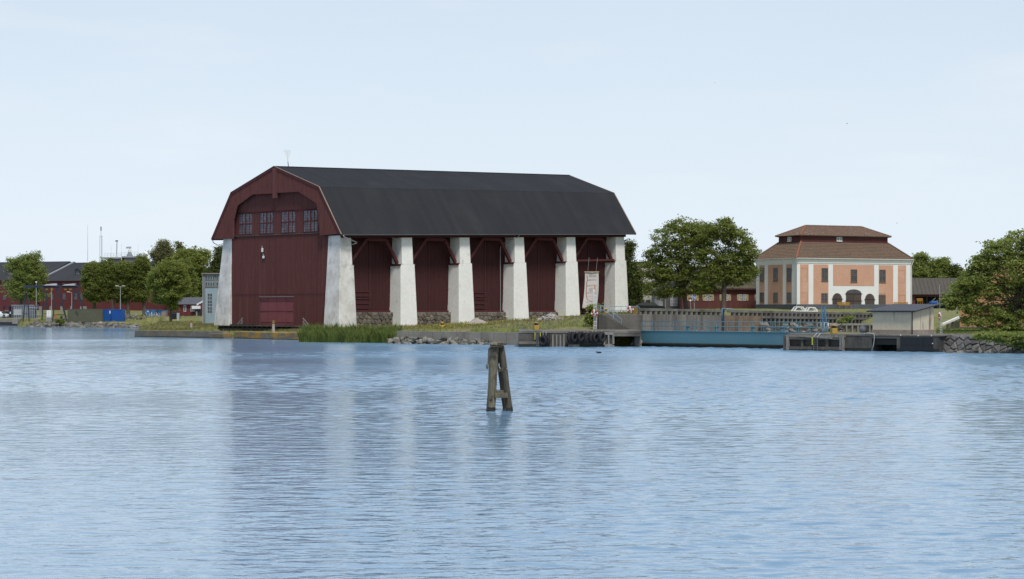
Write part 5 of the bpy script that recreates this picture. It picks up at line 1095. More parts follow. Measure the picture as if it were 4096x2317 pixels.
m = MB(); x = ins + .1
while x < LX - ins: m.box(x, x + .06, ins - .03, ins, ZC0, ZC1); x += .25
y = ins + .1
while y < LY - ins: m.box(ins - .03, ins, y, y + .06, ZC0, ZC1); y += .25
m.build('cover_strips', red, cl, world=False, kind='stuff')
m = MB(); m.box(ins - .22, LX - ins + .22, ins - .22, LY - ins + .22, ZC1 + .05, ZC1 + .2); m.build('upper_cornice', red, house, world=False)
xw = R1.az(ux(1375), uv(325))[0]; xw = 10.6
window(xw - .55, xw + .55, ZC0 + .28, ZC0 + .98, 4, 3, True, white_paint, .09, False, house, ins); window(LY / 2 - .55, LY / 2 + .55, ZC0 + .25, ZC0 + .98, 4, 3, False, white_paint, .09, False, house, ins)
e2 = ins - .45; ZU = ZC1 + .15; ZRG = 17.95; U4 = [(e2, e2, ZU), (LX - e2, e2, ZU), (LX - e2, LY - e2, ZU), (e2, LY - e2, ZU)]; RA, RB = (6.0, LY / 2, ZRG), (LX - 5.9, LY / 2, ZRG)
m = MB(); m.add([V(p) - V((0, 0, .05)) for p in U4] + [V(RA) - V((0, 0, .06)), V(RB) - V((0, 0, .06))], [(0, 1, 5, 4), (1, 2, 5), (2, 3, 4, 5), (3, 0, 4), (3, 2, 1, 0)]); m.build('upper_deck', frame_b, house, world=False)
pantile([U4[0], U4[1], RB, RA], tile_up, house); pantile([U4[2], U4[3], RA, RB], tile_up, house); pantile([U4[3], U4[0], RA, V(RA) + V((0, -.01, 0))], tile_up, house); pantile([U4[1], U4[2], V(RB) + V((0, .01, 0)), RB], tile_up, house)
for p, q in ((U4[0], RA), (U4[1], RB), (U4[3], RA), (U4[2], RB), (RA, RB)): hip_tiles(V(p) + V((0, 0, .08)), V(q) + V((0, 0, .08)), house, ridge_t if p == U4[0] else tile_up)
# benches in front of the storehouse
bench_y = mat('mustard_bench_paint', (.36, .2, .035), (.3, .165, .03))
def bench(lab, loc, L_, rz):
    o = thing('bench', lab, 'bench', loc, rz, 'mustard benches')
    for k in range(4): m = MB(); m.box(0, L_, -.5 + k * .12, -.4 + k * .12, .44, .48); m.build('seat_slat', bench_y, o, world=False)
    for k in range(4): m = MB(); m.box(0, L_, -.02 + .03 * k, .02 + .03 * k, .56 + k * .13, .67 + k * .13); m.build('back_slat', bench_y, o, world=False)
    for x in (.12, L_ / 2, L_ - .12):
        for y in (-.46, .02): m = MB(); m.bar((x, y, 0), (x, y + (.12 if y > 0 else 0), .44 if y < 0 else 1.05), .07); m.build('leg', bench_y, o, world=False)
        m = MB(); m.bar((x, -.5, .42), (x, .06, .42), .06); m.build('rail', bench_y, o, world=False)
    for x in (.04, L_ - .04): m = MB(); m.bar((x, -.5, .66), (x, .05, .66), .06, .04); m.build('armrest', bench_y, o, world=False)
    return o
bz = hz(*(HM @ V((fx(ux2(205)), -1.2, 0))).to_2d()); q = HM @ V((fx(ux2(205)), -1.1, 0)); bench('mustard yellow bench by the left arched door of the storehouse', V((q.x, q.y, zg - .05)), 2.6, OA)
q = HM @ V((fx(ux2(1060)), -1.3, 0)); bench('mustard bench half hidden behind the booth roof', V((q.x, q.y, zg - .05)), 3.0, OA)
# ================================================================ long red building, grey and cream houses behind the right-hand trees
lb = P(2728, 1233, 346); F = Face(lb.to_2d(), (1, .02)); o = thing('long_red_building', 'long low dark red boarded building with cream shutters behind two trees', 'building', V((lb.x, lb.y, 0)))
L_ = F.az(3040, 1200)[0]; zb = 3.7; ze = F.az(2800, 1156)[1]
m = MB(); m.slab(F, 0, L_ + 3, zb - .5, ze, -9, 0); m.build('wall', red, o)
m = MB(); x = .1
while x < L_: m.slab(F, x, x + .07, zb, ze - .1, 0, .03); x += .33
m.build('board_cladding', red, o, kind='stuff')
zr = ze + 3.9
A = [F.p(-.3, ze - .05, .5), F.p(L_ + 3.3, ze - .05, .5), F.p(L_ + 3.3, zr, -4.6), F.p(-.3, zr, -4.6), F.p(-.3, ze, -9.5), F.p(L_ + 3.3, ze, -9.5)]
m = MB(); m.add(A, [(0, 1, 2, 3), (3, 2, 5, 4), (0, 3, 4), (1, 5, 2)]); m.build('roof_deck', frame_b, o)
brown_tile = mat('brown_mossy_tile', (.13, .105, .075), (.09, .08, .055), sc=.4, bsc=6, fine=.3)
inv = WM[o.name].inverted(); pantile([inv @ (p + V((0, -.03, .06))) for p in A[:4]], brown_tile, o, .3, .4)
m = MB(); m.slab(F, -.3, L_ + 3.3, ze - .18, ze - .02, .35, .52); m.build('fascia', red_trim, o)
shut = mat('cream_shutter_paint', (.42, .34, .19), (.36, .29, .16))
for u0 in (2749, 2810, 2878, 2948, 3019):
    a = F.az(u0, 1190)[0]; z0, z1_ = F.az(u0, 1203)[1], F.az(u0, 1178)[1]; wv_ = .38
    for k, xx in enumerate((a + .45, a + 1.05)):
        m = MB(); m.slab(F, xx, xx + .45, z0, z1_, .0, .08); q = m.build('casement', white_paint, o)
        for j in range(4):
            for i in range(2): m = MB(); m.slab(F, xx + .06 + i * .18, xx + .2 + i * .18, z0 + .07 + j * (z1_ - z0 - .1) / 4, z0 + .02 + (j + 1) * (z1_ - z0 - .1) / 4, .05, .085); m.build('pane', glass_dark, q)
    for xx in (a, a + 1.55):
        m = MB(); m.slab(F, xx, xx + .42, z0, z1_, .03, .08); q = m.build('shutter', shut, o)
        m = MB(); m.bar(F.p(xx + .04, z0 + .05, .09), F.p(xx + .38, z1_ - .05, .09), .05, .02, up=F.n); m.build('shutter_brace', timber, q)
# grey building
ga2 = P(2600, 1233, 352); F = Face(ga2.to_2d(), (1, .0)); greyw = mat('grey_render', (.2, .21, .22), (.17, .18, .19), fine=.05); creamw = mat('cream_render', (.5, .48, .4), (.44, .42, .35), fine=.05)
o = thing('grey_building', 'grey flat building with a tall white-curtained window right of the shed', 'building', V((ga2.x, ga2.y, 0)))
x0, x1, xm = F.az(2619, 1200)[0], F.az(2730, 1200)[0], F.az(2655, 1200)[0]
m = MB(); m.slab(F, x0, xm, 3, F.az(2650, 1120)[1], -8, .0); m.build('wall', greyw, o); m = MB(); m.slab(F, xm, x1, 3, F.az(2650, 1125)[1], -8, .3); m.build('wall_wing', mat('darker_grey_render', (.12, .12, .12)), o)
m = MB(); m.slab(F, F.az(2634, 0)[0], F.az(2650, 0)[0], 3.4, F.az(2640, 1206)[1], 0, .05); m.build('door', mat('pale_grey_door', (.3, .31, .33)), o)
a, b_ = F.az(2681, 0)[0], F.az(2710, 0)[0]; m = MB(); m.slab(F, a, b_, F.az(2690, 1225)[1], F.az(2690, 1170)[1], .3, .36); wn = m.build('window', white_paint, o)
for i in range(4):
    for j in range(4): m = MB(); wd = (b_ - a) / 4; z0 = F.az(2690, 1224)[1]; hh = (F.az(2690, 1171)[1] - z0) / 4; m.slab(F, a + i * wd + .05, a + (i + 1) * wd - .04, z0 + j * hh + .05, z0 + (j + 1) * hh - .04, .345, .365); m.build('pane', mat('curtained_glass', (.4, .4, .43), rough=.2, fine=.05) if 'curtained_glass' not in bpy.data.materials else bpy.data.materials['curtained_glass'], wn)
m = MB(); m.tube([F.p(F.az(2661, 0)[0], 3.2, .4), F.p(F.az(2661, 0)[0], 7, .4)], .06, 6); m.build('downpipe', steel, o)
cb = P(2500, 1233, 362); F = Face(cb.to_2d(), (1, .0)); o = thing('cream_building', 'cream rendered two-storey building seen through foliage right of the shed', 'building', V((cb.x, cb.y, 0)))
m = MB(); m.slab(F, 0, F.az(2619, 0)[0], 3, F.az(2600, 1052)[1], -10, 0); m.build('wall', creamw, o)
m = MB(); m.slab(F, -.4, F.az(2619, 0)[0] + .3, F.az(2600, 1052)[1], F.az(2600, 1047)[1], -10.4, .4); m.build('roof_edge', black_steel, o)
for u in (2583, 2560):
    for v0, v1 in ((1200, 1224), (1130, 1155), (1085, 1108)): a = F.az(u, 0)[0]; m = MB(); m.slab(F, a, a + .8, F.az(u, v1)[1], F.az(u, v0)[1], 0, .04); q = m.build('window', frame_b, o); m = MB(); m.slab(F, a + .08, a + .72, F.az(u, v1)[1] + .08, F.az(u, v0)[1] - .08, .04, .05); m.build('pane', glass_dark, q)
# parked car behind the parapet (only its upper half shows)
def car(lab, loc, rz, paint, s=1.0):
    o = thing('parked_car', lab, 'car', loc, rz, 'parked cars')
    m = MB(); pr = [(-2.1, .3), (2.1, .3), (2.15, .65), (1.95, .85), (1.0, .95), (.45, 1.4), (-1.1, 1.45), (-1.9, .98), (-2.15, .85)]; vs = []; n = len(pr)
    for y, k in ((-.85, 1), (.85, 1)): vs += [(p[0], y * (.8 if p[1] > 1.2 else 1), p[1]) for p in pr]
    m.add(vs, [tuple(range(n)), tuple(range(n, 2 * n))[::-1]] + [(i, n + i, n + (i + 1) % n, (i + 1) % n) for i in range(n)]); m.build('body', paint, o, world=False, bevel=.04)
    m = MB()
    for y in (-.815, .815): m.add([(.85, y, .98), (.42, y * .865, 1.34), (-1.05, y * .865, 1.38), (-1.65, y, 1.0)], [(0, 1, 2, 3)])
    m.build('side_glass', glass_dark, o, world=False); m = MB(); m.add([(.98, -.75, .98), (.98, .75, .98), (.49, .62, 1.38), (.49, -.62, 1.38)], [(0, 1, 2, 3)]); m.build('windscreen', glass_dark, o, world=False)
    for x in (-1.3, 1.35):
        for y in (-.86, .86):
            m = MB(); m.lathe([(.31, -.1), (.31, .1)], 14, (x, y, .31), (0, 1, 0)); w_ = m.build('wheel', rubber, o, world=False); m = MB(); m.lathe([(.19, -.11), (.19, .11)], 10, (x, y, .31), (0, 1, 0)); m.build('rim', steel, w_, world=False)
    for y in (-.6, .6): m = MB(); m.box(2.05, 2.13, y - .15, y + .15, .62, .76); m.build('headlight', white_paint, o, world=False)
    return o
dk_car = mat('dark_green_car_paint', (.012, .016, .016), rough=.55, spec=.2, fine=0)
gp = ground_pt(2602, 300); car('dark parked car showing over the parapet right of the shed', gp, .1, dk_car)
# road signs by the trees
def sign_post(u, vb, vt, Y): p = P(u, vb, Y); m = MB(); return p
b0 = P(2778, 1236, 290); o = thing('road_sign', 'round blue road sign with white arrow, before the long red building', 'sign', b0)
m = MB(); m.tube([b0, P(2775, 1183, 290)], .04, 6); m.build('post', steel, o); blue_s = mat('blue_sign_face', (.03, .14, .42), fine=.03); c = P(2776, 1189, 289.9); m = MB(); m.lathe([(.24, 0), (.24, .03)], 20, c, (0, -1, 0)); m.build('disc', blue_s, o)
m = MB(); m.bar(c + V((-.12, -.035, .12)), c + V((.11, -.035, -.11)), .06, .01, up=(0, -1, 0)); m.bar(c + V((.12, -.035, -.13)), c + V((.12, -.035, .03)), .05, .01, up=(0, -1, 0)); m.bar(c + V((.13, -.035, -.12)), c + V((-.03, -.035, -.12)), .05, .01, up=(0, -1, 0)); m.build('arrow', white_paint, o)
c = P(2777.5, 1203, 289.9); m = MB(); m.box(-.22, .22, -.02, .02, -.17, .17); q = m.build('lower_plate', black_steel, o, world=False); q.location = c - b0; m = MB(); m.bar((.07, -.03, -.1), (.07, -.03, .1), .03, .01, up=(0, -1, 0)); m.bar((.07, -.03, .12), (.0, -.03, .04), .03, .01, up=(0, -1, 0)); m.bar((.07, -.03, .12), (.14, -.03, .04), .03, .01, up=(0, -1, 0)); q = m.build('up_arrow', white_paint, o, world=False); q.location = c - b0; m = MB(); m.box(-.17, -.05, -.03, -.022, -.1, .1); q = m.build('red_mark', buoy_r, o, world=False); q.location = c - b0
b0 = P(2763, 1236, 290); o = thing('warning_lamp_post', 'post with two orange warning lamps left of the blue road sign', 'sign', b0); m = MB(); m.tube([b0, P(2761, 1184, 290)], .03, 6); m.build('post', steel, o)
amber = mat('amber_lamp', (.75, .26, .02), fine=0)
for du in (-4, 5): m = MB(); m.lathe([(.1, 0), (.09, .06)], 10, P(2760.5 + du, 1189, 289.9), (0, -1, 0)); m.build('lamp', amber, o)
m = MB(); m.box(-.25, .25, 0, .03, -.3, .1); q = m.build('board', red_door, o, world=False); q.location = P(2761, 1192, 290) - b0
m = MB(); m.box(-.12, .12, -.04, .0, -.1, .1); q = m.build('plate', white_paint, o, world=False); q.location = P(2761, 1202, 290) - b0
# ================================================================ brown-roofed shed, yellow house at right
sb_ = P(3640, 1216, 362); F = Face(sb_.to_2d(), (1, -.03)); o = thing('open_shed', 'dark red open shed with a brown seamed roof right of the storehouse', 'shed', V((sb_.x, sb_.y, 0)))
x1 = F.az(3840, 0)[0]; ze = F.az(3700, 1176)[1]; zr = F.az(3700, 1118)[1] + .3; xo = F.az(3662, 0)[0]
m = MB(); m.slab(F, 0, xo, 3, ze, -7, 0); m.build('side_wall', red, o); m = MB(); m.slab(F, xo, x1, ze - .5, ze, -7, 0); m.build('lintel', red, o); m = MB(); m.slab(F, xo, x1, 3, ze, -7, -5.5); m.build('back_wall', black_steel, o)
for u in (3706, 3750, 3795): a = F.az(u, 0)[0]; m = MB(); m.slab(F, a, a + .25, 3, ze, -.6, -.3); m.build('post', timber_dark, o)
seam = mat('brown_seamed_metal', (.085, .075, .06), (.065, .058, .048), rough=.6, fine=.1)
A = [F.p(-.2, ze - .1, .6), F.p(x1, ze - .1, .6), F.p(x1, zr, -3.6), F.p(-.2, zr, -3.6), F.p(x1, ze, -8), F.p(-.2, ze, -8)]; m = MB(); m.add(A, [(0, 1, 2, 3), (3, 2, 4, 5), (0, 3, 5)]); m.build('roof', seam, o)
k = 0.0
while k < x1: m = MB(); m.bar(F.p(k, ze - .06, .6), F.p(k, zr + .04, -3.6), .07, .07); m.build('roof_seam', seam, o); k += .72
b0 = F.p(F.az(3664, 0)[0], 0, .8); b0.z = F.az(3670, 1217)[1]; bench('short mustard bench in the opening of the brown-roofed shed', b0, 1.1, 0)
b0 = P(3735, 1222, 350); o = thing('tarpaulin_heap', 'blue tarpaulin bundle before the brown-roofed shed', 'tarpaulin', b0); m = MB(); m.ball((0, 0, .4), .75, 12, 8, 1.2, .7, .55); m.build('bundle', mat('blue_tarpaulin', (.02, .08, .3), rough=.4, bsc=3, bump=.05), o, world=False)
m = MB(); m.bar((-1.2, 0, 0), (.3, 0, 1.3), .1); m.build('pole', timber_grey, o, world=False)
yh = mat('ochre_render', (.42, .235, .12), (.36, .2, .1), sc=.4, bsc=3, fine=.08, c3=(.5, .42, .32), sc3=.6, lo3=.62, hi3=.75); ya = P(3839, 1318, 229); F = Face(ya.to_2d(), (1, -.27)); o = thing('ochre_house', 'large ochre rendered gable wall behind the big tree at right', 'building', V((ya.x, ya.y, 0)))
zE = F.az(3839, 1165)[1]; zA = F.az(4060, 1030)[1]; xA = F.az(4050, 0)[0]; m = MB(); pl = [(0, 1.2), (2 * xA, 1.2), (2 * xA, zE), (xA, zA), (0, zE)]; m.prism([F.p(p[0], p[1]) for p in pl], -F.n * 14); m.build('wall', yh, o)
m = MB(); m.slab(F, -.05, 2 * xA, 1.0, 1.9, 0, .06); m.build('plinth', plinth, o)
for sg in (0, 1):
    p, q = (F.p(-.08, zE, .1), F.p(xA, zA + .02, .1)) if sg == 0 else (F.p(xA, zA + .02, .1), F.p(2 * xA + .1, zE, .1)); m = MB(); m.hexa([p, q, q - F.n * 15, p - F.n * 15], [x + V((0, 0, .12)) for x in (p, q, q - F.n * 15, p - F.n * 15)]); m.build('roof_slope', yh, o)
# ================================================================ left background
slate = mat('dark_slate_felt', (.038, .04, .046), (.03, .032, .036), sc=.2, fine=.1)
red_far = mat('red_warehouse_boards', (.13, .03, .03), (.1, .025, .026), sc=.3, bsc=2, stretch=(4, 4, .3), fine=.12)
def warehouse(lab, u0, u1, Yl, Yr, ve, vr, dx, vbase, dorm=(), wins=(), name='warehouse'):
    p0, p1 = P(u0, vbase, Yl), P(u1, vbase, Yr); F = Face(p0.to_2d(), (p1 - p0).to_2d()); L_ = (V((p1.x, p1.y, 0)) - V((p0.x, p0.y, 0))).length
    o = thing(name, lab, 'building', V((p0.x, p0.y, 0)), 0, None); ze = F.az((u0 + u1) / 2, ve)[1]; zr = CAMH + (HOR - vr) / FPX * (Yl + Yr) / 2 * 1.02; D = dx
    m = MB(); m.slab(F, 0, L_, 1.5, ze, -2 * D, 0); m.build('wall', red_far, o)
    A = [F.p(-.3, ze - .1, .5), F.p(L_ + .3, ze - .1, .5), F.p(L_ + .3, zr, -D), F.p(-.3, zr, -D), F.p(L_ + .3, ze, -2 * D - .4), F.p(-.3, ze, -2 * D - .4)]; m = MB(); m.add(A, [(0, 1, 2, 3), (3, 2, 4, 5), (1, 4, 2)]); m.add([F.p(.2, ze - .1, 0), F.p(.2, ze - .1, -2 * D), F.p(.2, zr - .2, -D)], [(0, 1, 2)]); m.build('roof', slate, o)
    m = MB(); m.bar(A[0] + V((0, 0, .12)), A[3] + V((0, 0, .12)), .4, .35); m.build('verge_board', steel, o)
    m = MB(); m.bar(A[5] + V((0, 0, .12)), A[3] + V((0, 0, .12)), .4, .35); m.build('verge_board', black_steel, o)
    for (u, v) in dorm:
        a, z = F.az(u, v); f = (z - ze) / (zr - ze); off = -D * f; c = F.p(a, z, off + .3); m = MB(); m.slab(F, a - .9, a + .9, z - 1.0, z + 1.0, off - 3, off + .3); m.build('dormer', slate, o); m = MB(); m.slab(F, a - .6, a + .6, z - .7, z + .8, off + .3, off + .36); w_ = m.build('dormer_window', steel, o)
        for i in range(3):
            for j in range(3): m = MB(); m.slab(F, a - .55 + i * .38, a - .22 + i * .38, z - .65 + j * .48, z - .24 + j * .48, off + .36, off + .38); m.build('pane', glass_dark, w_)
        m = MB(); q = [F.p(a - 1.1, z + .9, off + .6), F.p(a + 1.1, z + .9, off + .6), F.p(a, z + 1.7, off + .6), F.p(a - 1.1, z + .9, off - 3.5), F.p(a + 1.1, z + .9, off - 3.5), F.p(a, z + 1.7, off - 4.5)]; m.add(q, [(0, 1, 2), (0, 2, 5, 3), (2, 1, 4, 5), (0, 3, 4, 1)]); m.build('dormer_roof', slate, o)
    for (u, v0, v1) in wins:
        a = F.az(u, v0)[0]; z1_, z0 = F.az(u, v0)[1], F.az(u, v1)[1]; m = MB(); m.slab(F, a - .4, a + .4, z0, z1_, 0, .08); w_ = m.build('window', mat('grey_window_frame', (.2, .19, .19)) if 'grey_window_frame' not in bpy.data.materials else bpy.data.materials['grey_window_frame'], o)
        n = 3 if z1_ - z0 > .9 else 2
        for i in range(2):
            for j in range(n): m = MB(); h_ = (z1_ - z0) / n; m.slab(F, a - .34 + i * .36, a - .02 + i * .36, z0 + j * h_ + .05, z0 + (j + 1) * h_ - .04, .08, .095); m.build('pane', glass_dark, w_)
    return o, F, L_
warehouse('dark red warehouse with slate roof and dormer behind the gantry cranes', 158, 640, 530, 508, 1121, 1047, 13.0, 1242, [(268, 1097)], [(u, 1175, 1200) for u in (208, 257, 303, 327, 355, 420, 480)] + [(u, 1132, 1142) for u in (208, 257, 302)])
warehouse('leftmost dark red warehouse with slate roof at the photo edge', -260, 150, 548, 532, 1121, 1048, 13.0, 1242, [(0, 1097)], [(u, 1180, 1200) for u in (18,)] + [(u, 1138, 1155) for u in (18,)])
# foundation blocks seen under the red wall
for i, (u, w_) in enumerate(((162, 9), (202, 9), (246, 10), (285, 8), (333, 26))):
    p = P(u, 1240, 505); m = MB(); m.box(-w_ / 2 * .063, w_ / 2 * .063, 0, .5, -1.5, .9); q = m.build('foundation_pier', conc, world=False); q.location = p; tag(q, 'pale foundation block under the red warehouse, the %s counted from the left' % ('first second third fourth fifth'.split()[i]), 'foundation', 'foundation blocks')
# tower house with radar platform
t0 = P(433, 1045, 565); o = thing('control_tower', 'grey flat-roofed tower house with railed radar platform above the trees', 'tower', V((t0.x, t0.y, 0))); F = Face(t0.to_2d(), (1, 0)); g1 = mat('grey_tower_render', (.28, .27, .27), (.24, .23, .23)); 
x1, x2, x3 = F.az(490, 0)[0], F.az(497, 0)[0], F.az(555, 0)[0]; z1_ = F.az(450, 1029)[1]; z2 = F.az(500, 1025)[1]
m = MB(); m.slab(F, 0, x1, 3, z1_ - .4, -8, 0); m.build('block', g1, o); m = MB(); m.slab(F, x2, x3 - .6, 3, z2 - .4, -8, .6); m.build('block', g1, o); m = MB(); m.slab(F, -2, x1, z1_ - .4, z1_, -8.5, .8); m.build('roof_slab', steel, o); m = MB(); m.slab(F, x1, x3, z2 - .4, z2, -8.5, 1.2); m.build('roof_slab', steel, o)
for (xa, xb, z, off) in ((-1.0, x1, z1_, .7), (x1, x3, z2, 1.1)):
    for dz in (.55, 1.1): m = MB(); m.tube([F.p(xa, z + dz, off), F.p(xb, z + dz, off)], .035, 5); m.build('rail_bar', steel, o)
    k = xa
    while k <= xb: m = MB(); m.tube([F.p(k, z, off), F.p(k, z + 1.1, off)], .035, 5); m.build('rail_post', steel, o); k += .9
c = F.p(F.az(516, 0)[0], z2, -1); m = MB(); m.lathe([(1.0, 0), (.45, 1.1)], 8, c); m.build('radar_base', mat('grey_green_metal', (.2, .24, .25)), o); m = MB(); m.lathe([(.5, 1.1), (.5, 1.8), (.4, 1.9)], 10, c); m.build('radar_drum', white_paint, o); m = MB(); m.tube([c + V((0, 0, 1.8)), c + V((0, 0, 2.3))], .1, 6); m.build('radar_shaft', steel, o)
m = MB(); m.hexa([c + V((-1.1, -.2, 2.2)), c + V((.5, -.2, 2.2)), c + V((.5, .3, 2.2)), c + V((-1.1, .3, 2.2))], [c + V((-.9, -.2, 2.65)), c + V((.3, -.2, 2.75)), c + V((.3, .3, 2.75)), c + V((-.9, .3, 2.65))]); m.build('radar_antenna', steel, o)
c = F.p(F.az(461, 0)[0], z1_, -2); m = MB(); m.tube([c, c + V((.1, 0, 4.6))], .1, 6); m.build('camera_pole', black_steel, o); m = MB(); m.box(-.35, .35, -.2, .2, 0, .3); q = m.build('camera_head', black, o, world=False); q.location = c + V((0, 0, 4.5)) - V((t0.x, t0.y, 0)); m = MB(); m.lathe([(.5, 0), (.1, .6)], 8, c); m.build('pole_foot', steel, o)
c = P(582, 1017, 560); m = MB(); m.lathe([(.2, -.6), (.75, -.5), (.8, .5), (.4, .7)], 14, c, (.55, -.3, .7)); tag(m.build('dish_antenna', white_paint), 'white drum-shaped dish antenna peeking above the linden trees', 'antenna')
for u, vt, vb, Y, lab in ((486, 975, 1044, 562, 'thin white whip antenna left of the radar'), (445, 985, 1045, 562, 'thin whip antenna above the tower roof edge'), (553, 975, 1025, 562, 'thin whip antenna at the right platform corner'), (351, 900, 1046, 545, 'tall hair-thin antenna above the warehouse ridge')):
    m = MB(); m.tube([P(u, vb, Y), P(u, vt, Y)], [.07, .03], 5); tag(m.build('whip_antenna', white_paint if Y == 562 else steel), lab, 'antenna')
# lattice mast
b0 = P(404, 1046, 548); o = thing('lattice_mast', 'slim grey lattice radio mast rising behind the warehouse roof', 'mast', P(404, 1046, 548)); hh = 6.9
for dx, dy in ((-.35, 0), (.35, 0), (0, .5)): m = MB(); m.tube([b0 + V((dx, dy, -1)), b0 + V((dx * .85, dy, hh))], .05, 5); m.build('leg', steel, o)
for k in range(13): z = -1 + k * .6; m = MB(); m.tube([b0 + V((-.35, 0, z)), b0 + V((.33, 0, z + .6))], .03, 4); m.build('lacing', steel, o)
m = MB(); m.tube([b0 + V((0, 0, hh)), b0 + V((0, 0, hh + 1.6))], .06, 6); m.build('top_pole', steel, o); m = MB(); m.lathe([(.2, 0), (.2, 1.1), (.05, 1.15)], 8, b0 + V((0, 0, hh + 1.5))); m.build('antenna_drum', steel, o); m = MB(); m.bar(b0 + V((-.5, 0, hh)), b0 + V((.5, 0, hh)), .1); m.build('cross_arm', steel, o)
# gantry cranes
gan = mat('blue_black_crane_paint', (.03, .038, .055), (.022, .028, .04), rough=.5)
def gantry(lab, uL, uR, vt, Y, splay, vbL, vbR, lo):
    o = thing('gantry_crane', lab, 'crane', P(uL, vbL, Y), 0, 'gantry cranes'); a, b_ = P(uL, vt, Y), P(uR, vt, Y)
    m = MB(); m.bar(a + V((-.5, 0, .1)), b_ + V((1.0, 0, .1)), .3, .55); m.build('girder', gan, o)
    for (p, s1, s2, vb) in ((a, -lo, lo * .8, vbL), (b_, -splay * .55, splay, vbR)):
        zb_ = P(uL, vb, Y).z; f1, f2 = V((p.x + s1, p.y, zb_)), V((p.x + s2, p.y, zb_)); t1, t2 = p + V((-.15, 0, 0)), p + V((.15, 0, 0))
        m = MB(); m.bar(f1, t1, .2); m.build('leg', gan, o); m = MB(); m.bar(f2, t2, .3 if p is b_ else .2); m.build('leg', gan, o)
        for f in (.22, .48, .72): m = MB(); m.bar(f1.lerp(t1, f), f2.lerp(t2, f), .14); m.build('cross_bar', gan, o)
    c = b_ + V((-1.4, 0, .45)); m = MB(); m.hexa([c + V((-1.6, -.7, -.15)), c + V((1.3, -.7, -.15)), c + V((1.3, .9, -.15)), c + V((-1.6, .9, -.15))], [c + V((-.9, -.5, .12)), c + V((1.0, -.5, .3)), c + V((1.0, .9, .35)), c + V((-.9, .9, .15))]); m.build('hoist_roof', mat('pale_hoist_roof', (.35, .36, .38), rough=.3) if 'pale_hoist_roof' not in bpy.data.materials else bpy.data.materials['pale_hoist_roof'], o)
    for dx in (-.9, .2): m = MB(); m.box(-.28, .28, -.25, .25, -.15, .22); q = m.build('hoist', mat('dull_yellow_hoist', (.3, .2, .03)) if 'dull_yellow_hoist' not in bpy.data.materials else bpy.data.materials['dull_yellow_hoist'], o, world=False); q.location = c + V((dx, 0, -1.0)) - P(uL, vbL, Y)
    m = MB(); m.tube([c + V((-.9, 0, -1.2)), c + V((-.95, 0, -3.5))], .03, 5); m.build('hook_rope', gan, o); return o
gantry('left dark steel gantry crane by the water', 106, 230, 1148, 440, 2.1, 1287, 1290, .75); gantry('right dark steel gantry crane standing behind the green container', 180, 304, 1148, 448, 2.1, 1286, 1276, .7)
# containers
def container(lab, u0, u1, v0, v1, Y, rz, mt, dlen, name='container', corr=.28):
    A, B = P(u0, v1, Y), P(u1, v1, Y); L_ = (B - A).length / math.cos(rz); hgt = P(u0, v0, Y).z - A.z; o = thing(name, lab, 'container', V((A.x, A.y, A.z - .1)), rz)
    m = MB(); m.box(.06, L_ - .06, .06, dlen - .06, .1, hgt); m.build('body', mt, o, world=False)
    k = .15
    while k < L_ - .2: m = MB(); m.hexa([(k, .06, .15), (k + corr * .6, .06, .15), (k + corr * .48, .0, .15), (k + corr * .12, .0, .15)][::-1], [(k, .06, hgt - .1), (k + corr * .6, .06, hgt - .1), (k + corr * .48, .0, hgt - .1), (k + corr * .12, .0, hgt - .1)][::-1]); m.build('corrugation', mt, o, world=False); k += corr
    k = .15
    while k < dlen - .2: m = MB(); m.box(L_ - .06, L_, k, k + corr * .5, .15, hgt - .1); m.build('corrugation', mt, o, world=False); k += corr
    for x in (0, L_ - .12):
        for y in (0, dlen - .12): m = MB(); m.box(x, x + .12, y, y + .12, 0, hgt + .02); m.build('corner_post', mt, o, world=False)
    for z in (0, hgt - .1): m = MB(); m.box(.12, L_ - .12, -.005, .1, z, z + .12); m.build('frame_rail', mt, o, world=False)
    return o
green_c = mat('faded_olive_container', (.11, .115, .075), (.085, .09, .06), sc=.4, rough=.6, c3=(.16, .07, .04), sc3=.7, st3=(1, 1, .3), lo3=.66, hi3=.75); blue_c = mat('bright_blue_container', (.012, .085, .32), (.01, .07, .27), rough=.45, fine=.05)
co = container('olive green shipping container with rust above the rocks', 270, 410, 1235, 1288, 433, 0, green_c, 2.5, corr=.44)
q = co.location; m = MB(); m.bar((1.9, -.1, 2.6), (2.3, -.1, 1.8), .3, .1); m.build('loose_board', timber, co, world=False)
cb_ = container('bright blue container beside the olive green one', 411, 446, 1236, 1288, 434, 0, blue_c, 3.0); cc = container('ribbed right half of the blue container pair, standing a little forward', 446.5, 491, 1236, 1290, 433, 0, blue_c, 3.0)
m = MB(); m.box(1.45, 1.68, -.03, .0, 1.9, 2.5); m.build('notice', white_paint, cb_, world=False)
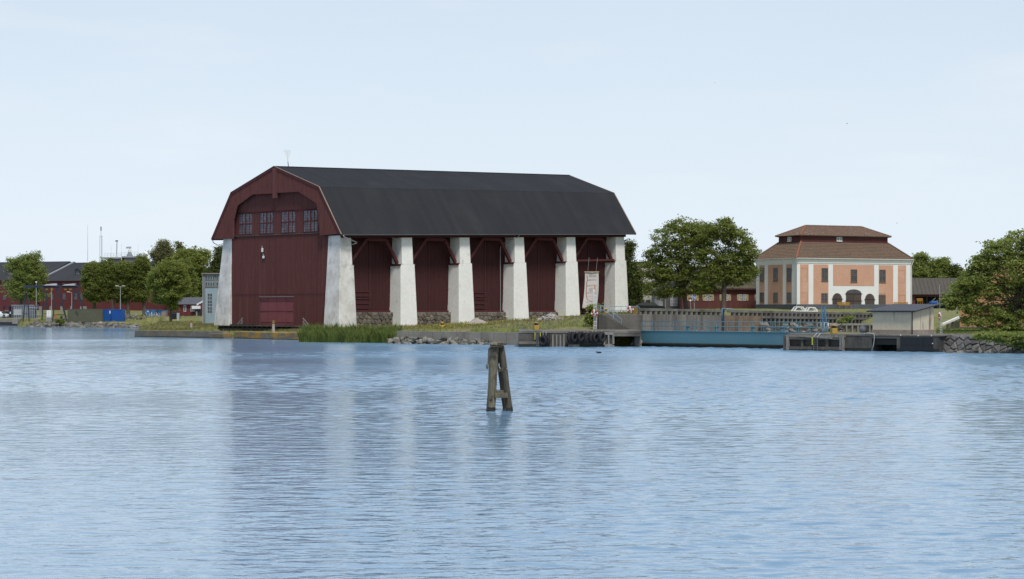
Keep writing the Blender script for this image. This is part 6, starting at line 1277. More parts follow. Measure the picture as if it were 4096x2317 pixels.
# blue skips, debris, timber stack
for (u0, u1, v0, v1, Y, lab) in ((582, 619, 1239, 1263, 455, 'light blue skip bin behind the scrap heap, the left one'), (623, 648, 1240, 1262, 458, 'dark blue skip bin half hidden behind the tree trunk'), (657, 673, 1242, 1263, 452, 'pale blue skip bin seen just left of the slim tree')):
    A = P(u0, v1, Y); L_ = (u1 - u0) / FPX * Y; h_ = (v1 - v0) / FPX * Y; o = thing('skip_bin', lab, 'skip', A, 0, 'blue skips'); mt = mat('skip_blue', (.06, .2, .42) if u0 != 623 else (.03, .12, .28), rough=.5)
    m = MB(); m.hexa([(.1, 0, 0), (L_ - .1, 0, 0), (L_ - .1, 1.6, 0), (.1, 1.6, 0)], [(-.05, -.1, h_), (L_ + .05, -.1, h_), (L_ + .05, 1.7, h_), (-.05, 1.7, h_)]); m.build('bin', mt, o, world=False)
    m = MB(); m.box(-.1, L_ + .1, -.14, -.06, h_ - .12, h_); m.build('rim', mt, o, world=False); m = MB(); m.box(L_ * .2, L_ * .34, -.08, -.05, h_ * .62, h_ * .8); m.build('label_plate', white_paint, o, world=False)
    for x in (.3, L_ - .3): m = MB(); m.box(x - .05, x + .05, -.12, -.02, .1, h_ - .1); m.build('rib', mt, o, world=False)
def scatter_bars(name, lab, cat, u0, u1, v0, v1, Y, n, mt, lean=.6, r=.05, up=1.0):
    A = P((u0 + u1) / 2, v1, Y); A.z = max(A.z, hz(A.x, A.y)); o = thing(name, lab, cat, A); wd = (u1 - u0) / FPX * Y; h_ = (v1 - v0) / FPX * Y
    for i in range(n):
        x = (random.random() - .5) * wd; y = random.uniform(-.8, .8); dx = random.uniform(-lean, lean); m = MB(); z0 = random.uniform(0, h_ * .35) * (1 - up * .5); m.bar((x, y, z0), (x + dx, y + random.uniform(-.4, .4), z0 + h_ * random.uniform(.35, .75)), r * random.uniform(.8, 1.8), r); m.build('bar', random.choice(mt), o, world=False)
    return o
scatter_bars('scrap_heap', 'heap of grey scrap beams and trestles by the shore', 'scrap', 582, 655, 1258, 1288, 425, 46, [timber_grey, steel, steel], 1.2, .08)
scatter_bars('stake_bundle', 'bundle of upright brown wooden stakes left of the scrap heap', 'stakes', 546, 575, 1264, 1288, 428, 22, [timber, mat('brown_stake', (.14, .085, .05))], .25, .07)
A = P(645, 1288, 424); A.z = hz(A.x, A.y); o = thing('plank_stack', 'square stack of pinkish planks right of the scrap heap', 'planks', A); pk = mat('pinkish_planks', (.3, .21, .17), (.24, .17, .14), piece=.25)
for k in range(8): m = MB(); m.box(0, 1.05, 0, 1.4, k * .16, k * .16 + .13); m.build('plank_layer', pk, o, world=False)
scatter_bars('boat_parts', 'grey tangle of boat parts and pipes right of the blue container', 'scrap', 494, 545, 1258, 1278, 440, 26, [steel, conc, timber_grey], 1.4, .16, 0)
for k, (u, v0, Y, lab) in enumerate(((601, 1229, 440, 'dark upright pole before the left blue skip'), (630, 1232, 442, 'dark upright pole before the middle skip'), (699, 1240, 430, 'thin dark pole beside the black machine'))): m = MB(); m.tube([P(u, 1280, Y), P(u, v0, Y)], .09, 6); tag(m.build('pole', timber_dark), lab, 'pole', 'dark poles')
b0 = P(700, 1284, 405); o = thing('tractor', 'black machine parked right of the slim tree', 'machine', b0); m = MB(); m.box(-.75, .75, 0, 2, .35, 1.5); m.build('body', black, o, world=False, bevel=.1); m = MB(); m.box(-.6, .6, .2, 1.7, 1.5, 1.75); m.build('hood', black_steel, o, world=False)
for x in (-.75, .75): m = MB(); m.lathe([(.38, -.12), (.38, .12)], 14, (x, .2, .38), (1, 0, 0)); m.build('wheel', rubber, o, world=False)
b0 = P(712, 1283, 404); m = MB(); m.box(-.25, .25, 0, .3, 0, 1.55); q = m.build('metal_cabinet', steel, world=False); q.location = b0; tag(q, 'narrow light grey metal cabinet right of the black machine', 'cabinet')
# small red cottage
c0 = P(735, 1268, 425); F = Face(c0.to_2d(), (1, -.12)); o = thing('cottage', 'small dark red cottage with white windows left of the grey hall', 'house', V((c0.x, c0.y, 0))); x1 = F.az(812, 0)[0]; ze = F.az(760, 1216)[1]; zr = F.az(770, 1193)[1] + .2; zb = 1.5
m = MB(); m.slab(F, -3.5, x1, zb, ze, -7, 0); m.build('wall', red_far, o); A = [F.p(-3.8, ze - .1, .5), F.p(x1 - 1.2, ze - .1, .5), F.p(x1 + .4, zr, -3.5), F.p(-3.8, zr, -3.5)]; m = MB(); m.add(A + [F.p(-3.8, ze, -7.5), F.p(x1 + .4, ze, -7.5)], [(0, 1, 2, 3), (3, 2, 5, 4)]); m.build('roof', mat('grey_felt_roof', (.1, .105, .12), (.08, .085, .1)), o)
m = MB(); m.bar(A[1] + V((0, -.02, -.1)), A[2] + V((0, -.02, -.1)), .12, .3); m.build('verge_board', white_paint, o)
for u0, u1, v0, v1, n in ((735, 744.5, 1222, 1247, 1), (763, 790, 1223, 1246, 3)):
    a, b_ = F.az(u0, 0)[0], F.az(u1, 0)[0]; z0, z1_ = F.az(u0, v1)[1], F.az(u0, v0)[1]; m = MB(); m.slab(F, a, b_, z0, z1_, 0, .07); w_ = m.build('window', white_paint, o)
    for i in range(n): wd = (b_ - a) / n; m = MB(); m.slab(F, a + i * wd + .08, a + (i + 1) * wd - .08, z0 + .1, z1_ - .1, .07, .085); m.build('pane', glass_dark, w_)
m = MB(); m.slab(F, x1 - 2.2, x1 - .4, F.az(800, 1236)[1], F.az(800, 1224)[1], .3, .9); m.build('awning', white_paint, o); m = MB(); m.slab(F, x1 - 1.6, x1 - .4, zb, F.az(800, 1238)[1], .1, .5); m.build('porch', black_steel, o); m = MB(); a = F.az(789, 0)[0]; m.slab(F, a - .1, a + .15, F.az(789, 1266)[1], F.az(789, 1246)[1], .4, .5); m.build('downpipe', white_paint, o)
# grey industrial hall beside the shed
h0 = P(813, 1296, 318); F = Face(h0.to_2d(), (1, .05)); o = thing('industrial_hall', 'narrow grey hall with tall pale blue door beside the shed', 'building', V((h0.x, h0.y, 0))); hg = mat('grey_brown_hall_render', (.23, .22, .2), (.18, .17, .155)); pb_ = mat('pale_blue_metal_door', (.33, .42, .46), (.27, .35, .39), rough=.4, metal=.3, sc=.6)
ux3 = lambda c: 400 + c / 3.236; vx3 = lambda c: 900 + c / 3.236; za = lambda v: F.az(830, v)[1]; xa = lambda u: F.az(u, 0)[0]
m = MB(); m.slab(F, 0, 8, .5, za(1097), -9, 0); m.build('wall', hg, o); m = MB(); m.slab(F, -.25, 8, za(1097), za(1092.5), -9, .35); m.build('roof_slab', conc, o); m = MB(); m.slab(F, 0, xa(820), .6, za(1100), 0, .12); m.build('pier', greyw, o)
m = MB(); m.slab(F, xa(821), 7, za(1296), za(1152), .02, .07); dr = m.build('tall_door', pb_, o)
m = MB(); m.slab(F, xa(858.5), xa(860), za(1296), za(1152), .07, .1); m.build('door_joint', steel, dr); m = MB(); m.slab(F, xa(821), 7, za(1256), za(1254), .07, .09); m.build('door_seam', steel, dr)
for i in range(2):
    for j in range(6): a = xa(831 + i * 9.6); z = za(1252.5 - j * 12.8 - (j // 2) * 1.2); m = MB(); m.slab(F, a, a + .3, z, z + .43, .07, .085); m.build('pane', glass_dark, dr)
for v0, v1 in ((1103, 1119), (1128, 1144)):
    for k in range(2):
        a = xa(822 + k * 43); m = MB(); m.slab(F, a, a + xa(859) - xa(822), za(v1), za(v0), 0, .07); w_ = m.build('window', pb_, o)
        for i in range(4): wd = (xa(859) - xa(822)) / 4; m = MB(); m.slab(F, a + i * wd + .05, a + (i + 1) * wd - .05, za(v1) + .06, za(v0) - .06, .07, .085); m.build('pane', glass_dark, w_)
m = MB(); m.slab(F, xa(820), 8, za(1150), za(1146), 0, .15); m.build('lintel', conc, o); m = MB(); m.tube([F.p(-.08, .8, .1), F.p(-.08, za(1100), .1)], .05, 6); m.build('downpipe', steel, o)
# street lamps
def lamp(lab, u, vb, vt, Y, heads):
    b0 = P(u, vb, Y); t = P(u, vt, Y); o = thing('street_lamp', lab, 'street lamp', b0, 0, 'street lamps'); m = MB(); m.tube([b0, t], [.09, .055], 8); m.build('pole', steel, o)
    for s in heads: m = MB(); e = t + V((s * .75, 0, .22)); m.tube([t, t + V((s * .3, 0, .12)), e], .04, 6); m.build('arm', steel, o); m = MB(); m.hexa([e + V((-.35, -.12, -.04)), e + V((.35, -.12, -.04)), e + V((.35, .12, -.04)), e + V((-.35, .12, -.04))], [e + V((-.3, -.1, .06)), e + V((.3, -.1, .06)), e + V((.3, .1, .06)), e + V((-.3, .1, .06))]); m.build('lamp_head', white_paint, o)
    if not heads: m = MB(); m.lathe([(.08, -.1), (.24, .02), (.2, .16), (.05, .2)], 10, t); m.build('lamp_head', white_paint, o)
    return o
lamp('double-armed street lamp behind the blue container', 481.5, 1262, 1148, 442, (-1, 1)); lamp('white-headed lamp post behind the left gantry crane', 145, 1278, 1130, 452, ()); lamp('slim lamp post between the two gantry cranes', 206, 1272, 1157, 455, ()); lamp('short-armed lamp post near the olive container', 287, 1268, 1172, 456, (-1,))
# left edge: transformer cage, cabinet, van, fence, cone
grw = mat('grey_corrugated_shed', (.17, .18, .18), (.14, .15, .15))
b0 = P(48, 1271, 446); o = thing('metal_shed', 'grey corrugated shed with pale panel behind the fence at left', 'shed', b0); m = MB(); m.box(0, 4.8, 0, 3, 0, 2.7); m.build('body', grw, o, world=False)
k = .05
while k < 4.7: m = MB(); m.box(k, k + .12, -.03, 0, .05, 2.65); m.build('rib', grw, o, world=False); k += .26
m = MB(); m.box(.4, 2.2, -.18, -.03, .55, 1.85); m.build('pale_panel', mat('pale_panel', (.46, .45, .42)), o, world=False); m = MB(); m.box(-.1, 5.0, -.2, 3.2, 2.7, 2.8); m.build('roof', steel, o, world=False)
b0 = P(115, 1273, 444); o = thing('metal_shed', 'lower grey ribbed shed under the left gantry crane', 'shed', b0); m = MB(); m.box(0, 1.3, 0, 2, 0, 2.2); m.build('body', grw, o, world=False); m = MB(); m.box(-.1, 1.9, -.2, 2.2, 2.2, 2.35); m.build('roof', steel, o, world=False)
for k in range(5): m = MB(); m.box(.1 + k * .25, .2 + k * .25, -.03, 0, .05, 2.15); m.build('rib', grw, o, world=False)
b0 = P(14, 1273, 441); o = thing('equipment_rack', 'black steel rack frame with roof at the left photo edge', 'rack', b0)
for x in (0, 1.75):
    for y in (0, 1.2): m = MB(); m.bar((x, y, 0), (x, y, 2.6), .12); m.build('upright', black, o, world=False)
m = MB(); m.box(-.15, 1.95, -.2, 1.4, 2.55, 2.7); m.build('roof', black_steel, o, world=False); m = MB(); m.box(1.15, 1.75, .0, .9, .1, 2.5); m.build('cabinet', black, o, world=False); m = MB(); m.box(1.4, 1.58, -.03, 0, .95, 1.4); m.build('notice', white_paint, o, world=False)
for z in (.9, 1.7): m = MB(); m.box(.1, 1.1, .1, 1.1, z, z + .06); m.build('shelf', steel, o, world=False)
pv = P(-10, 1272, 447); car('white parked car at the left photo edge', V((pv.x + .6, pv.y, pv.z)), -.25, white_paint); navy = mat('navy_car_paint', (.012, .016, .04), rough=.25, spec=.6, fine=0); pv = P(24, 1271, 450); car('dark blue parked car behind the black rack', V((pv.x + .8, pv.y, pv.z)), 2.9, navy)
b0 = P(186, 1272, 436); o = thing('white_cabinet', 'upright white cabinet between the gantry legs', 'cabinet', b0); m = MB(); m.box(0, 1.0, 0, .7, 0, 1.65); m.build('body', white_paint, o, world=False, bevel=.02); m = MB(); m.box(.48, .52, -.01, 0, .1, 1.55); m.build('door_gap', steel, o, world=False)
for x in (.1, .9): m = MB(); m.box(x - .05, x + .05, .1, .5, -.25, 0); m.build('foot', black_steel, o, world=False)
b0 = P(222, 1272, 437); o = thing('traffic_cone', 'large orange traffic cone between the gantry cranes', 'cone', b0); orange = mat('orange_cone', (.6, .09, .03)); m = MB(); m.lathe([(.25, 0), (.25, .05), (.19, .06), (.13, .85), (.06, .88)], 12); m.build('cone', orange, o, world=False); m = MB(); m.box(-.28, .28, -.28, .28, -.06, 0); m.build('base', orange, o, world=False)
o = thing('wire_fence', 'wire mesh fence with white posts at the left shore', 'fence', P(48, 1272, 440)); 
for k in range(13): u = 48 + k * 9; p = P(u, 1277, 440); m = MB(); m.tube([p, p + V((0, 0, 2.9)), p + V((-.15, -.3, 3.25))], .035, 5); m.build('post', steel, o)
for z in (.1, 1.0, 1.9, 2.8): m = MB(); p, q = P(48, 1277, 440), P(156, 1277, 440); m.bar(p + V((0, 0, z)), q + V((0, 0, z)), .03); m.build('wire', steel, o)
# low quay at far left
qa, qb = G(-420, 1301), G(86, 1302.5); o = thing('quay_ledge', 'dark quay wall with concrete steps at the far left edge', 'quay', qa); d = (qb - qa).normalized(); bk = V((-d.y, d.x, 0))
m = MB(); m.hexa([qa + V((0, 0, -1)), qb + V((0, 0, -1)), qb + bk * 3 + V((0, 0, -1)), qa + bk * 3 + V((0, 0, -1))], [qa + V((0, 0, .8)), qb + V((0, 0, .8)), qb + bk * 3 + V((0, 0, .8)), qa + bk * 3 + V((0, 0, .8))]); m.build('lower_wall', mat('tarred_quay', (.04, .045, .05), (.03, .033, .036)), o)
m = MB(); m.hexa([qa + bk * 1.2 + V((0, 0, .8)), qb + bk * 1.2 + V((0, 0, .8)), qb + bk * 6 + V((0, 0, .8)), qa + bk * 6 + V((0, 0, .8))], [qa + bk * 1.3 + V((0, 0, 1.62)), qb + bk * 1.3 + V((0, 0, 1.62)), qb + bk * 6 + V((0, 0, 1.62)), qa + bk * 6 + V((0, 0, 1.62))]); m.build('upper_wall', conc, o)
m = MB(); A = P(52, 1287, 424); m.box(A.x, A.x + 1.1, A.y - .6, A.y + .6, .8, 1.75); m.build('steps_block', conc, o)
b0 = P(196, 1281, 431); o = thing('concrete_footing', 'squat concrete block by the rocks below the white cabinet', 'block', b0); m = MB(); m.hexa([(-.65, -.4, -.3), (.65, -.4, -.3), (.65, .5, -.3), (-.65, .5, -.3)], [(-.5, -.3, .55), (.5, -.3, .55), (.5, .4, .55), (-.5, .4, .55)]); m.build('block', conc, o, world=False)
for k in range(5): m = MB(); m.tube([(-.4 + k * .2, 0, .5), (-.38 + k * .2, 0, .8)], .03, 5); m.build('rebar', black_steel, o, world=False)
b0 = P(238, 1283, 431); o = thing('grounded_boat', 'small grey boat with dark outboard left of the olive container', 'boat', b0); m = MB(); m.add([(-1.3, -.5, .45), (1.0, -.5, .5), (1.6, 0, .6), (1.0, .5, .5), (-1.3, .5, .45), (-1.1, -.2, 0), (.9, -.15, 0), (1.2, 0, .1), (.9, .15, 0), (-1.1, .2, 0)], [(0, 5, 6, 1), (1, 6, 7, 2), (2, 7, 8, 3), (3, 8, 9, 4), (4, 9, 5, 0), (9, 8, 7, 6, 5), (0, 1, 2, 3, 4)]); m.build('hull', mat('grey_boat', (.3, .32, .34)), o, world=False); m = MB(); m.box(.2, .6, -.2, .2, .5, .95); m.build('outboard', black, o, world=False)
# ================================================================ trees, shrubs, reeds, grass, mooring dolphin, birds
leafA = leafmat('linden_leaf', (0.134, 0.177, 0.044), (0.216, 0.252, 0.069)); leafB = leafmat('fresh_green_leaf', (0.154, 0.198, 0.041), (0.230, 0.270, 0.072)); leafC = leafmat('birch_leaf', (0.154, 0.168, 0.072), (0.218, 0.216, 0.102)); leafD = leafmat('dark_leaf', (0.077, 0.102, 0.031), (0.122, 0.150, 0.048)); leafE = leafmat('maple_leaf', (0.161, 0.216, 0.053), (0.255, 0.301, 0.091)); leafF = leafmat('elm_leaf', (0.136, 0.178, 0.043), (0.210, 0.248, 0.066))
bark = mat('grey_brown_bark', (.11, .09, .07), (.06, .05, .04), sc=3, bsc=8, stretch=(1, 1, .25), bump=.03, fine=.3); bark_d = mat('dark_bark', (.06, .05, .042), (.035, .03, .026), sc=3, bsc=8, stretch=(1, 1, .25), bump=.03)
def leaves(name, C, N, mt, par, size, seed, spread, flat=.6, droop=0.0, up=.6, asp=1.7):
    # C: clump centres (n,3); N leaves in each; one small folded blade per leaf
    rs = np.random.RandomState(seed); n = len(C) * N
    sv = np.repeat(rs.uniform(.55, 1.45, len(C)), N)[:, None]; c = np.repeat(C, N, 0) + rs.normal(0, 1, (n, 3)) * np.array([spread, spread, spread * flat]) * sv; c[:, 2] -= droop * np.abs(rs.normal(0, 1, n))
    nr = rs.normal(0, 1, (n, 3)); nr[:, 2] = np.abs(nr[:, 2]) + up; nr /= np.linalg.norm(nr, axis=1)[:, None]
    t = rs.normal(0, 1, (n, 3)); t[:, 2] -= droop * 2; t -= (t * nr).sum(1)[:, None] * nr; t /= np.linalg.norm(t, axis=1)[:, None] + 1e-9; b_ = np.cross(nr, t)
    s = size * rs.uniform(.6, 1.3, n)[:, None]
    v = np.stack([c - t * s * .5 * asp, c + b_ * s * .5 + nr * s * .12, c + t * s * .5 * asp, c - b_ * s * .5 + nr * s * .12], 1).reshape(-1, 3)
    if par is not None: v = v - np.array(WM[par.name].translation)
    f = np.arange(n * 4)
    me = bpy.data.meshes.new(name); me.vertices.add(n * 4); me.vertices.foreach_set('co', v.reshape(-1)); me.loops.add(n * 4); me.loops.foreach_set('vertex_index', f); me.polygons.add(n); me.polygons.foreach_set('loop_start', np.arange(0, n * 4, 4)); me.update(calc_edges=True); me.materials.append(mt)
    return link(name, me, par)
def tree(name, lab, u, vb, Y, lobes, nclump, N, mt, size, tr=.25, spread=.45, droop=0.0, gr=None, bk_=bark, trunk_top=None, lean=0.0, seed=1, core=.55, zoff=0.0, dep=1.0, nb=26, flat=.6, base_z=None):
    # lobes: (u, v, ru, rv) ellipses sighted in the photo, given depth by their width
    rs = np.random.RandomState(seed); b0 = P(u, vb, Y); b0.z = (hz(b0.x, b0.y) if base_z is None else base_z) - .1; k = Y / FPX
    o = thing(name, lab, 'tree', b0, 0, gr); cen = []; ar = np.array([l[2] * l[3] for l in lobes], float); cnt = np.maximum(2, (nclump * ar / ar.sum()).astype(int))
    for (lu, lv, ru, rv), c in zip(lobes, cnt):
        q = P(lu, lv, Y); d = rs.normal(0, 1, (c, 3)); d /= np.linalg.norm(d, axis=1)[:, None]; r = core + (1 - core) * rs.uniform(0, 1, c) ** .6; r *= 1 + rs.normal(0, .13, c)
        off = rs.uniform(-.35, .35) * ru * k * dep
        cen.append(np.array([q.x, q.y + off, q.z]) + d * r[:, None] * np.array([ru * k, ru * k * .85 * dep, rv * k]))
    cen = np.vstack(cen)
    cr_ = leaves('crown', cen, N, mt, o, size, seed + 5, spread, flat, droop); cr_['kind'] = 'stuff'
    top = P(u + lean, trunk_top if trunk_top else np.mean([l[1] for l in lobes]), Y); m = MB(); mid = b0.lerp(top, .45) + V((rs.uniform(-.2, .2), 0, 0))
    spine = [b0, b0.lerp(mid, .12), b0.lerp(mid, .5), mid, mid.lerp(top, .5), top]; rad = [tr * 1.5, tr * 1.08, tr, tr * .85, tr * .55, tr * .2]; m.tube(spine, rad, 9)
    for i in range(nb):
        e = V(cen[rs.randint(len(cen))]); f = rs.uniform(.42, .95); j = f * 5; a = spine[int(j)].lerp(spine[min(5, int(j) + 1)], j - int(j)); r0 = tr * (1 - f) * .55 + .035; c1 = a.lerp(e, .5) + V((0, 0, (e - a).length * .1)); m.tube([a, c1, e], [r0, r0 * .6, .02], 5)
    m.build('trunk', bk_, o, smooth=True); return o
# --- left side
tree('tree', 'loose dark maple at the far left before the red warehouse', 84, 1258, 462, [(100, 1110, 55, 60), (60, 1060, 35, 25), (135, 1035, 28, 28), (150, 1100, 42, 55), (95, 1170, 70, 35), (40, 1140, 35, 14), (150, 1185, 40, 20), (95, 1060, 45, 40)], 1000, 30, leafE, .22, .28, .4, seed=11, trunk_top=1060, core=.3)
for i, (u, vb, lob, lab) in enumerate(((378, 1262, [(372, 1128, 40, 74), (366, 1085, 28, 36), (375, 1180, 36, 26)], 'leftmost clipped linden in the row by the warehouse'), (451, 1262, [(420, 1120, 40, 78), (438, 1100, 38, 60), (420, 1170, 34, 30)], 'second clipped linden from the left in the row'), (513, 1262, [(490, 1130, 44, 74), (500, 1085, 36, 38), (488, 1180, 40, 24)], 'middle linden of the row, above the blue container'), (576, 1264, [(566, 1115, 40, 82), (572, 1058, 28, 32), (558, 1180, 34, 28)], 'fourth linden from the left, beside the pale green tree'), (717, 1268, [(740, 1130, 44, 70), (730, 1080, 40, 44), (748, 1180, 36, 26)], 'rightmost linden of the row, behind the pale green tree'))):
    tree('linden_tree', lab, u, vb, 466 if i < 4 else 450, lob, 1100, 32, leafA, .2, .42, .26, .1, gr='clipped lindens', seed=20 + i, core=.62)
tree('tree', 'pale green round tree standing alone left of the shed', 683, 1292, 381, [(670, 1110, 72, 62), (690, 1080, 52, 42), (715, 1140, 42, 42), (628, 1140, 38, 36), (675, 1180, 60, 34), (690, 1215, 26, 24), (640, 1195, 36, 20)], 1300, 30, leafB, .19, .26, .28, .05, seed=31, core=.4)
tree('birch_tree', 'drooping grey-green birch rising behind the lindens', 655, 1250, 520, [(650, 1000, 40, 42), (640, 1030, 40, 30), (670, 1020, 30, 50), (655, 970, 22, 16), (612, 1010, 14, 16)], 420, 30, leafC, .23, .22, .42, .5, seed=41, core=.2)
tree('tree', 'tall thin treetop between the birch and the broad tree', 718, 1250, 525, [(718, 985, 12, 22), (720, 1020, 20, 24)], 60, 34, leafC, .34, .16, .45, .4, seed=42, core=.2, nb=10)
tree('tree', 'broad bright green tree behind the lindens left of the shed', 770, 1250, 505, [(760, 1050, 70, 55), (790, 1030, 48, 38), (730, 1030, 40, 32), (770, 1110, 66, 60), (800, 1150, 50, 50)], 900, 30, leafB, .28, .35, .42, 0, seed=43, core=.4)
tree('tree', 'dark green tree peeking out at the left pillar of the shed', 880, 1250, 470, [(880, 1050, 32, 60), (905, 1030, 40, 50), (860, 1090, 30, 40), (890, 1120, 50, 60)], 700, 28, leafD, .27, .3, .4, 0, seed=44, core=.4)
# --- right of the shed
tree('tree', 'narrow tree close to the right end of the shed', 2515, 1240, 338, [(2512, 1010, 22, 55), (2525, 985, 12, 28), (2525, 1090, 48, 50), (2540, 1150, 48, 46), (2530, 1200, 44, 26)], 520, 28, leafD, .2, .2, .33, .15, seed=51, core=.2)
tree('elm_tree', 'left one of the two big dark green trees right of the shed', 2746, 1238, 304, [(2690, 950, 80, 55), (2720, 905, 58, 30), (2640, 1010, 66, 42), (2760, 1000, 70, 60), (2620, 1080, 62, 48), (2700, 1080, 80, 55), (2650, 1150, 74, 36), (2770, 1110, 60, 55), (2770, 930, 40, 40), (2700, 1170, 70, 22), (2795, 960, 40, 46), (2800, 905, 42, 24), (2812, 935, 40, 34)], 1050, 27, leafF, .2, .34, .34, .04, seed=52, core=.5, lean=-30, nb=44, flat=.45, gr='two big trees by the long red building')
tree('elm_tree', 'right one of the two big dark green trees, nearest the storehouse', 2893, 1238, 300, [(2890, 920, 62, 38), (2900, 880, 30, 12), (2830, 940, 46, 44), (2950, 960, 58, 44), (2990, 1010, 42, 44), (2840, 1030, 60, 50), (2920, 1050, 70, 50), (2985, 1080, 50, 44), (2850, 1110, 56, 46), (2950, 1110, 52, 36), (2810, 1150, 44, 34)], 1050, 27, leafF, .2, .36, .34, .04, seed=53, core=.5, nb=44, flat=.45, gr='two big trees by the long red building')
# --- behind the storehouse
for i, (u, lob, lab) in enumerate(((3680, [(3670, 1060, 40, 42), (3690, 1030, 24, 20), (3680, 1100, 50, 40)], 'leafy tree behind the right corner of the storehouse'), (3760, [(3750, 1070, 42, 34), (3775, 1050, 22, 18), (3750, 1110, 50, 30)], 'rounded tree above the brown shed roof'), (3815, [(3815, 1085, 30, 22), (3820, 1120, 46, 30)], 'low dark tree above the right end of the brown shed roof'))):
    tree('tree', lab, u, 1215, 415, lob, 420, 28, leafE if i < 2 else leafD, .24, .26, .36, seed=61 + i, core=.35)
# --- big tree at the right edge
tree('maple_tree', 'great spreading maple overhanging the bank at the right edge', 4058, 1336, 203, [(4080, 980, 110, 62), (4000, 1010, 90, 52), (3950, 1060, 66, 42), (4110, 1090, 130, 80), (3900, 1130, 74, 34), (3850, 1185, 66, 30), (3895, 1105, 60, 44), (3872, 1150, 60, 38), (3935, 1050, 52, 40), (3855, 1150, 40, 30), (3905, 1085, 46, 34), (3830, 1215, 60, 24), (3800, 1205, 40, 26), (3960, 1160, 90, 42), (3880, 1230, 80, 28), (4000, 1250, 90, 40), (3920, 1285, 80, 24), (4000, 1320, 80, 24), (4090, 1290, 80, 60), (4060, 1345, 60, 26), (4180, 1180, 120, 120), (4170, 1000, 110, 80), (4180, 1300, 90, 60), (3970, 1350, 50, 12)], 1900, 25, leafE, .17, .33, .27, .03, seed=71, core=.45, nb=70, flat=.4, lean=20, trunk_top=1050, dep=1.0, base_z=1.55)
# --- backdrop woods that close the gaps
tree('tree', 'distant tree closing the gap between shed and storehouse', 2560, 1228, 430, [(2570, 1120, 70, 50), (2640, 1110, 60, 40)], 150, 34, leafD, .5, .3, .7, seed=81)
for i, (u, lab) in enumerate(((1000, 'tree hidden mostly behind the shed, left'), )): pass
# shrubs
def shrub(lab, u, v, Y, lob, n, N, mt, size, seed, name='shrub'):
    b0 = P(u, v, Y); b0.z = hz(b0.x, b0.y); o = thing(name, lab, 'shrub', b0); rs = np.random.RandomState(seed); k = Y / FPX; cen = []
    for (lu, lv, ru, rv) in lob: q = P(lu, lv, Y); d = rs.normal(0, 1, (n, 3)); d /= np.linalg.norm(d, axis=1)[:, None]; cen.append(np.array(q) + d * (rs.uniform(.4, 1, n) ** .5)[:, None] * np.array([ru, ru, rv]) * k)
    c = leaves('foliage', np.vstack(cen), N, mt, o, size, seed, .16); c['kind'] = 'stuff'; m = MB()
    for i in range(6): m.tube([b0, b0.lerp(V(np.vstack(cen)[rs.randint(n * len(lob))]), .9)], [.04, .01], 5)
    m.build('stems', bark_d, o); return o
shrub('rounded green bush at the foot of the lifebuoy mast', 2366, 1290, 221.5, [(2368, 1250, 16, 26), (2386, 1232, 14, 12), (2362, 1275, 14, 18)], 40, 34, leafB, .16, 91)
shrub('bush trailing over the dock wall at right', 3372, 1280, 255, [(3370, 1284, 12, 10), (3395, 1275, 16, 6)], 20, 26, leafE, .16, 92)
shrub('weedy bush on the rocks left of the olive container', 232, 1285, 430, [(232, 1284, 12, 8), (248, 1288, 8, 5)], 20, 24, leafB, .22, 93)
shrub('low growth spilling over the bank under the big maple', 3980, 1345, 178.2, [(3930, 1346, 26, 6), (3965, 1349, 36, 9), (4002, 1353, 34, 15), (4040, 1357, 34, 22), (4082, 1362, 40, 30), (4122, 1370, 46, 34)], 36, 26, leafE, .17, 94)
# ---- reeds and grass blades
def blades(name, pts, h, wd, mt, seed, bend=.35, lab=None, cat=None):
    rs = np.random.RandomState(seed); n = len(pts); a = rs.uniform(0, 6.28, n); hh = h * rs.uniform(.55, 1.25, n); dx = np.cos(a) * wd; dy = np.sin(a) * wd; bx = rs.normal(.05, bend, n) * hh; by = rs.normal(0, bend, n) * hh
    p = np.array(pts); v = np.zeros((n, 5, 3)); v[:, 0] = p + np.stack([-dx, -dy, 0 * dx], 1); v[:, 1] = p + np.stack([dx, dy, 0 * dx], 1)
    mid = p + np.stack([bx * .3, by * .3, hh * .6], 1); v[:, 2] = mid + np.stack([dx, dy, 0 * dx], 1) * .8; v[:, 4] = mid - np.stack([dx, dy, 0 * dx], 1) * .8; v[:, 3] = p + np.stack([bx, by, hh], 1)
    me = bpy.data.meshes.new(name); me.vertices.add(n * 5); me.vertices.foreach_set('co', v.reshape(-1)); I = np.arange(n * 5); me.loops.add(n * 5); me.loops.foreach_set('vertex_index', I); me.polygons.add(n); me.polygons.foreach_set('loop_start', np.arange(0, n * 5, 5)); me.update(calc_edges=True); me.materials.append(mt)
    o = link(name, me); o['kind'] = 'stuff'
    if lab: tag(o, lab, cat)
    return o
reedm = leafmat('reed_blade', (0.115, 0.176, 0.034), (0.230, 0.257, 0.081), .3); grassm = leafmat('grass_blade', (.15, .175, .04), (.25, .24, .085), .3); grass_dry = leafmat('dry_grass_blade', (.24, .2, .1), (.3, .25, .14), .3); lawn_m = leafmat('lawn_blade', (.075, .13, .025), (.11, .16, .035), .3)
rs = np.random.RandomState(5); pts = []
for i in range(15000):
    u = rs.uniform(1196, 1585); f = rs.uniform(0, 1); p = G(u, 1369 + (u - 1196) * .011); thin = .75 if (1470 < u < 1500) else 1
    p.y += f * 3.4; pts.append((p.x, p.y, -.1 + max(0, f - .5) * 1.6 - (1 - thin)))
blades('reed_bed', pts, 1.5, .02, reedm, 6, .26, 'dense bed of tall green reeds at the water before the shed', 'reeds')
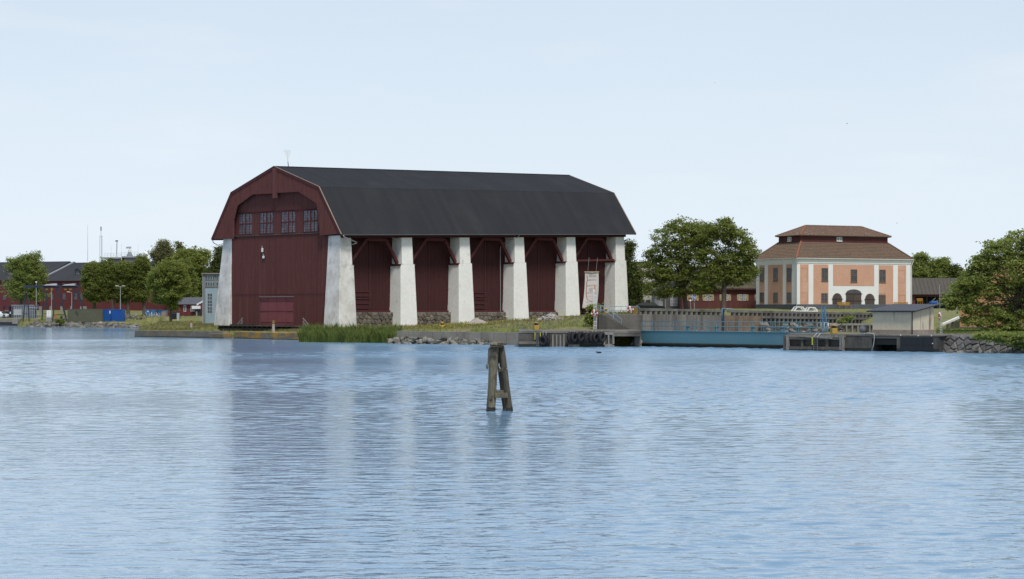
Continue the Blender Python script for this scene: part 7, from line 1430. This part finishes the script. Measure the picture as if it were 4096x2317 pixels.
def scatter(n, u0, u1, Y0, Y1, seed):
    rs = np.random.RandomState(seed); u = rs.uniform(u0, u1, n); Y = rs.uniform(Y0, Y1, n); x = (u - 2048) / FPX * Y; k = inside(x, Y); x, Y = x[k], Y[k]; return np.stack([x, Y, height(x, Y) - .02], 1)
def in_shed(p): q = (SM.inverted() @ V((p[0], p[1], 0))); return .3 < q.x < 59 and 2 < q.y < 27
G1 = np.vstack([scatter(16000, 1560, 2380, 219, 292, 1), scatter(5000, 2380, 2560, 222, 300, 2), scatter(9000, 555, 1000, 274, 300, 3), scatter(4500, 940, 1290, 254, 268, 4), scatter(5000, 600, 860, 300, 420, 7), scatter(4000, 1190, 1560, 235, 262, 9)])
G1 = G1[[not in_shed(p) for p in G1]]; sel = np.random.RandomState(8).uniform(0, 1, len(G1)); patch = np.sin(G1[:, 0] * .33) + np.cos(G1[:, 1] * .29 + 1)
blades('grass', G1[sel + .12 * patch < .72], .3, .02, grassm, 10, .4, 'rough green grass on the banks round the shed', 'grass'); blades('dry_grass', G1[sel + .12 * patch >= .72], .36, .016, grass_dry, 11, .45, 'dry straw-coloured grass tufts among the green', 'grass')
G2 = np.vstack([scatter(9000, 2600, 3660, 262, 330, 12), scatter(6000, 3745, 4096, 190, 228, 13)]); blades('lawn_grass', G2, .13, .018, lawn_m, 14, .5, 'short green lawn before the storehouse and at the right bank', 'grass')
G3 = np.vstack([scatter(5000, 90, 700, 428, 500, 15)]); blades('shore_grass', G3, .28, .03, grassm, 16, .4, 'thin grass between the containers and the red warehouse', 'grass')
# flowers in the grass
fl = scatter(900, 1600, 2330, 224, 285, 21); fl = fl[[not in_shed(p) for p in fl]]; fl[:, 2] += .22; c_ = leaves('wild_flowers', fl, 2, leafmat('yellow_flower', (.55, .42, .03), (.6, .5, .06)), None, .075, 22, .1); c_['kind'] = 'stuff'
fl = scatter(240, 1950, 2360, 222, 250, 23); fl[:, 2] += .2; c_ = leaves('blue_flowers', fl, 5, leafmat('blue_flower', (.12, .12, .3), (.18, .16, .36)), None, .06, 24, .07); c_['kind'] = 'stuff'
# ---------------------------------------------------------------- mooring dolphin in the open water
logm = mat('green_weathered_log', (.165, .15, .1), (.085, .08, .055), sc=1.6, bsc=6, stretch=(3, 3, .35), bump=.03, fine=.3, c3=(.09, .05, .03), sc3=2.2, lo3=.62, hi3=.72); logd = mat('dark_weathered_log', (.09, .078, .055), (.045, .04, .03), sc=1.6, bsc=6, stretch=(3, 3, .35), bump=.03, fine=.3, c3=(.17, .09, .035), sc3=1.5, st3=(2, 2, .3), lo3=.6, hi3=.7); wet_log = mat('wet_log_foot', (.03, .027, .02), (.018, .016, .012), rough=.4, bsc=6, bump=.02)
DY = FPX * CAMH / (1644 - HOR); D = lambda cx, cy, Y=DY: P(1850 + cx / 3.31, 1340 + cy / 3.31, Y)
o = thing('mooring_dolphin', 'weathered timber mooring dolphin of leaning logs standing in the water', 'mooring dolphin', G(2004, 1644))
def log(p, q, r0, r1, mt, nm='log', n=12):
    m = MB(); pts = [p.lerp(q, k / 8) + V((random.uniform(-.008, .008), 0, 0)) for k in range(9)]; m.tube(pts, [(r0 + (r1 - r0) * k / 8) * random.uniform(.97, 1.03) for k in range(9)], n); return m.build(nm, mt, o, smooth=True)
log(D(366, 1180, DY - .1), D(424, 120, DY + .35), .182, .172, logm); log(D(642, 1180, DY), D(512, 130, DY + .4), .145, .118, logd); log(D(600, 1170, DY + 1.1), D(470, 130, DY + .75), .14, .13, logd)
log(D(374.5, 1020, DY - .03), D(377.5, 962, DY - .005), .186, .185, wet_log, 'wet_foot'); log(D(622.2, 1020, DY + .06), D(615.4, 965, DY + .08), .147, .146, wet_log, 'wet_foot')
m = MB(); m.bar(D(430, 805, DY - .12), D(600, 800, DY - .12), .12, .2); m.build('cross_beam', logm, o, bevel=.015); m = MB(); m.bar(D(425, 755, DY + .25), D(590, 750, DY + .3), .3, .12); m.build('cross_beam', logm, o, bevel=.015)
m = MB(); m.add([D(350, 125, DY), D(375, 98, DY), D(455, 95, DY), D(465, 118, DY), D(350, 125, DY + .7), D(375, 98, DY + .7), D(455, 95, DY + .7), D(465, 118, DY + .7)], [(0, 1, 2, 3), (1, 5, 6, 2), (2, 6, 7, 3), (0, 4, 5, 1), (0, 3, 7, 4), (4, 7, 6, 5)]); m.build('top_plank', timber_grey, o)
m = MB(); m.tube([D(424, 160, DY + .1), D(428, 108, DY + .2)], [.18, .17], 12); m.tube([D(510, 165, DY + .2), D(510, 112, DY + .25)], [.13, .12], 12); m.build('log_head', logm, o)
m = MB(); m.bar(D(465, 116, DY + .1), D(540, 122, DY + .1), .25, .09); m.build('top_plank', logd, o)
chain = mat('rusty_chain', (.14, .1, .07), (.08, .055, .04), rough=.6, metal=.3)
m = MB(); path = [(355, 190), (375, 162), (430, 158), (490, 154), (548, 148)]
for (a, b_) in zip(path[:-1], path[1:]):
    for k in range(7): f = k / 7; c = D(a[0] + (b_[0] - a[0]) * f, a[1] + (b_[1] - a[1]) * f, DY - .1); m.torus(c, (0, 1, 0) if k % 2 else (.3, .2, 1), .03, .011, 8, 5)
for k in range(22): m.torus(D(350 - k * .3, 195 + k * 9, DY - .05), (0, 1, 0) if k % 2 else (1, 0, .1), .03, .011, 8, 5)
m.build('chain', chain, o, kind='stuff')
m = MB(); m.ball(D(328, 418, DY - .06), .1, 10, 8, .5, .5, 1.05); m.build('counterweight', logm, o, smooth=True)
m = MB(); m.bar(D(470, 478, DY - .2), D(578, 440, DY - .25), .12, .12); m.build('bracket', logd, o, bevel=.01)
m = MB(); m.torus(D(545, 400, DY - .2), (0.2, 1, 0), .19, .02, 16, 6, 0.2, 3.3); m.build('mooring_ring', steel, o)
for cx, cy in ((390, 205), (440, 238), (390, 820), (340, 860)): m = MB(); m.lathe([(.06, 0), (.05, .05)], 8, D(cx, cy, DY - .2 + (.2 if cy < 500 else 0)), (0, -1, 0)); m.build('bolt', chain, o)
# ---------------------------------------------------------------- birds
def bird(lab, c, wing, mt, name='gull', grp=None):
    o = thing(name, lab, 'bird', c, random.uniform(0, 6), grp); m = MB(); o.scale = (.3,) * 3 if wing else (1,) * 3; m.ball((0, 0, 0), .12, 8, 6, 2.0, .8, .75); m.ball((.28, 0, .05), .06, 6, 5); m.build('body', mt, o, world=False, smooth=True)
    if wing:
        for s in (-1, 1): m = MB(); m.add([(.1, 0, .04), (-.1, 0, .04), (-.12, s * .35, .16), (.08, s * .32, .16), (-.2, s * .62, .08)], [(0, 1, 2, 3), (3, 2, 4)]); m.build('wing', mt, o, world=False)
    return o
gd = mat('dark_bird_feathers', (.03, .027, .025)); gw = mat('grey_gull_feathers', (.25, .25, .26))
c = G(2397, 1414); bird('small dark duck swimming before the tyre-hung pier', c + V((0, 0, .08)), False, gd, 'duck')
bird('tiny gull flying above the storehouse roof', P(3588, 893, 230), True, gw); bird('tiny gull flying high right of centre', P(3388, 495, 200), True, gw); bird('distant gull over the middle of the sky', P(2859, 331, 260), True, gw)
